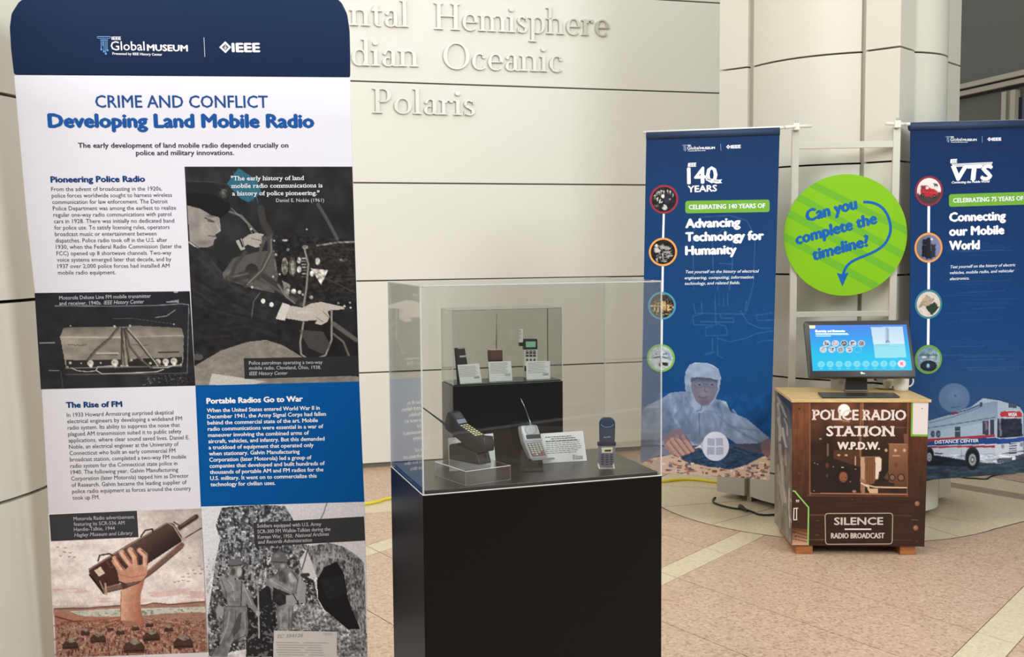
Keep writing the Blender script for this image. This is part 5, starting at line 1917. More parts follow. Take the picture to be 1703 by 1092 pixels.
def vbar(pts_top, pts_bot, name, wpx, depth=0.03):
    """upright between two survey points, carried on down to the floor"""
    a, b = TP.uv(*pts_top), TP.uv(*pts_bot)
    d = (b - a) / (a[1] - b[1])
    foot = a + d * (a[1] - 0.012)
    k = np.linalg.norm(TP.uv(pts_top[0] + wpx, pts_top[1]) - a)
    P = [TP.pt(a[0] - k / 2, a[1]), TP.pt(a[0] + k / 2, a[1]), TP.pt(foot[0] + k / 2, 0.012), TP.pt(foot[0] - k / 2, 0.012)]
    MB().prism(P, -TP.N * depth, bev=0.002).build(name, M_pole, truss)
    MB().box(TP.pt(foot[0] - 0.055, 0, 0.05) - UP * 0 + UP * (0 - TP.pt(0, 0)[2]), TP.U * 0.11, -TP.N * 0.13, UP * 0.012, bev=0.003).build('foot_plate', M_pole, truss)
    return a, foot


vbar((1323.5, 214), (1319, 520), 'upright', 11.5)
vbar((1492.5, 211), (1485, 500), 'upright', 12)


def hbar(x0, y0, x1, y1, hpx, name='cross_rail', depth=0.022):
    P = [TP.px(x0, y0 - hpx / 2, -0.004), TP.px(x1, y1 - hpx / 2, -0.004), TP.px(x1, y1 + hpx / 2, -0.004), TP.px(x0, y0 + hpx / 2, -0.004)]
    MB().prism(P, -TP.N * depth, bev=0.0015).build(name, M_pole, truss)


hbar(1327, 242, 1488, 239, 11)
hbar(1323, 523, 1481, 521, 9)
hbar(1319, 805, 1475, 803, 10)
# ================================================================== HANGING BANNERS
K2 = 5.56 / 5.055
B1 = yawpl((1.027, 5.602, 1.189), -16.83, -0.86, -0.88)
B2 = yawpl((2.199 * K2, 5.055 * K2, 1.5 + (1.227 - 1.5) * K2), 8.09, -0.79, 1.29)
M_tube = mat('white_tube', (224, 222, 210), 0.3, spec=0.5)
# arms and clamps
p1 = TP.px(1323.5, 210.5, 0.016)
e1 = TP.px(1349, 210, 0.016)
b1r, b1l = B1.px(1299, 212, -0.006), B1.px(1070, 220, -0.006)
b1s = b1r * 0.8 + p1 * 0.2
MB().tube([e1, p1, b1s + (p1 - b1s) * 0.05], 0.009, 12).build('arm', M_tube, truss, smooth=True)
p2 = TP.px(1491, 206.5, 0.016)
e2 = TP.px(1471, 206, 0.016)
b2l, b2r = B2.px(1513, 206, -0.006), B2.px(1740, 200, -0.006)
b2s = b2l * 0.7 + p2 * 0.3
MB().tube([e2, p2, b2s + (p2 - b2s) * 0.05], 0.009, 12).build('arm', M_tube, truss, smooth=True)
for p in (p1, p2):
    MB().box(p - TP.U * 0.016 - UP * 0.020 - TP.N * 0.014, TP.U * 0.032, TP.N * 0.028, UP * 0.036, bev=0.003).build('clamp', M_tube, truss)
    MB().tube([p + UP * 0.014, p + UP * 0.030], 0.006, 10).build('clamp_knob', M_steel, truss)

M_print = paintmat('banner_print', 0.62, spec=0.12)
M_green = mat('print_green', (124, 184, 46), 0.6, spec=0.2)
M_green2 = mat('print_green_dark', (101, 168, 50), 0.6, spec=0.2)
NAVY = (28, 54, 94)


def cleanroom(c):
    c.grad([(-300, -1300), (1200, -1300), (1200, 1300), (-300, 1300)], (25, 49, 88), (18, 70, 124), (300, -1100), (300, 200))
    # faint schematic lines
    F1 = (74, 118, 164)
    for pts in ([(375, 0), (380, 75), (325, 90), (330, 140), (465, 142)], [(330, 20), (340, 72), (630, 78), (640, 0)], [(330, -60), (325, -400), (370, -490), (540, -500), (640, -470), (690, -380), (680, -100), (640, 60)],
                [(455, 0), (460, 130), (520, 150), (528, 200), (400, 205), (400, 155), (440, 150)], [(485, 80), (490, 102), (560, 100), (565, 125), (370, 122)], [(605, 60), (650, 130), (720, 160), (800, 160)],
                [(470, 220), (540, 240), (640, 218), (700, 190), (800, 175)], [(700, 90), (700, 115), (800, 112)], [(690, 85), (800, 70)], [(700, 250), (730, 235), (800, 230)], [(440, 220), (440, 300), (400, 310)], [(470, 210), (470, 320), (500, 335)],
                [(455, 300), (395, 320)], [(500, -160), (445, -150), (440, -350), (500, -420), (560, -380), (555, -160)], [(470, -60), (480, -150), (540, -150), (540, -60)], [(500, -300), (540, -290)], [(480, -220), (560, -215)]):
        c.line(pts, 6, F1, 0.45)
    for x in (455, 480, 505, 530):
        c.line([(x, 30), (x, -40)], 5, F1, 0.4)
    # suit
    c.poly([(25, 655), (60, 610), (140, 575), (195, 538), (275, 530), (330, 560), (360, 640), (380, 620), (440, 570), (520, 590), (545, 650), (640, 690), (700, 740), (770, 800), (775, 880), (700, 870), (600, 850), (480, 770), (440, 850), (330, 850), (200, 800), (100, 900), (20, 960)], (150, 164, 188))
    c.grad([(25, 655), (140, 575), (275, 530), (330, 620), (330, 780), (180, 790), (60, 900), (20, 960)], (150, 166, 192), (96, 108, 134), (200, 560), (80, 900))
    for q, w_, cl in (([(330, 600), (300, 700), (320, 790)], 18, (104, 118, 146)), ([(470, 600), (500, 680), (480, 760)], 16, (110, 122, 150)), ([(180, 560), (140, 640), (150, 720)], 18, (120, 134, 160)), ([(560, 640), (620, 720), (700, 780)], 14, (176, 188, 208)), ([(100, 640), (60, 740), (60, 840)], 20, (112, 126, 152)), ([(230, 600), (210, 680), (250, 740)], 14, (176, 190, 212)), ([(400, 650), (420, 730)], 12, (160, 172, 196)), ([(520, 720), (640, 790), (720, 830)], 16, (104, 116, 142))):
        c.line(q, w_, cl, 0.5)
    c.poly([(330, 640), (440, 640), (480, 760), (440, 840), (330, 840), (300, 760)], (128, 138, 160), 0.8)
    c.noise(60, 80, 0.16, 3, pts=[(20, 540), (780, 540), (780, 960), (20, 960)])
    c.noise(26, 34, 0.10, 4, pts=[(20, 540), (780, 540), (780, 960), (20, 960)])
    c.line([(362, 640), (365, 780)], 7, (92, 104, 130), 0.7)
    c.line([(150, 760), (250, 640), (262, 560)], 12, (110, 120, 144), 0.4)
    c.line([(480, 680), (560, 740), (700, 760)], 12, (112, 122, 146), 0.45)
    # table and circuit print
    c.poly([(20, 840), (300, 850), (560, 840), (800, 830), (800, 1060), (0, 1060)], (74, 72, 86))
    c.poly([(0, 940), (200, 900), (300, 950), (540, 990), (700, 920), (800, 900), (800, 1060), (0, 1060)], (192, 168, 148))
    rnd = random.Random(8)
    for i in range(190):
        x, y = rnd.uniform(10, 790), rnd.uniform(912, 1050)
        wv, hv = rnd.uniform(8, 34), rnd.uniform(5, 14)
        col = [(110, 58, 52), (226, 204, 184), (88, 92, 110), (150, 96, 76)][rnd.randrange(4)]
        c.poly([(x, y), (x + wv, y + 3), (x + wv - 4, y + hv + 3), (x - 4, y + hv)], col, 0.85)
    c.poly([(250, 920), (390, 860), (560, 850), (750, 905), (640, 960), (560, 985), (400, 970)], (44, 66, 94))
    c.noise(24, 10, 0.3, 9, pts=[(250, 920), (390, 860), (560, 850), (750, 905), (560, 985), (400, 970)])
    c.poly([(20, 860), (130, 850), (300, 870), (260, 900), (130, 905), (20, 950)], (120, 130, 156), 0.8)
    # hands
    c.poly([(150, 800), (200, 760), (250, 750), (290, 790), (310, 830), (330, 880), (300, 895), (250, 910), (200, 900), (160, 860)], (150, 120, 118))
    for a, b in (((235, 800), (300, 885)), ((205, 810), (270, 895)), ((180, 830), (240, 905)), ((268, 790), (325, 875))):
        c.line([a, b], 22, (178, 142, 132), 0.9)
        c.line([(a[0] + 12, a[1]), (b[0] + 12, b[1])], 5, (96, 70, 72), 0.7)
    c.poly([(720, 830), (775, 800), (790, 900), (760, 920), (730, 890)], (124, 92, 92))
    c.poly([(335, 862), (378, 840), (378, 862)], (206, 210, 216))
    # hood and face
    c.poly([(285, 560), (278, 480), (280, 420), (305, 375), (345, 360), (400, 362), (440, 375), (475, 400), (490, 450), (480, 520), (455, 580), (425, 620), (370, 660), (320, 620)], (176, 190, 210))
    c.noise(50, 40, 0.10, 14, pts=[(278, 360), (490, 360), (490, 660), (278, 660)])
    c.poly([(312, 460), (360, 445), (430, 452), (470, 470), (472, 520), (452, 570), (415, 610), (385, 618), (345, 590), (318, 530)], (140, 128, 136))
    c.ell(395, 530, 46, 60, (164, 148, 150), 0.6, soft=0.7)
    c.poly([(312, 450), (345, 446), (475, 462), (470, 478), (315, 470)], (92, 98, 118), 0.8)
    for cx_ in (362, 436):
        c.ell(cx_, 490, 34, 24, (112, 114, 132), 0.9, soft=0.2)
        c.ell(cx_, 490, 28, 18, (146, 140, 150), 0.7, soft=0.3)
        c.ell(cx_ + 2, 492, 9, 5, (50, 46, 58), 0.9, soft=0.4)
    c.line([(396, 488), (404, 488)], 6, (60, 64, 80))
    c.line([(398, 500), (394, 528), (408, 534)], 6, (104, 90, 98), 0.8)
    c.line([(358, 562), (385, 568), (410, 562)], 6, (96, 72, 80), 0.8)
    c.line([(380, 600), (372, 640), (350, 645)], 8, (96, 108, 132), 0.7)
    FG = [(25, 655), (60, 610), (140, 575), (195, 538), (275, 530), (278, 430), (305, 375), (400, 360), (475, 400), (490, 460), (470, 570), (545, 640), (640, 690), (700, 740), (770, 800), (775, 880), (600, 850), (440, 850), (200, 800), (100, 900), (20, 960)]
    c.grad(FG, (30, 62, 108), (40, 60, 96), (400, 350), (300, 900), 0.24)
    c.ell(300, 560, 26, 90, (60, 84, 124), 0.35, soft=0.9)
    c.ell(470, 620, 40, 60, (60, 84, 124), 0.35, soft=0.9)
    c.ell(395, 590, 50, 34, (88, 78, 92), 0.45, soft=0.8)
    c.line([(316, 470), (345, 455), (430, 458), (470, 474)], 10, (70, 76, 98), 0.6)
    # white wafer window
    c.ell(458, 852, 80, 87, (206, 210, 224), 0.97, soft=0.03)
    for x in (410, 460):
        for y in (805, 857):
            c.poly([(x, y), (x + 43, y), (x + 43, y + 44), (x, y + 44)], (158, 164, 186))
    c.line([(378, 835), (378, 865)], 12, (170, 176, 190))
    c.noise(7, 7, 0.03, 30)


def bus(c):
    c.grad([(-300, -1300), (1400, -1300), (1400, 1300), (-300, 1300)], (18, 42, 80), (18, 64, 118), (300, -1100), (300, 150))
    c.grad([(-300, 150), (1400, 150), (1400, 1100), (-300, 1100)], (18, 64, 118), (46, 76, 116), (300, 150), (300, 700))
    F1 = (70, 112, 158)
    rnd = random.Random(3)
    for i in range(34):
        x, y, L_ = rnd.uniform(200, 420), rnd.uniform(-340, 420), rnd.uniform(60, 380)
        c.line([(x, y), (x + L_, y - L_ * 0.02)], 4, F1, rnd.uniform(0.15, 0.4))
    # dish
    c.ell(306, 568, 94, 88, (98, 122, 152), 0.8, soft=0.06)
    c.ell(312, 556, 60, 56, (120, 140, 166), 0.4, soft=0.8)
    c.ell(312, 556, 10, 10, (60, 80, 110), 0.8, soft=0.5)
    c.line([(290, 625), (340, 618)], 6, (60, 74, 100), 0.8)
    # coach body
    c.poly([(100, 715), (240, 690), (300, 660), (400, 625), (480, 566), (560, 580), (690, 622), (712, 660), (712, 900), (570, 955), (450, 945), (150, 905), (100, 905)], (160, 176, 192))
    c.grad([(100, 720), (470, 600), (560, 585), (560, 700), (100, 780)], (126, 146, 170), (150, 166, 184), (300, 600), (300, 760))
    c.poly([(450, 830), (570, 835), (700, 820), (712, 900), (575, 950), (455, 945)], (196, 202, 210))
    c.poly([(150, 855), (545, 858), (545, 940), (440, 930), (150, 900)], (186, 194, 204))
    c.line([(150, 700), (250, 672), (380, 640), (470, 605)], 6, (48, 60, 84), 0.9)
    c.line([(160, 715), (300, 680), (470, 618)], 4, (70, 84, 108), 0.8)
    c.line([(150, 745), (350, 715), (545, 682)], 6, (84, 100, 124), 0.9)
    c.line([(480, 568), (600, 585), (690, 612)], 6, (52, 62, 84), 0.9)
    c.poly([(290, 655), (330, 648), (330, 660), (290, 668)], (120, 40, 50))
    c.poly([(455, 595), (472, 592), (472, 618), (455, 620)], (60, 72, 96))
    c.poly([(622, 600), (672, 602), (674, 628), (624, 626)], (70, 78, 96))
    # stripes
    c.poly([(120, 812), (330, 795), (545, 782), (545, 796), (330, 810), (120, 825)], (158, 54, 66))
    c.poly([(120, 825), (330, 812), (545, 800), (575, 810), (575, 838), (545, 838), (330, 842), (120, 850)], (38, 66, 128))
    c.poly([(120, 852), (545, 846), (545, 860), (330, 858), (120, 865)], (158, 54, 66))
    c.poly([(575, 808), (640, 806), (712, 798), (712, 822), (640, 832), (575, 838)], (44, 74, 140))
    # windows
    c.poly([(308, 738), (344, 734), (344, 796), (310, 800)], (58, 74, 82))
    c.line([(310, 765), (344, 762)], 4, (150, 162, 172))
    for x, r in ((181, 13), (213, 14)):
        c.ell(x, 780, r, r * 1.6, (54, 62, 82), 0.95, soft=0.1)
        c.ell(x + 2, 780, r * .5, r * .9, (120, 130, 146), 0.7, soft=0.4)
    c.poly([(472, 705), (542, 695), (542, 782), (474, 784)], (58, 62, 78))
    c.poly([(485, 708), (498, 706), (505, 750), (490, 760)], (130, 112, 120), 0.8)
    c.line([(512, 700), (512, 784)], 6, (170, 180, 190))
    c.poly([(556, 690), (700, 688), (708, 795), (590, 803), (556, 800)], (42, 48, 62))
    c.poly([(568, 690), (580, 690), (584, 790), (572, 795)], (120, 130, 142), 0.8)
    c.noise(30, 20, 0.25, 6, pts=[(556, 690), (700, 688), (708, 795), (590, 803)])
    c.line([(556, 690), (556, 800)], 5, (190, 198, 206), 0.8)
    # destination blind
    c.ell(640, 664, 72, 24, (200, 206, 214), 1, soft=0.05)
    c.poly([(580, 650), (600, 645), (690, 646), (706, 660), (704, 682), (580, 680), (572, 665)], (176, 58, 66))
    # front
    for x, y in ((590, 852), (700, 842)):
        c.ell(x, y, 11, 14, (120, 128, 138), 0.9, soft=0.3)
    for i in range(5):
        c.line([(630, 838 + i * 14), (670, 834 + i * 14)], 6, (54, 60, 72), 0.9)
    c.line([(590, 895), (712, 880)], 6, (60, 66, 80), 0.9)
    c.poly([(556, 925), (640, 915), (712, 895), (712, 915), (640, 938), (560, 950)], (72, 78, 90))
    c.poly([(645, 912), (665, 908), (665, 930), (645, 934)], (190, 194, 196))
    c.line([(345, 815), (350, 930)], 3, (110, 122, 138), 0.7)
    c.line([(195, 893), (235, 895)], 8, (60, 66, 78), 0.9)
    c.line([(450, 898), (560, 895)], 3, (120, 130, 142), 0.7)
    # road
    c.poly([(100, 905), (150, 905), (450, 945), (570, 955), (640, 938), (712, 915), (900, 900), (900, 1100), (-100, 1100), (-100, 900)], (52, 66, 78))
    c.poly([(100, 900), (210, 905), (380, 935), (450, 960), (560, 960), (300, 970), (100, 960)], (28, 34, 42), 0.9)
    c.noise(60, 14, 0.25, 12, pts=[(-100, 900), (900, 900), (900, 1100), (-100, 1100)])
    c.noise(16, 8, 0.15, 13, pts=[(-100, 900), (900, 900), (900, 1100), (-100, 1100)])
    # wheels
    for x, y, rx, ry in ((413, 930, 40, 64), (160, 915, 26, 48)):
        c.ell(x, y - 8, rx * 1.12, ry * 1.08, (44, 48, 58), 1, soft=0.05)
        c.ell(x, y, rx, ry, (30, 33, 40), 1, soft=0.05)
        c.ell(x, y, rx * .6, ry * .6, (150, 156, 164), 1, soft=0.2)
        c.ell(x, y, rx * .36, ry * .36, (84, 90, 100), 1, soft=0.3)
        c.ell(x, y, rx * .16, ry * .16, (190, 194, 198), 1, soft=0.3)
    c.noise(7, 7, 0.04, 30)


def medallion(pl, z, root, cx, cy, rx, ring_rgb, fn, name):
    """round printed picture with a coloured rim"""
    cpx = z(cx, cy)
    r = rx * z.k
    t = MB()
    ring(t, pl, cpx, r * 0.86, r, 0.0011, 40)
    t.build('printed_rim', mat('rim_' + name, ring_rgb, 0.6, spec=0.2), root)
    C = pl.uv(*cpx)
    k = np.linalg.norm(pl.uv(cpx[0] + 1, cpx[1]) - C) * r * 0.9
    # disc built as a polar grid
    nr, na = 14, 44
    V = [C] + [C + k * (i + 1) / nr * np.array([math.cos(2 * math.pi * j / na), math.sin(2 * math.pi * j / na)]) for i in range(nr) for j in range(na)]
    V = np.array(V)
    P = pl.o + V[:, :1] * pl.U + V[:, 1:] * pl.V + pl.N * 0.0009
    Fc = [(0, 1 + j, 1 + (j + 1) % na) for j in range(na)]
    for i in range(nr - 1):
        for j in range(na):
            a, b = 1 + i * na + j, 1 + i * na + (j + 1) % na
            Fc.append((a, a + na, b + na, b))
    q = (V - C) / k
    cv = Cv(q[:, 0] * 100, -q[:, 1] * 100, (40, 40, 44))
    fn(cv)
    o = mesh('printed_medallion', P, Fc, M_print, root, label='round printed picture with a coloured rim')
    at = o.data.color_attributes.new('print', 'FLOAT_COLOR', 'POINT')
    at.data.foreach_set('color', np.c_[lin(np.clip(cv.c, 0, 255)), np.ones(len(P))].astype(np.float32).ravel())


def m_group(c):
    c.c[:] = (38, 38, 42)
    c.noise(22, 22, 0.3, 1)
    for x, y, r in ((-70, -32, 9), (-52, -52, 9), (-35, -58, 8), (-20, -64, 10), (-2, -62, 10), (30, -64, 9), (48, -60, 9), (70, -38, 8)):
        c.ell(x, y, r * .7, r, (212, 206, 200), 1, soft=0.3)
        c.poly([(x - 5, y + 10), (x + 5, y + 10), (x + 2, y + 22), (x - 2, y + 22)], (190, 186, 182), 0.7)
    c.ell(-8, -25, 14, 17, (236, 232, 228), 1, soft=0.2)
    c.ell(22, 5, 24, 34, (48, 54, 66), 1, soft=0.3)
    c.ell(46, 0, 10, 8, (190, 186, 180), 0.9, soft=0.4)
    c.poly([(-58, -10), (-48, -18), (-42, 20), (-54, 8)], (214, 208, 200))
    c.line([(-30, 0), (-36, 24), (-14, 20)], 8, (226, 222, 216))
    c.poly([(-15, 75), (0, 40), (16, 46), (24, 68), (5, 84)], (200, 196, 192))
    c.line([(-72, 50), (-45, 46)], 8, (150, 120, 90))


def m_factory(c):
    c.c[:] = (36, 34, 34)
    c.noise(16, 16, 0.4, 2)
    c.ell(-50, -48, 12, 16, (220, 216, 210), 1, soft=0.2)
    c.poly([(-66, -30), (-44, -34), (-20, -14), (-22, 0), (-60, 6), (-66, -10)], (196, 192, 188))
    c.poly([(-30, -40), (0, -58), (30, -34), (10, -24), (-16, -18)], (150, 146, 142))
    c.noise(10, 10, 0, 5, pts=[(-40, -60), (40, -60), (70, 40), (20, 80), (-60, 60), (-40, -10)], thr=0.62, c=(190, 186, 180), a=0.8)
    for pts in ([(20, -20), (60, -26)], [(24, 4), (70, -6)], [(30, 34), (72, 30)], [(-6, 10), (6, 70)], [(-50, 50), (-44, 80)]):
        c.line(pts, 8, (206, 202, 196), 0.85)


def m_tubes(c):
    c.c[:] = (58, 44, 34)
    c.noise(12, 16, 0.5, 4)
    for x, y0, y1, w in ((-58, -10, 40, 12), (-30, -16, 50, 9), (8, -34, 30, 14), (24, -30, 36, 12), (50, -6, 40, 16), (-6, -20, 20, 8)):
        c.line([(x, y0), (x, y1)], w, (196, 158, 96), 0.9)
        c.line([(x - 2, y0 + 4), (x - 2, y1 - 4)], w * .35, (240, 214, 160), 0.8)
    c.line([(-80, 0), (80, 0)], 7, (206, 176, 130), 0.8)
    c.line([(-80, -24), (80, -20)], 4, (150, 120, 80), 0.7)
    c.noise(7, 7, 0, 6, thr=0.78, c=(228, 210, 176), a=0.8)
    c.noise(9, 6, 0, 8, pts=[(-90, -90), (90, -90), (90, -40), (-90, -40)], thr=0.3, c=(60, 62, 64), a=0.8)
    c.ell(6, 70, 9, 7, (200, 210, 220), 0.9, soft=0.4)


def m_rover(c):
    c.c[:] = (176, 190, 196)
    c.noise(14, 14, 0.16, 7)
    c.poly([(30, -60), (70, -40), (85, 20), (60, 10)], (120, 140, 156), 0.6)
    c.line([(-52, -38), (-28, -28)], 6, (40, 44, 44))
    c.line([(52, -38), (20, -28)], 6, (40, 44, 44))
    c.line([(-60, 2), (-20, -10), (10, -10), (56, 4)], 7, (36, 40, 42))
    c.line([(-2, -26), (0, 40)], 8, (60, 64, 66))
    c.poly([(8, 34), (54, 34), (56, 62), (12, 60)], (52, 44, 42))
    c.ell(-6, 54, 13, 17, (30, 32, 34), 1, soft=0.2)
    c.ell(0, -24, 10, 8, (230, 234, 236), 1, soft=0.3)


def m_car(c):
    c.grad([(-100, -100), (100, -100), (100, 100), (-100, 100)], (236, 228, 222), (214, 202, 194), (0, -80), (0, 20))
    c.poly([(-90, 25), (100, 0), (100, 100), (-100, 100)], (72, 60, 60))
    c.poly([(-66, -40), (-20, -42), (10, -20), (50, -12), (74, 6), (70, 34), (30, 44), (-30, 40), (-66, 28)], (176, 44, 50))
    c.poly([(-60, -34), (-36, -36), (-32, -12), (-60, -14)], (84, 70, 76))
    c.poly([(-26, -36), (-14, -36), (4, -16), (-24, -12)], (210, 206, 206))
    c.line([(-66, 4), (60, 16)], 5, (206, 84, 84), 0.7)
    for x, y in ((-50, 30), (46, 36)):
        c.ell(x, y, 14, 14, (36, 32, 34), 1, soft=0.1)
        c.ell(x, y, 6, 6, (150, 140, 140), 1, soft=0.3)
    c.poly([(30, -56), (60, -56), (70, -40), (44, -36)], (60, 70, 90))
    c.poly([(60, -20), (90, -30), (84, 0), (66, 2)], (230, 222, 222))
    c.ell(62, -4, 6, 5, (236, 230, 220), 1, soft=0.3)


def m_cameras(c):
    c.c[:] = (110, 118, 140)
    c.grad([(-100, -100), (100, -100), (100, 100), (-100, 100)], (104, 112, 128), (124, 130, 170), (-60, 0), (80, 0))
    c.poly([(-50, -62), (-10, -66), (-6, 72), (-52, 70)], (24, 26, 34))
    c.poly([(-14, -72), (14, -72), (26, 84), (-18, 86)], (34, 36, 44))
    c.poly([(20, -30), (56, -24), (58, 70), (24, 74)], (44, 48, 62))
    c.poly([(14, -70), (40, -72), (38, -58), (14, -56)], (206, 210, 220))
    c.line([(-44, -20), (-16, -18)], 4, (84, 88, 100))
    c.line([(-30, -58), (-30, 60)], 3, (66, 70, 84), 0.8)


def m_books(c):
    c.c[:] = (214, 200, 188)
    c.noise(20, 20, 0.05, 3)
    c.poly([(-84, 30), (-60, -10), (-20, -70), (46, -40), (0, 24), (-40, 10)], (150, 134, 116))
    c.poly([(-70, -10), (-20, -66), (40, -40), (0, 14)], (176, 160, 138))
    c.line([(-54, -14), (14, -28)], 4, (120, 104, 88), 0.7)
    c.poly([(-26, 22), (52, -18), (86, 22), (30, 88)], (34, 50, 36))
    c.poly([(-20, 24), (50, -12), (78, 20), (28, 78)], (46, 62, 46))
    c.line([(-74, 56), (-50, 62)], 5, (160, 140, 126), 0.7)


def m_radar(c):
    c.grad([(-100, -100), (100, -100), (100, 100), (-100, 100)], (120, 150, 168), (150, 168, 172), (-60, -60), (60, 60))
    c.noise(20, 14, 0.18, 5)
    c.line([(-70, -34), (80, -30)], 9, (66, 86, 96), 0.9)
    for x in (-40, -4, 40, 60):
        c.line([(x, -50), (x + 4, -6)], 8, (84, 104, 114), 0.8)
    c.ell(-36, -18, 24, 11, (214, 226, 228), 0.9, soft=0.4)
    c.ell(36, -20, 24, 10, (196, 208, 210), 0.9, soft=0.4)
    c.ell(4, 50, 72, 44, (34, 38, 48), 1, soft=0.08)
    c.ell(4, 48, 58, 34, (44, 50, 62), 1, soft=0.2)
    c.ell(0, 48, 16, 20, (130, 176, 204), 1, soft=0.3)
    c.ell(0, 46, 7, 9, (210, 232, 240), 1, soft=0.3)


def hang(name_label, pl, corners, zpic, fn, sleeve):
    C = [pl.px(*p) for p in corners]
    root = thing('hanging_banner', name_label, 'banner', (C[2] + C[3]) / 2)
    # cloth body with a faint ripple along the width, hung from its sleeve
    nx, ny = 28, 6
    q = [pl.uv(*p) for p in corners]
    V, Fc = [], []
    for j in range(ny + 1):
        for i in range(nx + 1):
            s_, t_ = i / nx, j / ny
            uv_ = (q[0] * (1 - s_) + q[1] * s_) * (1 - t_) + (q[3] * (1 - s_) + q[2] * s_) * t_
            V.append(pl.pt(*uv_, -0.0025))
    for j in range(ny):
        for i in range(nx):
            a = j * (nx + 1) + i
            Fc.append((a, a + 1, a + nx + 2, a + nx + 1))
    mesh('cloth', V, Fc, M_navy, root)
    sl = [pl.px(corners[0][0], corners[0][1] + 7), pl.px(corners[1][0], corners[1][1] + 7)]
    MB().tube([sl[0] - pl.N * 0.006, sl[1] - pl.N * 0.006], 0.021, 20).build('pole_sleeve', mat('sleeve_navy', (30, 52, 84), 0.6), root, smooth=True)
    MB().tube(sleeve, 0.0085, 12).build('hanging_rod', M_tube, root, smooth=True)
    picture('printed_cloth', pl, corners, zpic, NAVY, fn, M_print, root, 1.15, 0.0)
    return root


zb1 = Zm(1060, 500, 250 / 881)
zt1 = Zm(1060, 200, 250 / 881)
hb = hang('blue hanging banner left of the round sign, showing a clean-room worker', B1, [(1075, 219), (1297, 211), (1280, 797.5), (1065, 784)], zb1, cleanroom, [b1s, b1r, b1l])
M_hlog = mat('print_ink_soft_white', (226, 230, 238), 0.6, spec=0.2)
logos(B1, Zm(1130.6, 237.5, 0.0632, -0.045), hb, mat('print_pale_blue', (150, 176, 208), 0.6))


def tline(root, pl, z, s, a, b, cap, bold=0.0, ital=0.0, m=None, serif=False, name='printed_text', d=0.0010, **k):
    t = MB()
    text(t, pl, s, z(*a), z(*b), cap * z.k, bold=bold, ital=ital, serif=serif, d=d, **k)
    return t.build(name, m or M_hlog, root)


def pill(root, pl, z, x0, y0, x1, y1, dy):
    r = 14
    P = []
    for cx_, cy_, a0 in ((x1 - r, y0 + r, -90), (x1 - r, y1 - r, 0), (x0 + r, y1 - r, 90), (x0 + r, y0 + r, 180)):
        for k in range(5):
            a = math.radians(a0 + k * 22.5)
            X = cx_ + r * math.cos(a)
            P.append(z(X, cy_ + r * math.sin(a) + dy * (X - x0)))
    t = MB()
    flat(t, pl, P, 0.0008)
    t.build('printed_pill', mat('print_pill_green', (112, 170, 58), 0.6, spec=0.2), root)


pill(hb, B1, zt1, 281, 472, 775, 545, -0.016)
tline(hb, B1, zt1, 'CELEBRATING 140 YEARS OF', (302, 521), (749, 512), 25, 0.03, serif=True, m=M_whink, name='printed_slogan')
tline(hb, B1, zt1, 'IEEE', (297, 272), (343, 270), 21, 0.08, 0.1, M_whink)
tline(hb, B1, zt1, '140', (296, 372), (466, 364), 92, 0.045, m=M_whink, name='printed_number')
tline(hb, B1, zt1, 'YEARS', (297, 421), (465, 415), 36, 0.06, m=M_whink)
t = MB()
flat(t, B1, zt1.L([(400, 336), (470, 348), (497, 346), (488, 358), (497, 368), (462, 370), (402, 352)]), 0.0013)
t.build('printed_ribbon', M_whink, hb)
tline(hb, B1, zt1, '1884 - 2024', (404, 349), (474, 362), 10, 0.02, m=M_navy, d=0.0016)
tline(hb, B1, zt1, 'Advancing', (285, 629), (601, 621), 50, 0.085, m=M_whink, name='printed_heading')
tline(hb, B1, zt1, 'Technology for', (285, 708), (738, 699), 50, 0.085, m=M_whink, name='printed_heading')
tline(hb, B1, zt1, 'Humanity', (284, 788), (579, 781), 50, 0.085, m=M_whink, name='printed_heading')
for s_, a_, b_, y_ in (('Test yourself on the history of electrical', 280, 708, 896), ('engineering, computing, information', 276, 679, 931), ('technology, and related fields.', 276, 601, 964)):
    tline(hb, B1, zt1, s_, (a_, y_), (b_, y_ - 5), 17, 0.03, 0.25)
for x0, y0, x1, y1 in ((155, 548, 151, 690), (149, 855, 147, 1004)):
    t = MB(); stroke(t, B1, zt1.L([(x0, y0), (x1, y1)]), 12 * zt1.k, 0.0007); t.build('timeline_bar', M_whink, hb)
t = MB(); stroke(t, B1, zb1.L([(144, 108), (142, 256)]), 12 * zb1.k, 0.0007); t.build('timeline_bar', M_whink, hb)
medallion(B1, zt1, hb, 156, 463, 84, (150, 48, 66), m_group, 'red')
medallion(B1, zt1, hb, 150, 771, 83, (234, 160, 84), m_factory, 'orange')
medallion(B1, zb1, hb, 144, 29, 82, (74, 150, 176), m_tubes, 'teal')
medallion(B1, zb1, hb, 138, 335, 82, (124, 176, 72), m_rover, 'green')

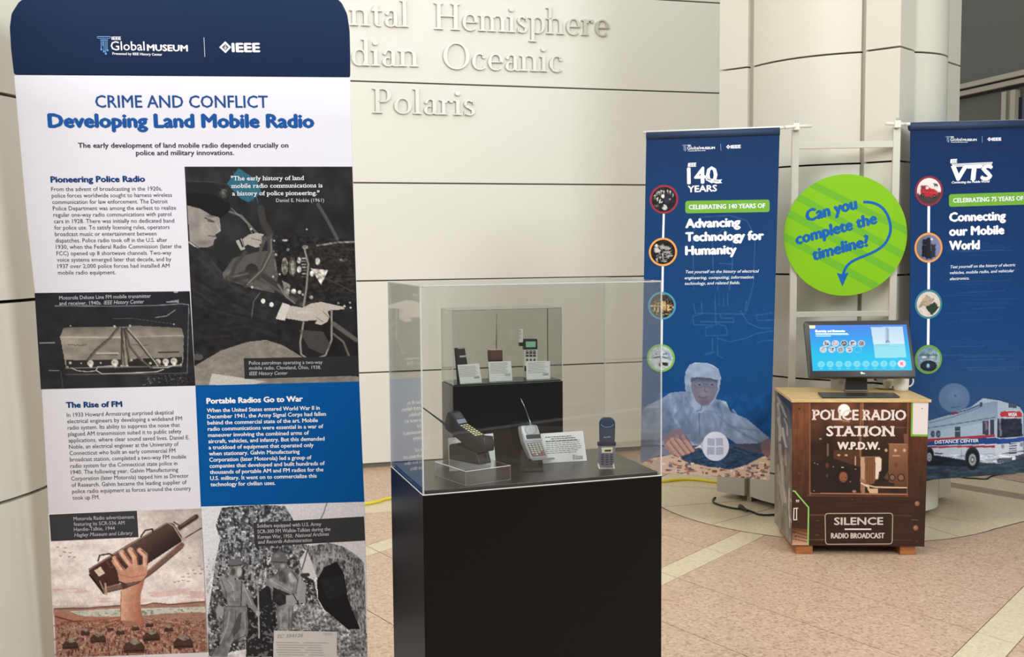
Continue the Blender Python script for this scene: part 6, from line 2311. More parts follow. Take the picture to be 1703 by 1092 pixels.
zb2 = Zm(1500, 500, 203 / 715)
zt2 = Zm(1500, 190, 203 / 715)
hb = hang('blue hanging banner at the right edge, showing a white service bus', B2, [(1514, 203.5), (1731, 198), (1735, 783.5), (1513, 800)], zb2, bus, [b2s, b2l, b2r])
logos(B2, Zm(1568.5, 223.2, 0.0602, -0.02), hb, mat('print_pale_blue', (150, 176, 208), 0.6))
pill(hb, B2, zt2, 275, 468, 812, 542, -0.03)
tline(hb, B2, zt2, 'CELEBRATING 75 YEARS OF', (300, 517), (710, 503), 25, 0.03, serif=True, m=M_whink, name='printed_slogan')
tline(hb, B2, zt2, 'IEEE', (284, 286), (321, 284), 22, 0.08, 0.1, M_whink)
tline(hb, B2, zt2, 'VTS', (284, 388), (520, 382), 84, 0.09, 0.12, M_whink, name='printed_logo')
t = MB()
for i in range(4):
    stroke(t, B2, zt2.L([(290 + 3 * i, 292 + i * 5), (531 - i * 2, 281 + i * 5)]), 3 * zt2.k, 0.0012)
t.build('printed_logo_bars', M_whink, hb, kind='stuff')
tline(hb, B2, zt2, 'Connecting the Mobile World', (290, 405), (510, 399), 13, 0.05, 0.25, M_whink)
tline(hb, B2, zt2, 'Connecting', (279, 627), (605, 618), 50, 0.085, m=M_whink, name='printed_heading')
tline(hb, B2, zt2, 'our Mobile', (279, 710), (596, 700), 50, 0.085, m=M_whink, name='printed_heading')
tline(hb, B2, zt2, 'World', (279, 793), (452, 788), 50, 0.085, m=M_whink, name='printed_heading')
for s_, a_, b_, y_ in (('Test yourself on the history of electric', 280, 662, 902), ('vehicles, mobile radio, and vehicular', 278, 655, 936), ('electronics.', 279, 393, 971)):
    tline(hb, B2, zt2, s_, (a_, y_), (b_, y_ - 13 * (b_ - a_) / 380), 17, 0.03, 0.25)
for x0, y0, x1, y1 in ((157, 538, 156, 692), (157, 868, 156, 1024)):
    t = MB(); stroke(t, B2, zt2.L([(x0, y0), (x1, y1)]), 15 * zt2.k, 0.0007); t.build('timeline_bar', M_whink, hb)
t = MB(); stroke(t, B2, zb2.L([(155, 102), (153, 258)]), 15 * zb2.k, 0.0007); t.build('timeline_bar', M_whink, hb)
medallion(B2, zt2, hb, 158, 449, 82, (140, 44, 62), m_car, 'red2')
medallion(B2, zt2, hb, 155, 781, 82, (226, 152, 80), m_cameras, 'orange2')
medallion(B2, zb2, hb, 155, 20, 80, (60, 130, 140), m_books, 'teal2')
medallion(B2, zb2, hb, 154, 343, 80, (110, 160, 60), m_radar, 'green2')
tline(hb, B2, zb2, 'DISTANCE CENTER', (192, 836), (448, 826), 18, 0.05, m=M_hlog, d=0.0012)
tline(hb, B2, zb2, 'WUSA', (622, 676), (672, 674), 20, 0.05, m=M_hlog, d=0.0012)

# ================================================================== ROUND SIGN
SG = yawpl(TP.pt(0, 0, 0.012) + np.array([0, 0, 1.5]), -6.0)
zs = Zm(1290, 190, 240 / 794)
M_lime = mat('sign_lime', (128, 186, 24), 0.45, spec=0.2)
M_lime2 = mat('sign_lime_dark', (106, 174, 40), 0.45, spec=0.2)
M_signblue = mat('sign_blue', (16, 94, 168), 0.45, spec=0.2)
sc = (1405.5, 391)
Cc = SG.uv(*sc)
kx = (np.linalg.norm(SG.uv(sc[0] + 102.5, sc[1]) - SG.uv(sc[0] - 102.5, sc[1]))) / 2
ky = (np.linalg.norm(SG.uv(sc[0], sc[1] + 101) - SG.uv(sc[0], sc[1] - 101))) / 2
sign = thing('round_sign', 'round lime green sign with blue lettering and a curved arrow, on the ladder frame', 'sign', SG.pt(*Cc))
circ = lambda f, n=96: [SG.pt(Cc[0] + kx * f * math.cos(2 * math.pi * k / n), Cc[1] + ky * f * math.sin(2 * math.pi * k / n)) for k in range(n)]
MB().prism(circ(1.0), -SG.N * 0.008).build('board', M_lime, sign)
# diagonal darker bands, clipped to the disc
for (p, q, h_) in (((60, 505), (300, 620), 44), ((205, 388), (720, 640), 40), ((130, 458), (720, 785), 42), ((75, 545), (660, 870), 44), ((45, 672), (540, 940), 44), ((205, 388), (205, 388), 0)):
    if h_ == 0 or p == (60, 505):
        continue
    A, B_ = SG.uv(*zs(*p)), SG.uv(*zs(*q))
    dv = (B_ - A) / np.linalg.norm(B_ - A)
    nv = np.array([-dv[1], dv[0]])
    m0 = (A - Cc) @ nv
    hw = np.linalg.norm(SG.uv(*zs(p[0], p[1] + h_)) - A) / 2 * 0.9
    poly = [np.array([kx * 0.998 * math.cos(2 * math.pi * k / 180), ky * 0.998 * math.sin(2 * math.pi * k / 180)]) for k in range(180)]
    poly = clip(poly, nv, m0 - hw, m0 + hw)
    # the bands start at the left and stop at the arrow side like the print
    if poly:
        t = MB()
        t.add([SG.pt(*(Cc + v), 0.0004) for v in poly], [tuple(range(len(poly)))])
        t.build('printed_band', M_lime2, sign)
for s_, a_, b_, cp in (('Can you', (172, 590), (446, 518), 62), ('complete the', (116, 716), (556, 598), 60), ('timeline?', (208, 803), (512, 722), 60)):
    tline(sign, SG, zs, s_, a_, b_, cp, 0.085, 0.12, M_signblue, name='printed_words', d=0.0009)
cur = [(482, 482), (530, 486), (575, 505), (607, 540), (626, 585), (632, 630), (624, 670), (600, 712), (560, 745), (510, 770), (455, 792), (412, 815), (385, 845), (370, 885)]
cc = []
for i in range(len(cur) - 1):
    a0, a1, a2, a3 = [np.array(cur[max(0, min(len(cur) - 1, i + k))], float) for k in (-1, 0, 1, 2)]
    for tt in np.linspace(0, 1, 5)[:-1]:
        cc.append(tuple(0.5 * (2 * a1 + (a2 - a0) * tt + (2 * a0 - 5 * a1 + 4 * a2 - a3) * tt ** 2 + (3 * a1 - a0 - 3 * a2 + a3) * tt ** 3)))
cc.append(cur[-1])
t = MB()
stroke(t, SG, zs.L(cc), 15 * zs.k, 0.0010)
flat(t, SG, zs.L([(337, 872), (368, 880), (401, 870), (367, 946)]), 0.0011)
t.build('printed_arrow', M_signblue, sign)

# ================================================================== KIOSK
KP = yawpl((1.365, 5.09, 0), -3.3)
zk = Zm(1280, 630, 280 / 1019)
ktop = 0.7445
M_crate = mat('crate_dark_side', (92, 84, 78), 0.5)
ply = wood('birch_ply_top', (222, 190, 134), (198, 162, 104), (3, 10, 10), 0.45)
kf = [KP.px(*zk(*p)) for p in [(137, 133), (965, 133), (937, 1014), (133, 1006)]]
for i in (0, 1):
    kf[i][2] = ktop
KD = 0.44
kb = -KP.N * KD
kz = thing('kiosk_crate', 'dark brown printed wooden crate with a plywood top, carrying a touchscreen', 'kiosk', (kf[2] + kf[3]) / 2 * [1, 1, 0] + kb / 2)
KL = np.array([-0.004, 0, 0])                      # the sides splay a little
MB().prism([kf[0], kf[1], kf[2], kf[3]], kb, bev=0.002).build('crate_body', M_crate, kz)
# top board with overhang
tb = [KP.px(1316, 664.5, 0.006), KP.px(1548.5, 664.5, 0.006)]
b0 = np.array([tb[0][0], tb[0][1], ktop + 0.0003])
b1_ = np.array([tb[1][0], tb[1][1], ktop + 0.0003])
back = -KP.N * (KD + 0.012)
bl = hitz(1291.5, 638.5, ktop + 0.013)
kk = (bl - b0)
MB().prism([b0, b1_, b1_ + back, b0 + back + KP.U * 0.004], UP * 0.0135, bev=0.0012).build('top_board', ply, kz)
# two runners under the crate
M_run = wood('runner_pine', (176, 112, 58), (140, 82, 38), (2, 14, 14), 0.5)
for xa, xb in ((1319, 1352.5), (1491, 1522)):
    fa, fb_ = hitz(xa + 6, 922.5, 0.0), hitz(xb, 922.5, 0.0)
    fa = KP.pt((fa - KP.o) @ KP.U, 0, -0.012)
    fb_ = KP.pt((fb_ - KP.o) @ KP.U, 0, -0.012)
    zt_ = min(kf[2][2], kf[3][2]) - 0.0005
    MB().prism([fa * [1, 1, 0] + UP * 0.0005, fb_ * [1, 1, 0] + UP * 0.0005, fb_ * [1, 1, 0] + UP * zt_, fa * [1, 1, 0] + UP * zt_], kb * 0.95, bev=0.0015).build('runner', M_run, kz)


def station(c):
    c.c[:] = (58, 30, 18)
    c.grad([(137, 130), (250, 130), (250, 1010), (130, 1010)], (108, 62, 38), (60, 32, 18), (180, 300), (180, 760))
    c.grad([(840, 130), (965, 130), (940, 1020), (840, 1020)], (92, 48, 24), (50, 26, 16), (900, 250), (900, 760))
    c.noise(14, 120, 0.14, 2)
    c.noise(50, 60, 0.12, 3)
    c.line([(180, 178), (180, 182)], 9, (30, 16, 10))
    # door glass
    G_ = [(245, 135), (845, 135), (835, 700), (242, 695)]
    c.grad(G_, (92, 52, 32), (40, 22, 14), (300, 150), (300, 480))
    c.noise(70, 70, 0.3, 5, pts=G_)
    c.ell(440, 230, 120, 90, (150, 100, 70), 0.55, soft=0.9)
    c.line([(243, 135), (243, 700)], 8, (140, 88, 58), 0.9)
    c.line([(250, 690), (835, 698)], 9, (178, 122, 80), 0.9)
    c.line([(228, 705), (845, 712)], 4, (120, 74, 46), 0.8)
    c.line([(838, 140), (832, 705)], 8, (132, 80, 48), 0.9)
    c.line([(555, 135), (548, 330), (548, 470)], 15, (150, 100, 66), 0.8)
    c.line([(545, 135), (540, 460)], 4, (84, 50, 34), 0.8)
    c.line([(566, 135), (564, 300)], 4, (190, 140, 96), 0.8)
    c.line([(720, 295), (835, 292)], 5, (122, 80, 56), 0.8)
    c.line([(700, 256), (835, 255)], 4, (100, 62, 42), 0.7)
    # room behind
    c.poly([(385, 430), (545, 430), (545, 530), (385, 530)], (84, 48, 28), 0.9)
    c.poly([(410, 455), (426, 455), (426, 466), (410, 466)], (196, 160, 130))
    c.poly([(455, 455), (473, 455), (473, 466), (455, 466)], (196, 160, 130))
    c.line([(352, 395), (352, 462)], 11, (140, 106, 84), 0.8)
    c.ell(307, 362, 9, 6, (190, 160, 140), 0.9, soft=0.4)
    c.poly([(252, 500), (385, 480), (540, 530), (545, 690), (250, 690)], (30, 17, 12), 0.9)
    c.ell(440, 600, 52, 74, (22, 14, 12), 0.95, soft=0.15)
    c.poly([(392, 690), (400, 620), (440, 600), (500, 630), (520, 690)], (26, 16, 13))
    c.ell(446, 592, 30, 38, (150, 88, 58), 0.95, soft=0.3)
    c.poly([(408, 560), (420, 535), (450, 528), (480, 545), (484, 565), (440, 560)], (18, 12, 11))
    c.ell(436, 598, 5, 3, (40, 22, 16)); c.ell(458, 596, 5, 3, (40, 22, 16))
    c.line([(438, 616), (456, 614)], 4, (84, 40, 26))
    c.ell(441, 534, 10, 5, (200, 170, 140), 0.9, soft=0.3)
    c.ell(348, 522, 14, 20, (110, 60, 42), 0.8, soft=0.4)
    c.ell(347, 585, 9, 12, (110, 66, 48), 0.8, soft=0.4)
    for x, y in ((290, 515), (272, 508), (385, 530), (488, 620), (268, 676), (560, 665), (520, 545), (556, 590)):
        c.ell(x, y, 6, 5, (190, 150, 124), 0.8, soft=0.5)
    c.line([(519, 470), (519, 520)], 6, (204, 172, 146), 0.9)
    c.poly([(550, 470), (665, 470), (678, 485), (678, 560), (655, 605), (605, 640), (550, 610)], (120, 76, 48))
    c.poly([(550, 472), (575, 472), (575, 640), (552, 640)], (190, 150, 118))
    c.poly([(575, 490), (632, 490), (632, 650), (575, 650)], (126, 80, 50))
    for x in (590, 606, 620):
        c.line([(x, 480), (x, 650)], 5, (92, 56, 36), 0.8)
    c.poly([(640, 470), (665, 472), (678, 490), (676, 545), (660, 570), (655, 604), (640, 604)], (228, 204, 184))
    c.line([(548, 470), (666, 470), (678, 484)], 4, (150, 110, 80))
    c.poly([(660, 560), (680, 555), (690, 585), (668, 600)], (30, 18, 14))
    # machinery right
    c.grad([(722, 392), (832, 392), (828, 650), (720, 650)], (140, 96, 66), (92, 56, 36), (760, 400), (800, 640))
    c.line([(720, 392), (832, 392)], 5, (180, 134, 98), 0.8)
    for x in (761, 815, 705):
        c.ell(x, 431, 11, 12, (212, 176, 140), 0.9, soft=0.4)
    c.line([(745, 464), (785, 464)], 9, (190, 154, 122), 0.8)
    c.ell(765, 520, 14, 16, (84, 48, 30), 0.7, soft=0.4)
    c.poly([(812, 330), (830, 330), (830, 388), (812, 388)], (120, 78, 52), 0.9)
    for x, r in ((795, 23), (742, 20)):
        c.ell(x, 596, r, r + 2, (34, 20, 14), 1, soft=0.05)
        c.ell(x, 596, r - 6, r - 4, (132, 90, 64), 1, soft=0.1)
    c.poly([(715, 560), (690, 600), (720, 610)], (130, 86, 60), 0.6)
    c.poly([(580, 640), (700, 620), (760, 632), (752, 652), (590, 655)], (44, 26, 18))
    c.line([(585, 640), (640, 654), (828, 657)], 8, (232, 196, 158), 0.95)
    c.poly([(590, 660), (655, 664), (655, 692), (605, 690)], (206, 168, 134))
    c.poly([(548, 600), (580, 610), (578, 690), (552, 690)], (150, 108, 80))
    c.line([(555, 630), (600, 655)], 8, (230, 200, 176))
    c.ell(512, 680, 16, 10, (176, 130, 100), 0.9, soft=0.4)
    # lower door boards
    c.poly([(135, 715), (940, 720), (935, 1014), (133, 1008)], (52, 27, 17), 0.75)
    c.noise(160, 8, 0.16, 8, pts=[(135, 715), (940, 720), (935, 1014), (133, 1008)])
    for y in (822, 972):
        c.line([(240, y), (330, y)], 5, (112, 76, 56), 0.8)
        c.line([(746, y + 2), (860, y + 4)], 5, (96, 62, 44), 0.7)
    for y in (857, 944):
        c.line([(278, y), (300, y)], 4, (130, 94, 74), 0.7)
    for x, y, r in ((893, 753, 17), (884, 900, 18)):
        c.ell(x, y, r, r, (150, 96, 66), 0.95, soft=0.25)
        c.ell(x - 3, y - 3, r * .5, r * .5, (184, 130, 96), 0.8, soft=0.5)
    c.line([(858, 851), (900, 853)], 5, (140, 100, 76), 0.8)
    for x, y in ((178, 571), (906, 576), (893, 980), (500, 728)):
        c.ell(x, y, 4, 3, (160, 120, 96), 0.8, soft=0.4)
    # globe lamp in the picture
    c.ell(450, 188, 39, 39, (255, 252, 244), 1, soft=0.12)
    c.ell(576, 340, 15, 14, (212, 176, 150), 0.9, soft=0.4)
    c.line([(440, 250), (480, 256)], 12, (200, 160, 130), 0.5)
    # plate
    c.poly([(335, 815), (345, 810), (737, 810), (745, 818), (742, 990), (735, 998), (345, 998), (336, 990)], (44, 24, 18))
    # lower left corner: stair picture inside the green line
    c.poly([(136, 680), (165, 690), (236, 776), (232, 1004), (134, 1004)], (58, 30, 18))
    c.grad([(136, 900), (232, 910), (232, 1004), (134, 1004)], (96, 52, 26), (206, 160, 130), (180, 905), (180, 1004))
    for y0, y1 in ((905, 925), (925, 948), (945, 966), (966, 985)):
        c.line([(140, y0), (230, y1)], 5, (70, 36, 20), 0.8)
    c.noise(12, 12, 0.3, 15, pts=[(136, 850), (180, 850), (160, 960), (134, 960)])


KF = KP
quadk = [(1317.6, 667), (1544.8, 667), (1537.2, 908.5), (1316.8, 906.3)]
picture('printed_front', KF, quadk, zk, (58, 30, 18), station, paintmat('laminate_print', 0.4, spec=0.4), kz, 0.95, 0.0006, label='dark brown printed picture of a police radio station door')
M_kink = mat('print_ink_cream_pink', (232, 214, 204), 0.4)
M_kink2 = mat('print_ink_engraved', (206, 190, 176), 0.4)
tline(kz, KF, zk, 'POLICE RADIO', (264, 246), (823, 248), 60, 0.045, serif=True, m=M_kink, name='printed_words', d=0.0014, stem=0.24)
tline(kz, KF, zk, 'STATION', (345, 344), (748, 344), 58, 0.05, serif=True, m=M_kink, name='printed_words', d=0.0014, stem=0.24)
tline(kz, KF, zk, 'W.P.D.W.', (412, 425), (664, 425), 43, 0.085, m=M_kink, name='printed_words', d=0.0014)
tline(kz, KF, zk, 'SILENCE', (391, 881), (685, 880), 43, 0.05, m=M_kink2, name='printed_words', d=0.0014)
tline(kz, KF, zk, 'RADIO BROADCAST', (372, 963), (693, 962), 31, 0.06, m=M_kink2, name='printed_words', d=0.0014)
t = MB(); stroke(t, KF, zk.L([(453, 908), (615, 908)]), 9 * zk.k, 0.0014); t.build('printed_rule', M_kink, kz)
fr_ = []
for cx_, cy_, a0 in ((727, 828, -90), (724, 980, 0), (355, 982, 90), (352, 830, 180)):
    for k in range(5):
        a = math.radians(a0 + 22.5 * k)
        fr_.append((cx_ + 17 * math.cos(a), cy_ + 17 * math.sin(a)))
t = MB(); stroke(t, KF, zk.L(fr_ + fr_[:1]), 6 * zk.k, 0.0013); t.build('printed_frame', mat('print_frame_tan', (176, 150, 130), 0.4), kz)
t = MB(); flat(t, KF, zk.L([(868, 137), (961, 137), (955, 336), (864, 334)]), 0.0010); t.build('printed_label', mat('print_blush', (226, 212, 210), 0.4), kz)
M_kgreen = mat('print_line_green', (112, 172, 54), 0.4)
t = MB()
flat(t, KF, zk.L([(858, 137), (868, 137), (864, 336), (853, 346)]), 0.0011)
flat(t, KF, zk.L([(864, 334), (955, 336), (955, 348), (853, 346)]), 0.0011)
t.build('printed_line', M_kgreen, kz)
t = MB(); stroke(t, KF, zk.L([(139, 676), (152, 678), (176, 708), (235, 776), (232, 1004)]), 9 * zk.k, 0.0012); t.build('printed_line', mat('print_line_green2', (140, 196, 96), 0.4), kz)
for x, y in ((180, 181), (923, 178)):
    p = KF.px(*zk(x, y), 0.0008)
    MB().lathe(p, [(0.0001, 0.0016), (0.0022, 0.0012), (0.0026, 0.0)], 10, ax=KF.N).build('screw', M_phd, kz)
# white plan lines in the lower left corner
t = MB()
for pts in ([(143, 783), (172, 780)], [(147, 783), (145, 852)], [(143, 852), (167, 850)], [(163, 785), (162, 852)]):
    stroke(t, KF, zk.L(pts), 6 * zk.k, 0.0014)
t.build('printed_plan', M_kink, kz, kind='stuff')
tline(kz, KF, zk, '99', (158, 746), (178, 746), 16, 0.04, m=M_kink, d=0.0014)


def side(c):
    c.grad([(0, 0), (400, 0), (400, 1100), (0, 1100)], (76, 72, 70), (128, 118, 106), (90, 40), (90, 900))
    c.noise(26, 90, 0.25, 3)
    for pts, w, col in (([(48, 110), (75, 170), (100, 230)], 14, (160, 152, 142)), ([(50, 150), (62, 260), (72, 340)], 16, (168, 160, 150)), ([(78, 300), (92, 380), (100, 410)], 14, (196, 190, 180)),
                        ([(88, 240), (104, 280), (108, 340)], 10, (170, 164, 156)), ([(52, 240), (60, 300), (60, 370)], 16, (176, 168, 158)), ([(60, 400), (74, 520), (80, 640), (90, 740)], 20, (176, 164, 150)),
                        ([(96, 430), (98, 520)], 12, (150, 142, 132)), ([(50, 520), (64, 640), (78, 760)], 12, (160, 150, 138)), ([(118, 660), (116, 780), (122, 900)], 6, (206, 200, 190)), ([(120, 720), (132, 742)], 6, (206, 200, 190)), ([(122, 840), (134, 870)], 6, (206, 200, 190))):
        c.line(pts, w, col, 0.85)
    c.poly([(48, 40), (130, 115), (132, 200), (90, 150), (48, 100)], (46, 48, 54), 0.8)
    c.noise(8, 30, 0.12, 9)


lf_o = kf[0] + np.array([0, 0, 0])
lf_U = kb / KD
SL = Pl(kf[0], lf_U, kf[0] - kf[3])
lb0 = kf[0] + kb * 0.998
lb3 = kf[3] + kb * 0.998
quads = [proj(lb0), proj(kf[0]), proj(kf[3]), proj(lb3)]
picture('printed_side', SL, [tuple(q) for q in quads], zk, (100, 96, 90), side, MATS['laminate_print'], kz, 0.5, 0.0006, label='grey printed left side of the crate')

# ---- touchscreen monitor
MP = yawpl((1.732, 5.323, 0.978), -4.4, -23.7)
zm_ = Zm(1320, 520, 230 / 1674)
M_bez = mat('monitor_black', (44, 43, 41), 0.35, spec=0.5)
zt0 = ktop + 0.0142
mon = thing('touchscreen_monitor', 'black touchscreen monitor with a bright blue display, on the plywood top', 'monitor', hitz(1424, 656, zt0))
bz = []
for cx_, cy_, a0 in ((1378, 103, -90), (1463, 758, 0), (207, 760, 90), (145, 118, 180)):
    for k in range(5):
        a = math.radians(a0 + 22.5 * k)
        bz.append((cx_ + 17 * math.cos(a), cy_ + 17 * math.sin(a)))
o = MB().prism([MP.px(*zm_(*p)) for p in bz], -MP.N * 0.034, bev=0.002).build('bezel', M_bez, mon)
autosmooth(o, 35)


def ui(c):
    c.grad([(0, 0), (1600, 0), (1600, 1100), (0, 1100)], (70, 140, 240), (0, 196, 242), (600, 170), (600, 520))
    c.poly([(186, 150), (262, 150), (260, 190), (190, 192)], (248, 246, 190))
    c.grad([(932, 172), (1318, 166), (1345, 375), (965, 378)], (198, 224, 246), (214, 238, 250), (1000, 170), (1000, 370))
    c.grad([(965, 378), (1345, 375), (1362, 540), (985, 546)], (150, 226, 244), (150, 232, 242), (1000, 380), (1000, 540))
    c.line([(985, 390), (1155, 388)], 4, (110, 170, 200), 0.9)
    c.line([(985, 410), (1340, 404)], 3, (130, 190, 215), 0.8)
    c.line([(1130, 196), (1132, 345)], 40, (150, 172, 204), 0.9)
    c.line([(1118, 205), (1122, 340)], 10, (196, 210, 226), 0.9)
    c.line([(1118, 360), (1126, 335), (1140, 335), (1162, 358)], 10, (110, 124, 150), 0.9)
    c.line([(1112, 188), (1140, 188)], 8, (170, 186, 206), 0.9)
    for i, (x, y) in enumerate([(400 + i * 105, 370) for i in range(5)] + [(357 + i * 105, 444) for i in range(4)]):
        c.ell(x, y, 45, 41, (206, 224, 240), 1, soft=0.05)
        c.ell(x, y, 37, 34, [(232, 232, 238), (226, 218, 228), (84, 86, 96), (222, 222, 228), (176, 164, 170), (228, 226, 232), (222, 222, 228), (190, 194, 202), (220, 226, 232)][i], 1, soft=0.1)
        c.noise(12, 12, 0, 40 + i, pts=[(x - 26, y - 24), (x + 26, y - 24), (x + 26, y + 24), (x - 26, y + 24)], thr=0.52, c=[(50, 54, 66), (190, 120, 140), (206, 206, 210), (70, 66, 80), (96, 84, 96), (120, 120, 134), (40, 56, 84), (120, 130, 146), (80, 80, 104)][i], a=0.8)
    c.ell(775, 444, 46, 42, (120, 214, 248), 1, soft=0.05)
    c.ell(775, 444, 40, 36, (20, 186, 242), 1, soft=0.05)
    c.line([(330, 622), (1315, 614)], 5, (130, 228, 248), 0.9)
    for i in range(10):
        x, y = 332 + i * 108.5, 622 - i * 0.8
        if i < 9:
            c.ell(x, y, 45, 41, (120, 224, 244), 1, soft=0.06)
            c.line([(x - 6, y + 12), (x + 4, y - 14), (x + 10, y + 8)], 6, (70, 196, 232), 0.8)
        else:
            c.ell(x, y, 52, 46, (250, 226, 236), 1, soft=0.06)
            c.line([(x - 16, y - 14), (x + 12, y + 16)], 10, (226, 60, 90), 0.9)
            c.line([(x + 10, y - 16), (x - 14, y + 14)], 10, (226, 60, 90), 0.9)
        c.line([(x - 14, y + 54), (x + 18, y + 54)], 8, (190, 244, 250), 0.8)


picture('lit_screen', MP, [zm_(186, 150), zm_(1364, 143), zm_(1434, 695), zm_(230, 703)], zm_, (20, 170, 240), ui, paintmat('screen_glow', 0.2, emit=1.0, spec=0.3), mon, 0.6, 0.0008, label='lit blue display')
M_uiw = mat('screen_white_text', (225, 240, 252), 0.5, emit=0.9)
t = MB(); text(t, MP, 'Electricity and Electronics', zm_(262, 234), zm_(618, 232), 24 * zm_.k, bold=0.08, ital=0.1, d=0.0014); t.build('screen_heading', M_uiw, mon)
t = MB()
for y, x1 in ((250, 655), (263, 665), (282, 450)):
    stroke(t, MP, zm_.L([(265, y), (x1, y)]), 5 * zm_.k, 0.0013)
t.build('screen_text', M_uiw, mon, kind='stuff')
t = MB(); ring(t, MP, zm_(822, 728), 0, 15 * zm_.k, 0.0008, 20); text(t, MP, 'hp', zm_(836, 738), zm_(862, 738), 16 * zm_.k, bold=0.1, d=0.0008); t.build('printed_logo', mat('logo_silver', (225, 228, 228), 0.4), mon, kind='stuff')
nb = hitz(*zm_(755, 950), zt0 + 0.003)
NP = yawpl(nb, -4.4)
nq = [NP.px(*zm_(*p)) for p in [(640, 768), (890, 768), (892, 938), (905, 952), (612, 952), (625, 938)]]
MB().prism(nq, -NP.N * 0.02, bev=0.002).build('neck', M_bez, mon)
nm = [NP.px(*zm_(640, 770)), NP.px(*zm_(890, 770))]
cback = MP.pt(0, 0, -0.036)
MB().prism([nm[0] - NP.N * 0.002, nm[1] - NP.N * 0.002, cback + MP.U * 0.04, cback - MP.U * 0.04], -NP.N * 0.014).build('mount', M_bez, mon)
MB().prism([NP.px(*zm_(*p), 0.0006) for p in [(622, 932), (893, 932), (893, 946), (620, 946)]], -NP.N * 0.001).build('neck_trim', M_steel, mon)
bs = [hitz(*zm_(*p), zt0 + 0.009) for p in [(290, 958), (1215, 962), (1285, 1008), (345, 1012)]]
MB().prism([b - UP * 0.0085 for b in bs], UP * 0.008, bev=0.002).build('base_plate', M_bez, mon)

# ---- mug, cup on saucer, small card, clip, cable on the plywood top
M_cer = mat('white_ceramic', (236, 232, 220), 0.2, spec=0.6)
mc = hitz(*zm_(1330, 948), zt0)
mc = mc + np.array([0, 0.036, 0])
mug = thing('mug', 'cream white mug with its handle to the right, behind the monitor', 'mug', mc)
R_ = 0.0385
MB().lathe(mc, [(0.0001, 0.0005), (R_ * .86, 0.0005), (R_ * .92, 0.003), (R_ * .97, 0.02), (R_, 0.05), (R_, 0.088), (R_ * .97, 0.0895), (R_ * .92, 0.088), (R_ * .9, 0.03), (R_ * .8, 0.007), (0.0001, 0.006)], 40).build('body', M_cer, mug, smooth=True)
hp_ = []
for a in np.linspace(-100, 100, 15):
    hp_.append(mc + np.array([R_ * 0.93 + 0.024 * math.cos(math.radians(a)), -0.004, 0.047 + 0.027 * math.sin(math.radians(a))]))
MB().tube(hp_, 0.0042, 10).build('handle', M_cer, mug, smooth=True)
sc_ = hitz(*zm_(1105, 872), zt0)
sc_ = np.array([sc_[0] * 5.45 / sc_[1], 5.45, zt0])
sau = thing('saucer', 'white saucer left of the mug, partly behind the monitor', 'saucer', sc_)
MB().lathe(sc_, [(0.0001, 0.0006), (0.028, 0.0006), (0.034, 0.003), (0.052, 0.0085), (0.0525, 0.010), (0.034, 0.0055), (0.026, 0.003), (0.0001, 0.003)], 40).build('dish', M_cer, sau, smooth=True)
cp = sc_ + np.array([0.014, 0.006, 0.0042])
cup = thing('teacup', 'small cream teacup standing on the white saucer behind the monitor', 'cup', cp)
MB().lathe(cp, [(0.0001, 0.0), (0.012, 0.0), (0.0125, 0.003), (0.018, 0.010), (0.0235, 0.028), (0.0245, 0.036), (0.0235, 0.036), (0.0165, 0.011), (0.0001, 0.005)], 30).build('bowl', mat('cup_cream', (232, 214, 180), 0.25), cup, smooth=True)
cl = sc_ + np.array([0.030, -0.032, 0.006])
clip_ = thing('binder_clip', 'tiny black binder clip lying on the rim of the white saucer', 'clip', cl)
MB().prism([cl + np.array(p) for p in ((-0.007, -0.01, 0.004), (0.007, -0.01, 0.004), (0.005, -0.01, 0.011), (-0.005, -0.01, 0.011))], (0, 0.006, 0)).build('clip_body', M_phd, clip_)
for s_ in (-1, 1):
    MB().tube([cl + np.array((s_ * 0.004, -0.008, 0.006)), cl + np.array((s_ * 0.009, -0.008, 0.013)), cl + np.array((s_ * 0.012, -0.008, 0.008))], 0.0009, 6).build('clip_arm', M_phd, clip_)
cpl = yawpl((1.51, 5.46, zt0), -2, -8)
kc = card('small white card standing on the plywood top, left behind the monitor neck', cpl, zm_, [(444, 770), (632, 770), (624, 878), (449, 872)], [], 4, 21, 0, zfix=zt0 + 0.0005)
t = scrib(cpl, zm_, 545, 610, [812, 826, 842, 858], 4, 0.0004, 22)
t2 = scrib(cpl, zm_, 470, 540, [786, 800], 7, 0.0004, 23)
t.add(t2.V, t2.F)
t.build('printed_text', M_txt, kc, kind='stuff')
M_cable = mat('black_cable', (22, 20, 20), 0.45)
c0 = MP.pt(0.09, -0.10, -0.040)
cpt = [c0, c0 + np.array([-0.004, 0.02, -0.05])] + [hitz(*zm_(*p), zt0 + 0.004) for p in ((1010, 812), (960, 838), (900, 848), (820, 858))]
mcab = MB().tube(cpt, 0.0042, 8).build('monitor_cable', M_cable, smooth=True, origin=cpt[-1])
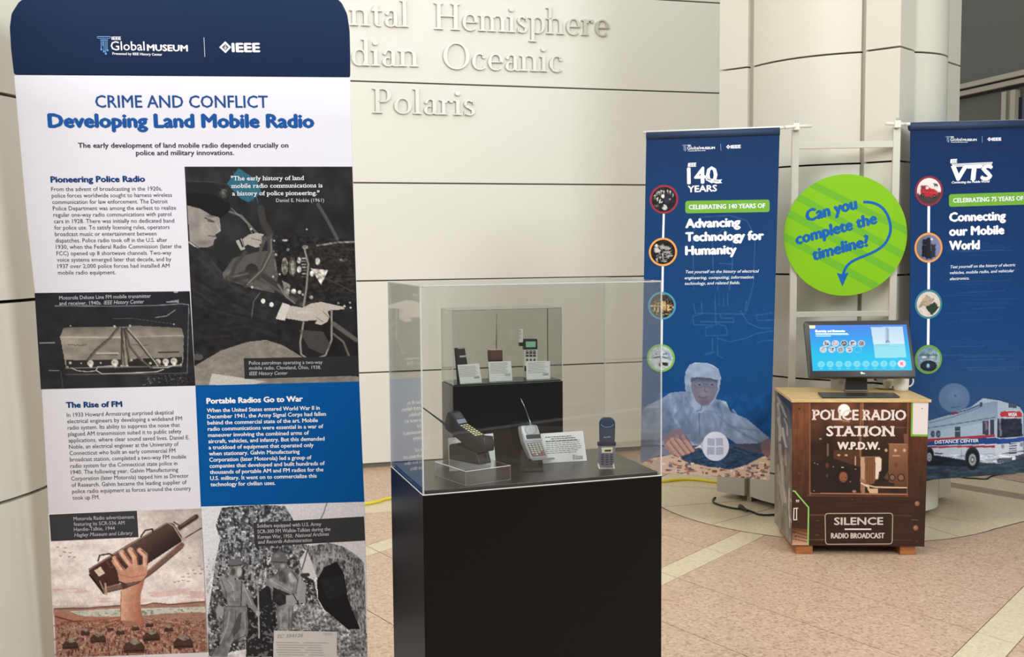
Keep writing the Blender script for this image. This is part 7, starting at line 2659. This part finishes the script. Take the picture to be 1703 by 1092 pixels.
tag(mcab, 'black cable curling down from the back of the monitor onto the plywood', 'cable')

# ================================================================== FLOOR CABLES
def spline(P, n=8):
    P = [np.asarray(p, float) for p in P]
    out = []
    for i in range(len(P) - 1):
        a0, a1, a2, a3 = [P[max(0, min(len(P) - 1, i + k))] for k in (-1, 0, 1, 2)]
        for tt in np.linspace(0, 1, n + 1)[:-1]:
            out.append(0.5 * (2 * a1 + (a2 - a0) * tt + (2 * a0 - 5 * a1 + 4 * a2 - a3) * tt ** 2 + (3 * a1 - a0 - 3 * a2 + a3) * tt ** 3))
    return out + [P[-1]]


def fcable(pts, r, name, label, m):
    P = spline([hitz(x, y, r + 0.002) for x, y in pts])
    o = MB().tube(P, r, 10).build(name, m, smooth=True, origin=P[len(P) // 2] * [1, 1, 0])
    return tag(o, label, 'cable')


fcable([(480, 833), (560, 842), (606, 837.5), (630, 833), (652, 827.5), (760, 812), (900, 806), (1020, 803), (1100, 800), (1122, 797.6), (1146, 796.4), (1172, 798.5), (1188, 800.5), (1230, 805)], 0.0085, 'extension_cord', 'yellow extension cord running along the floor below the lettered wall', mat('yellow_cord', (232, 214, 40), 0.45))
fcable([(1190, 827), (1186.6, 829), (1186, 834), (1192, 837.5), (1207, 842), (1222, 845), (1238, 846.5), (1252, 851), (1262, 855), (1276, 856), (1292, 855), (1325, 853)], 0.0055, 'power_cable', 'black power cable lying against the foot of the column', M_cable)
pg = thing('cable_plug', 'black plug joint in the cable at the foot of the column', 'plug', hitz(1236, 846, 0))
q0, q1 = hitz(1231, 841.5, 0.02), hitz(1243, 849.5, 0.018)
MB().tube([q0, q0 * 0.7 + q1 * 0.3, q0 * 0.6 + q1 * 0.4, q1], [0.013, 0.013, 0.010, 0.006], 10).build('plug_body', M_cable, pg, smooth=True)
fcable([(1590, 791), (1603, 794), (1621, 795.2), (1640, 796), (1648, 792), (1662, 788.5), (1690, 786)], 0.0045, 'power_cable', 'thin black cable lying on the floor below the bus banner', M_cable)

bpy.data.objects.remove(_to)
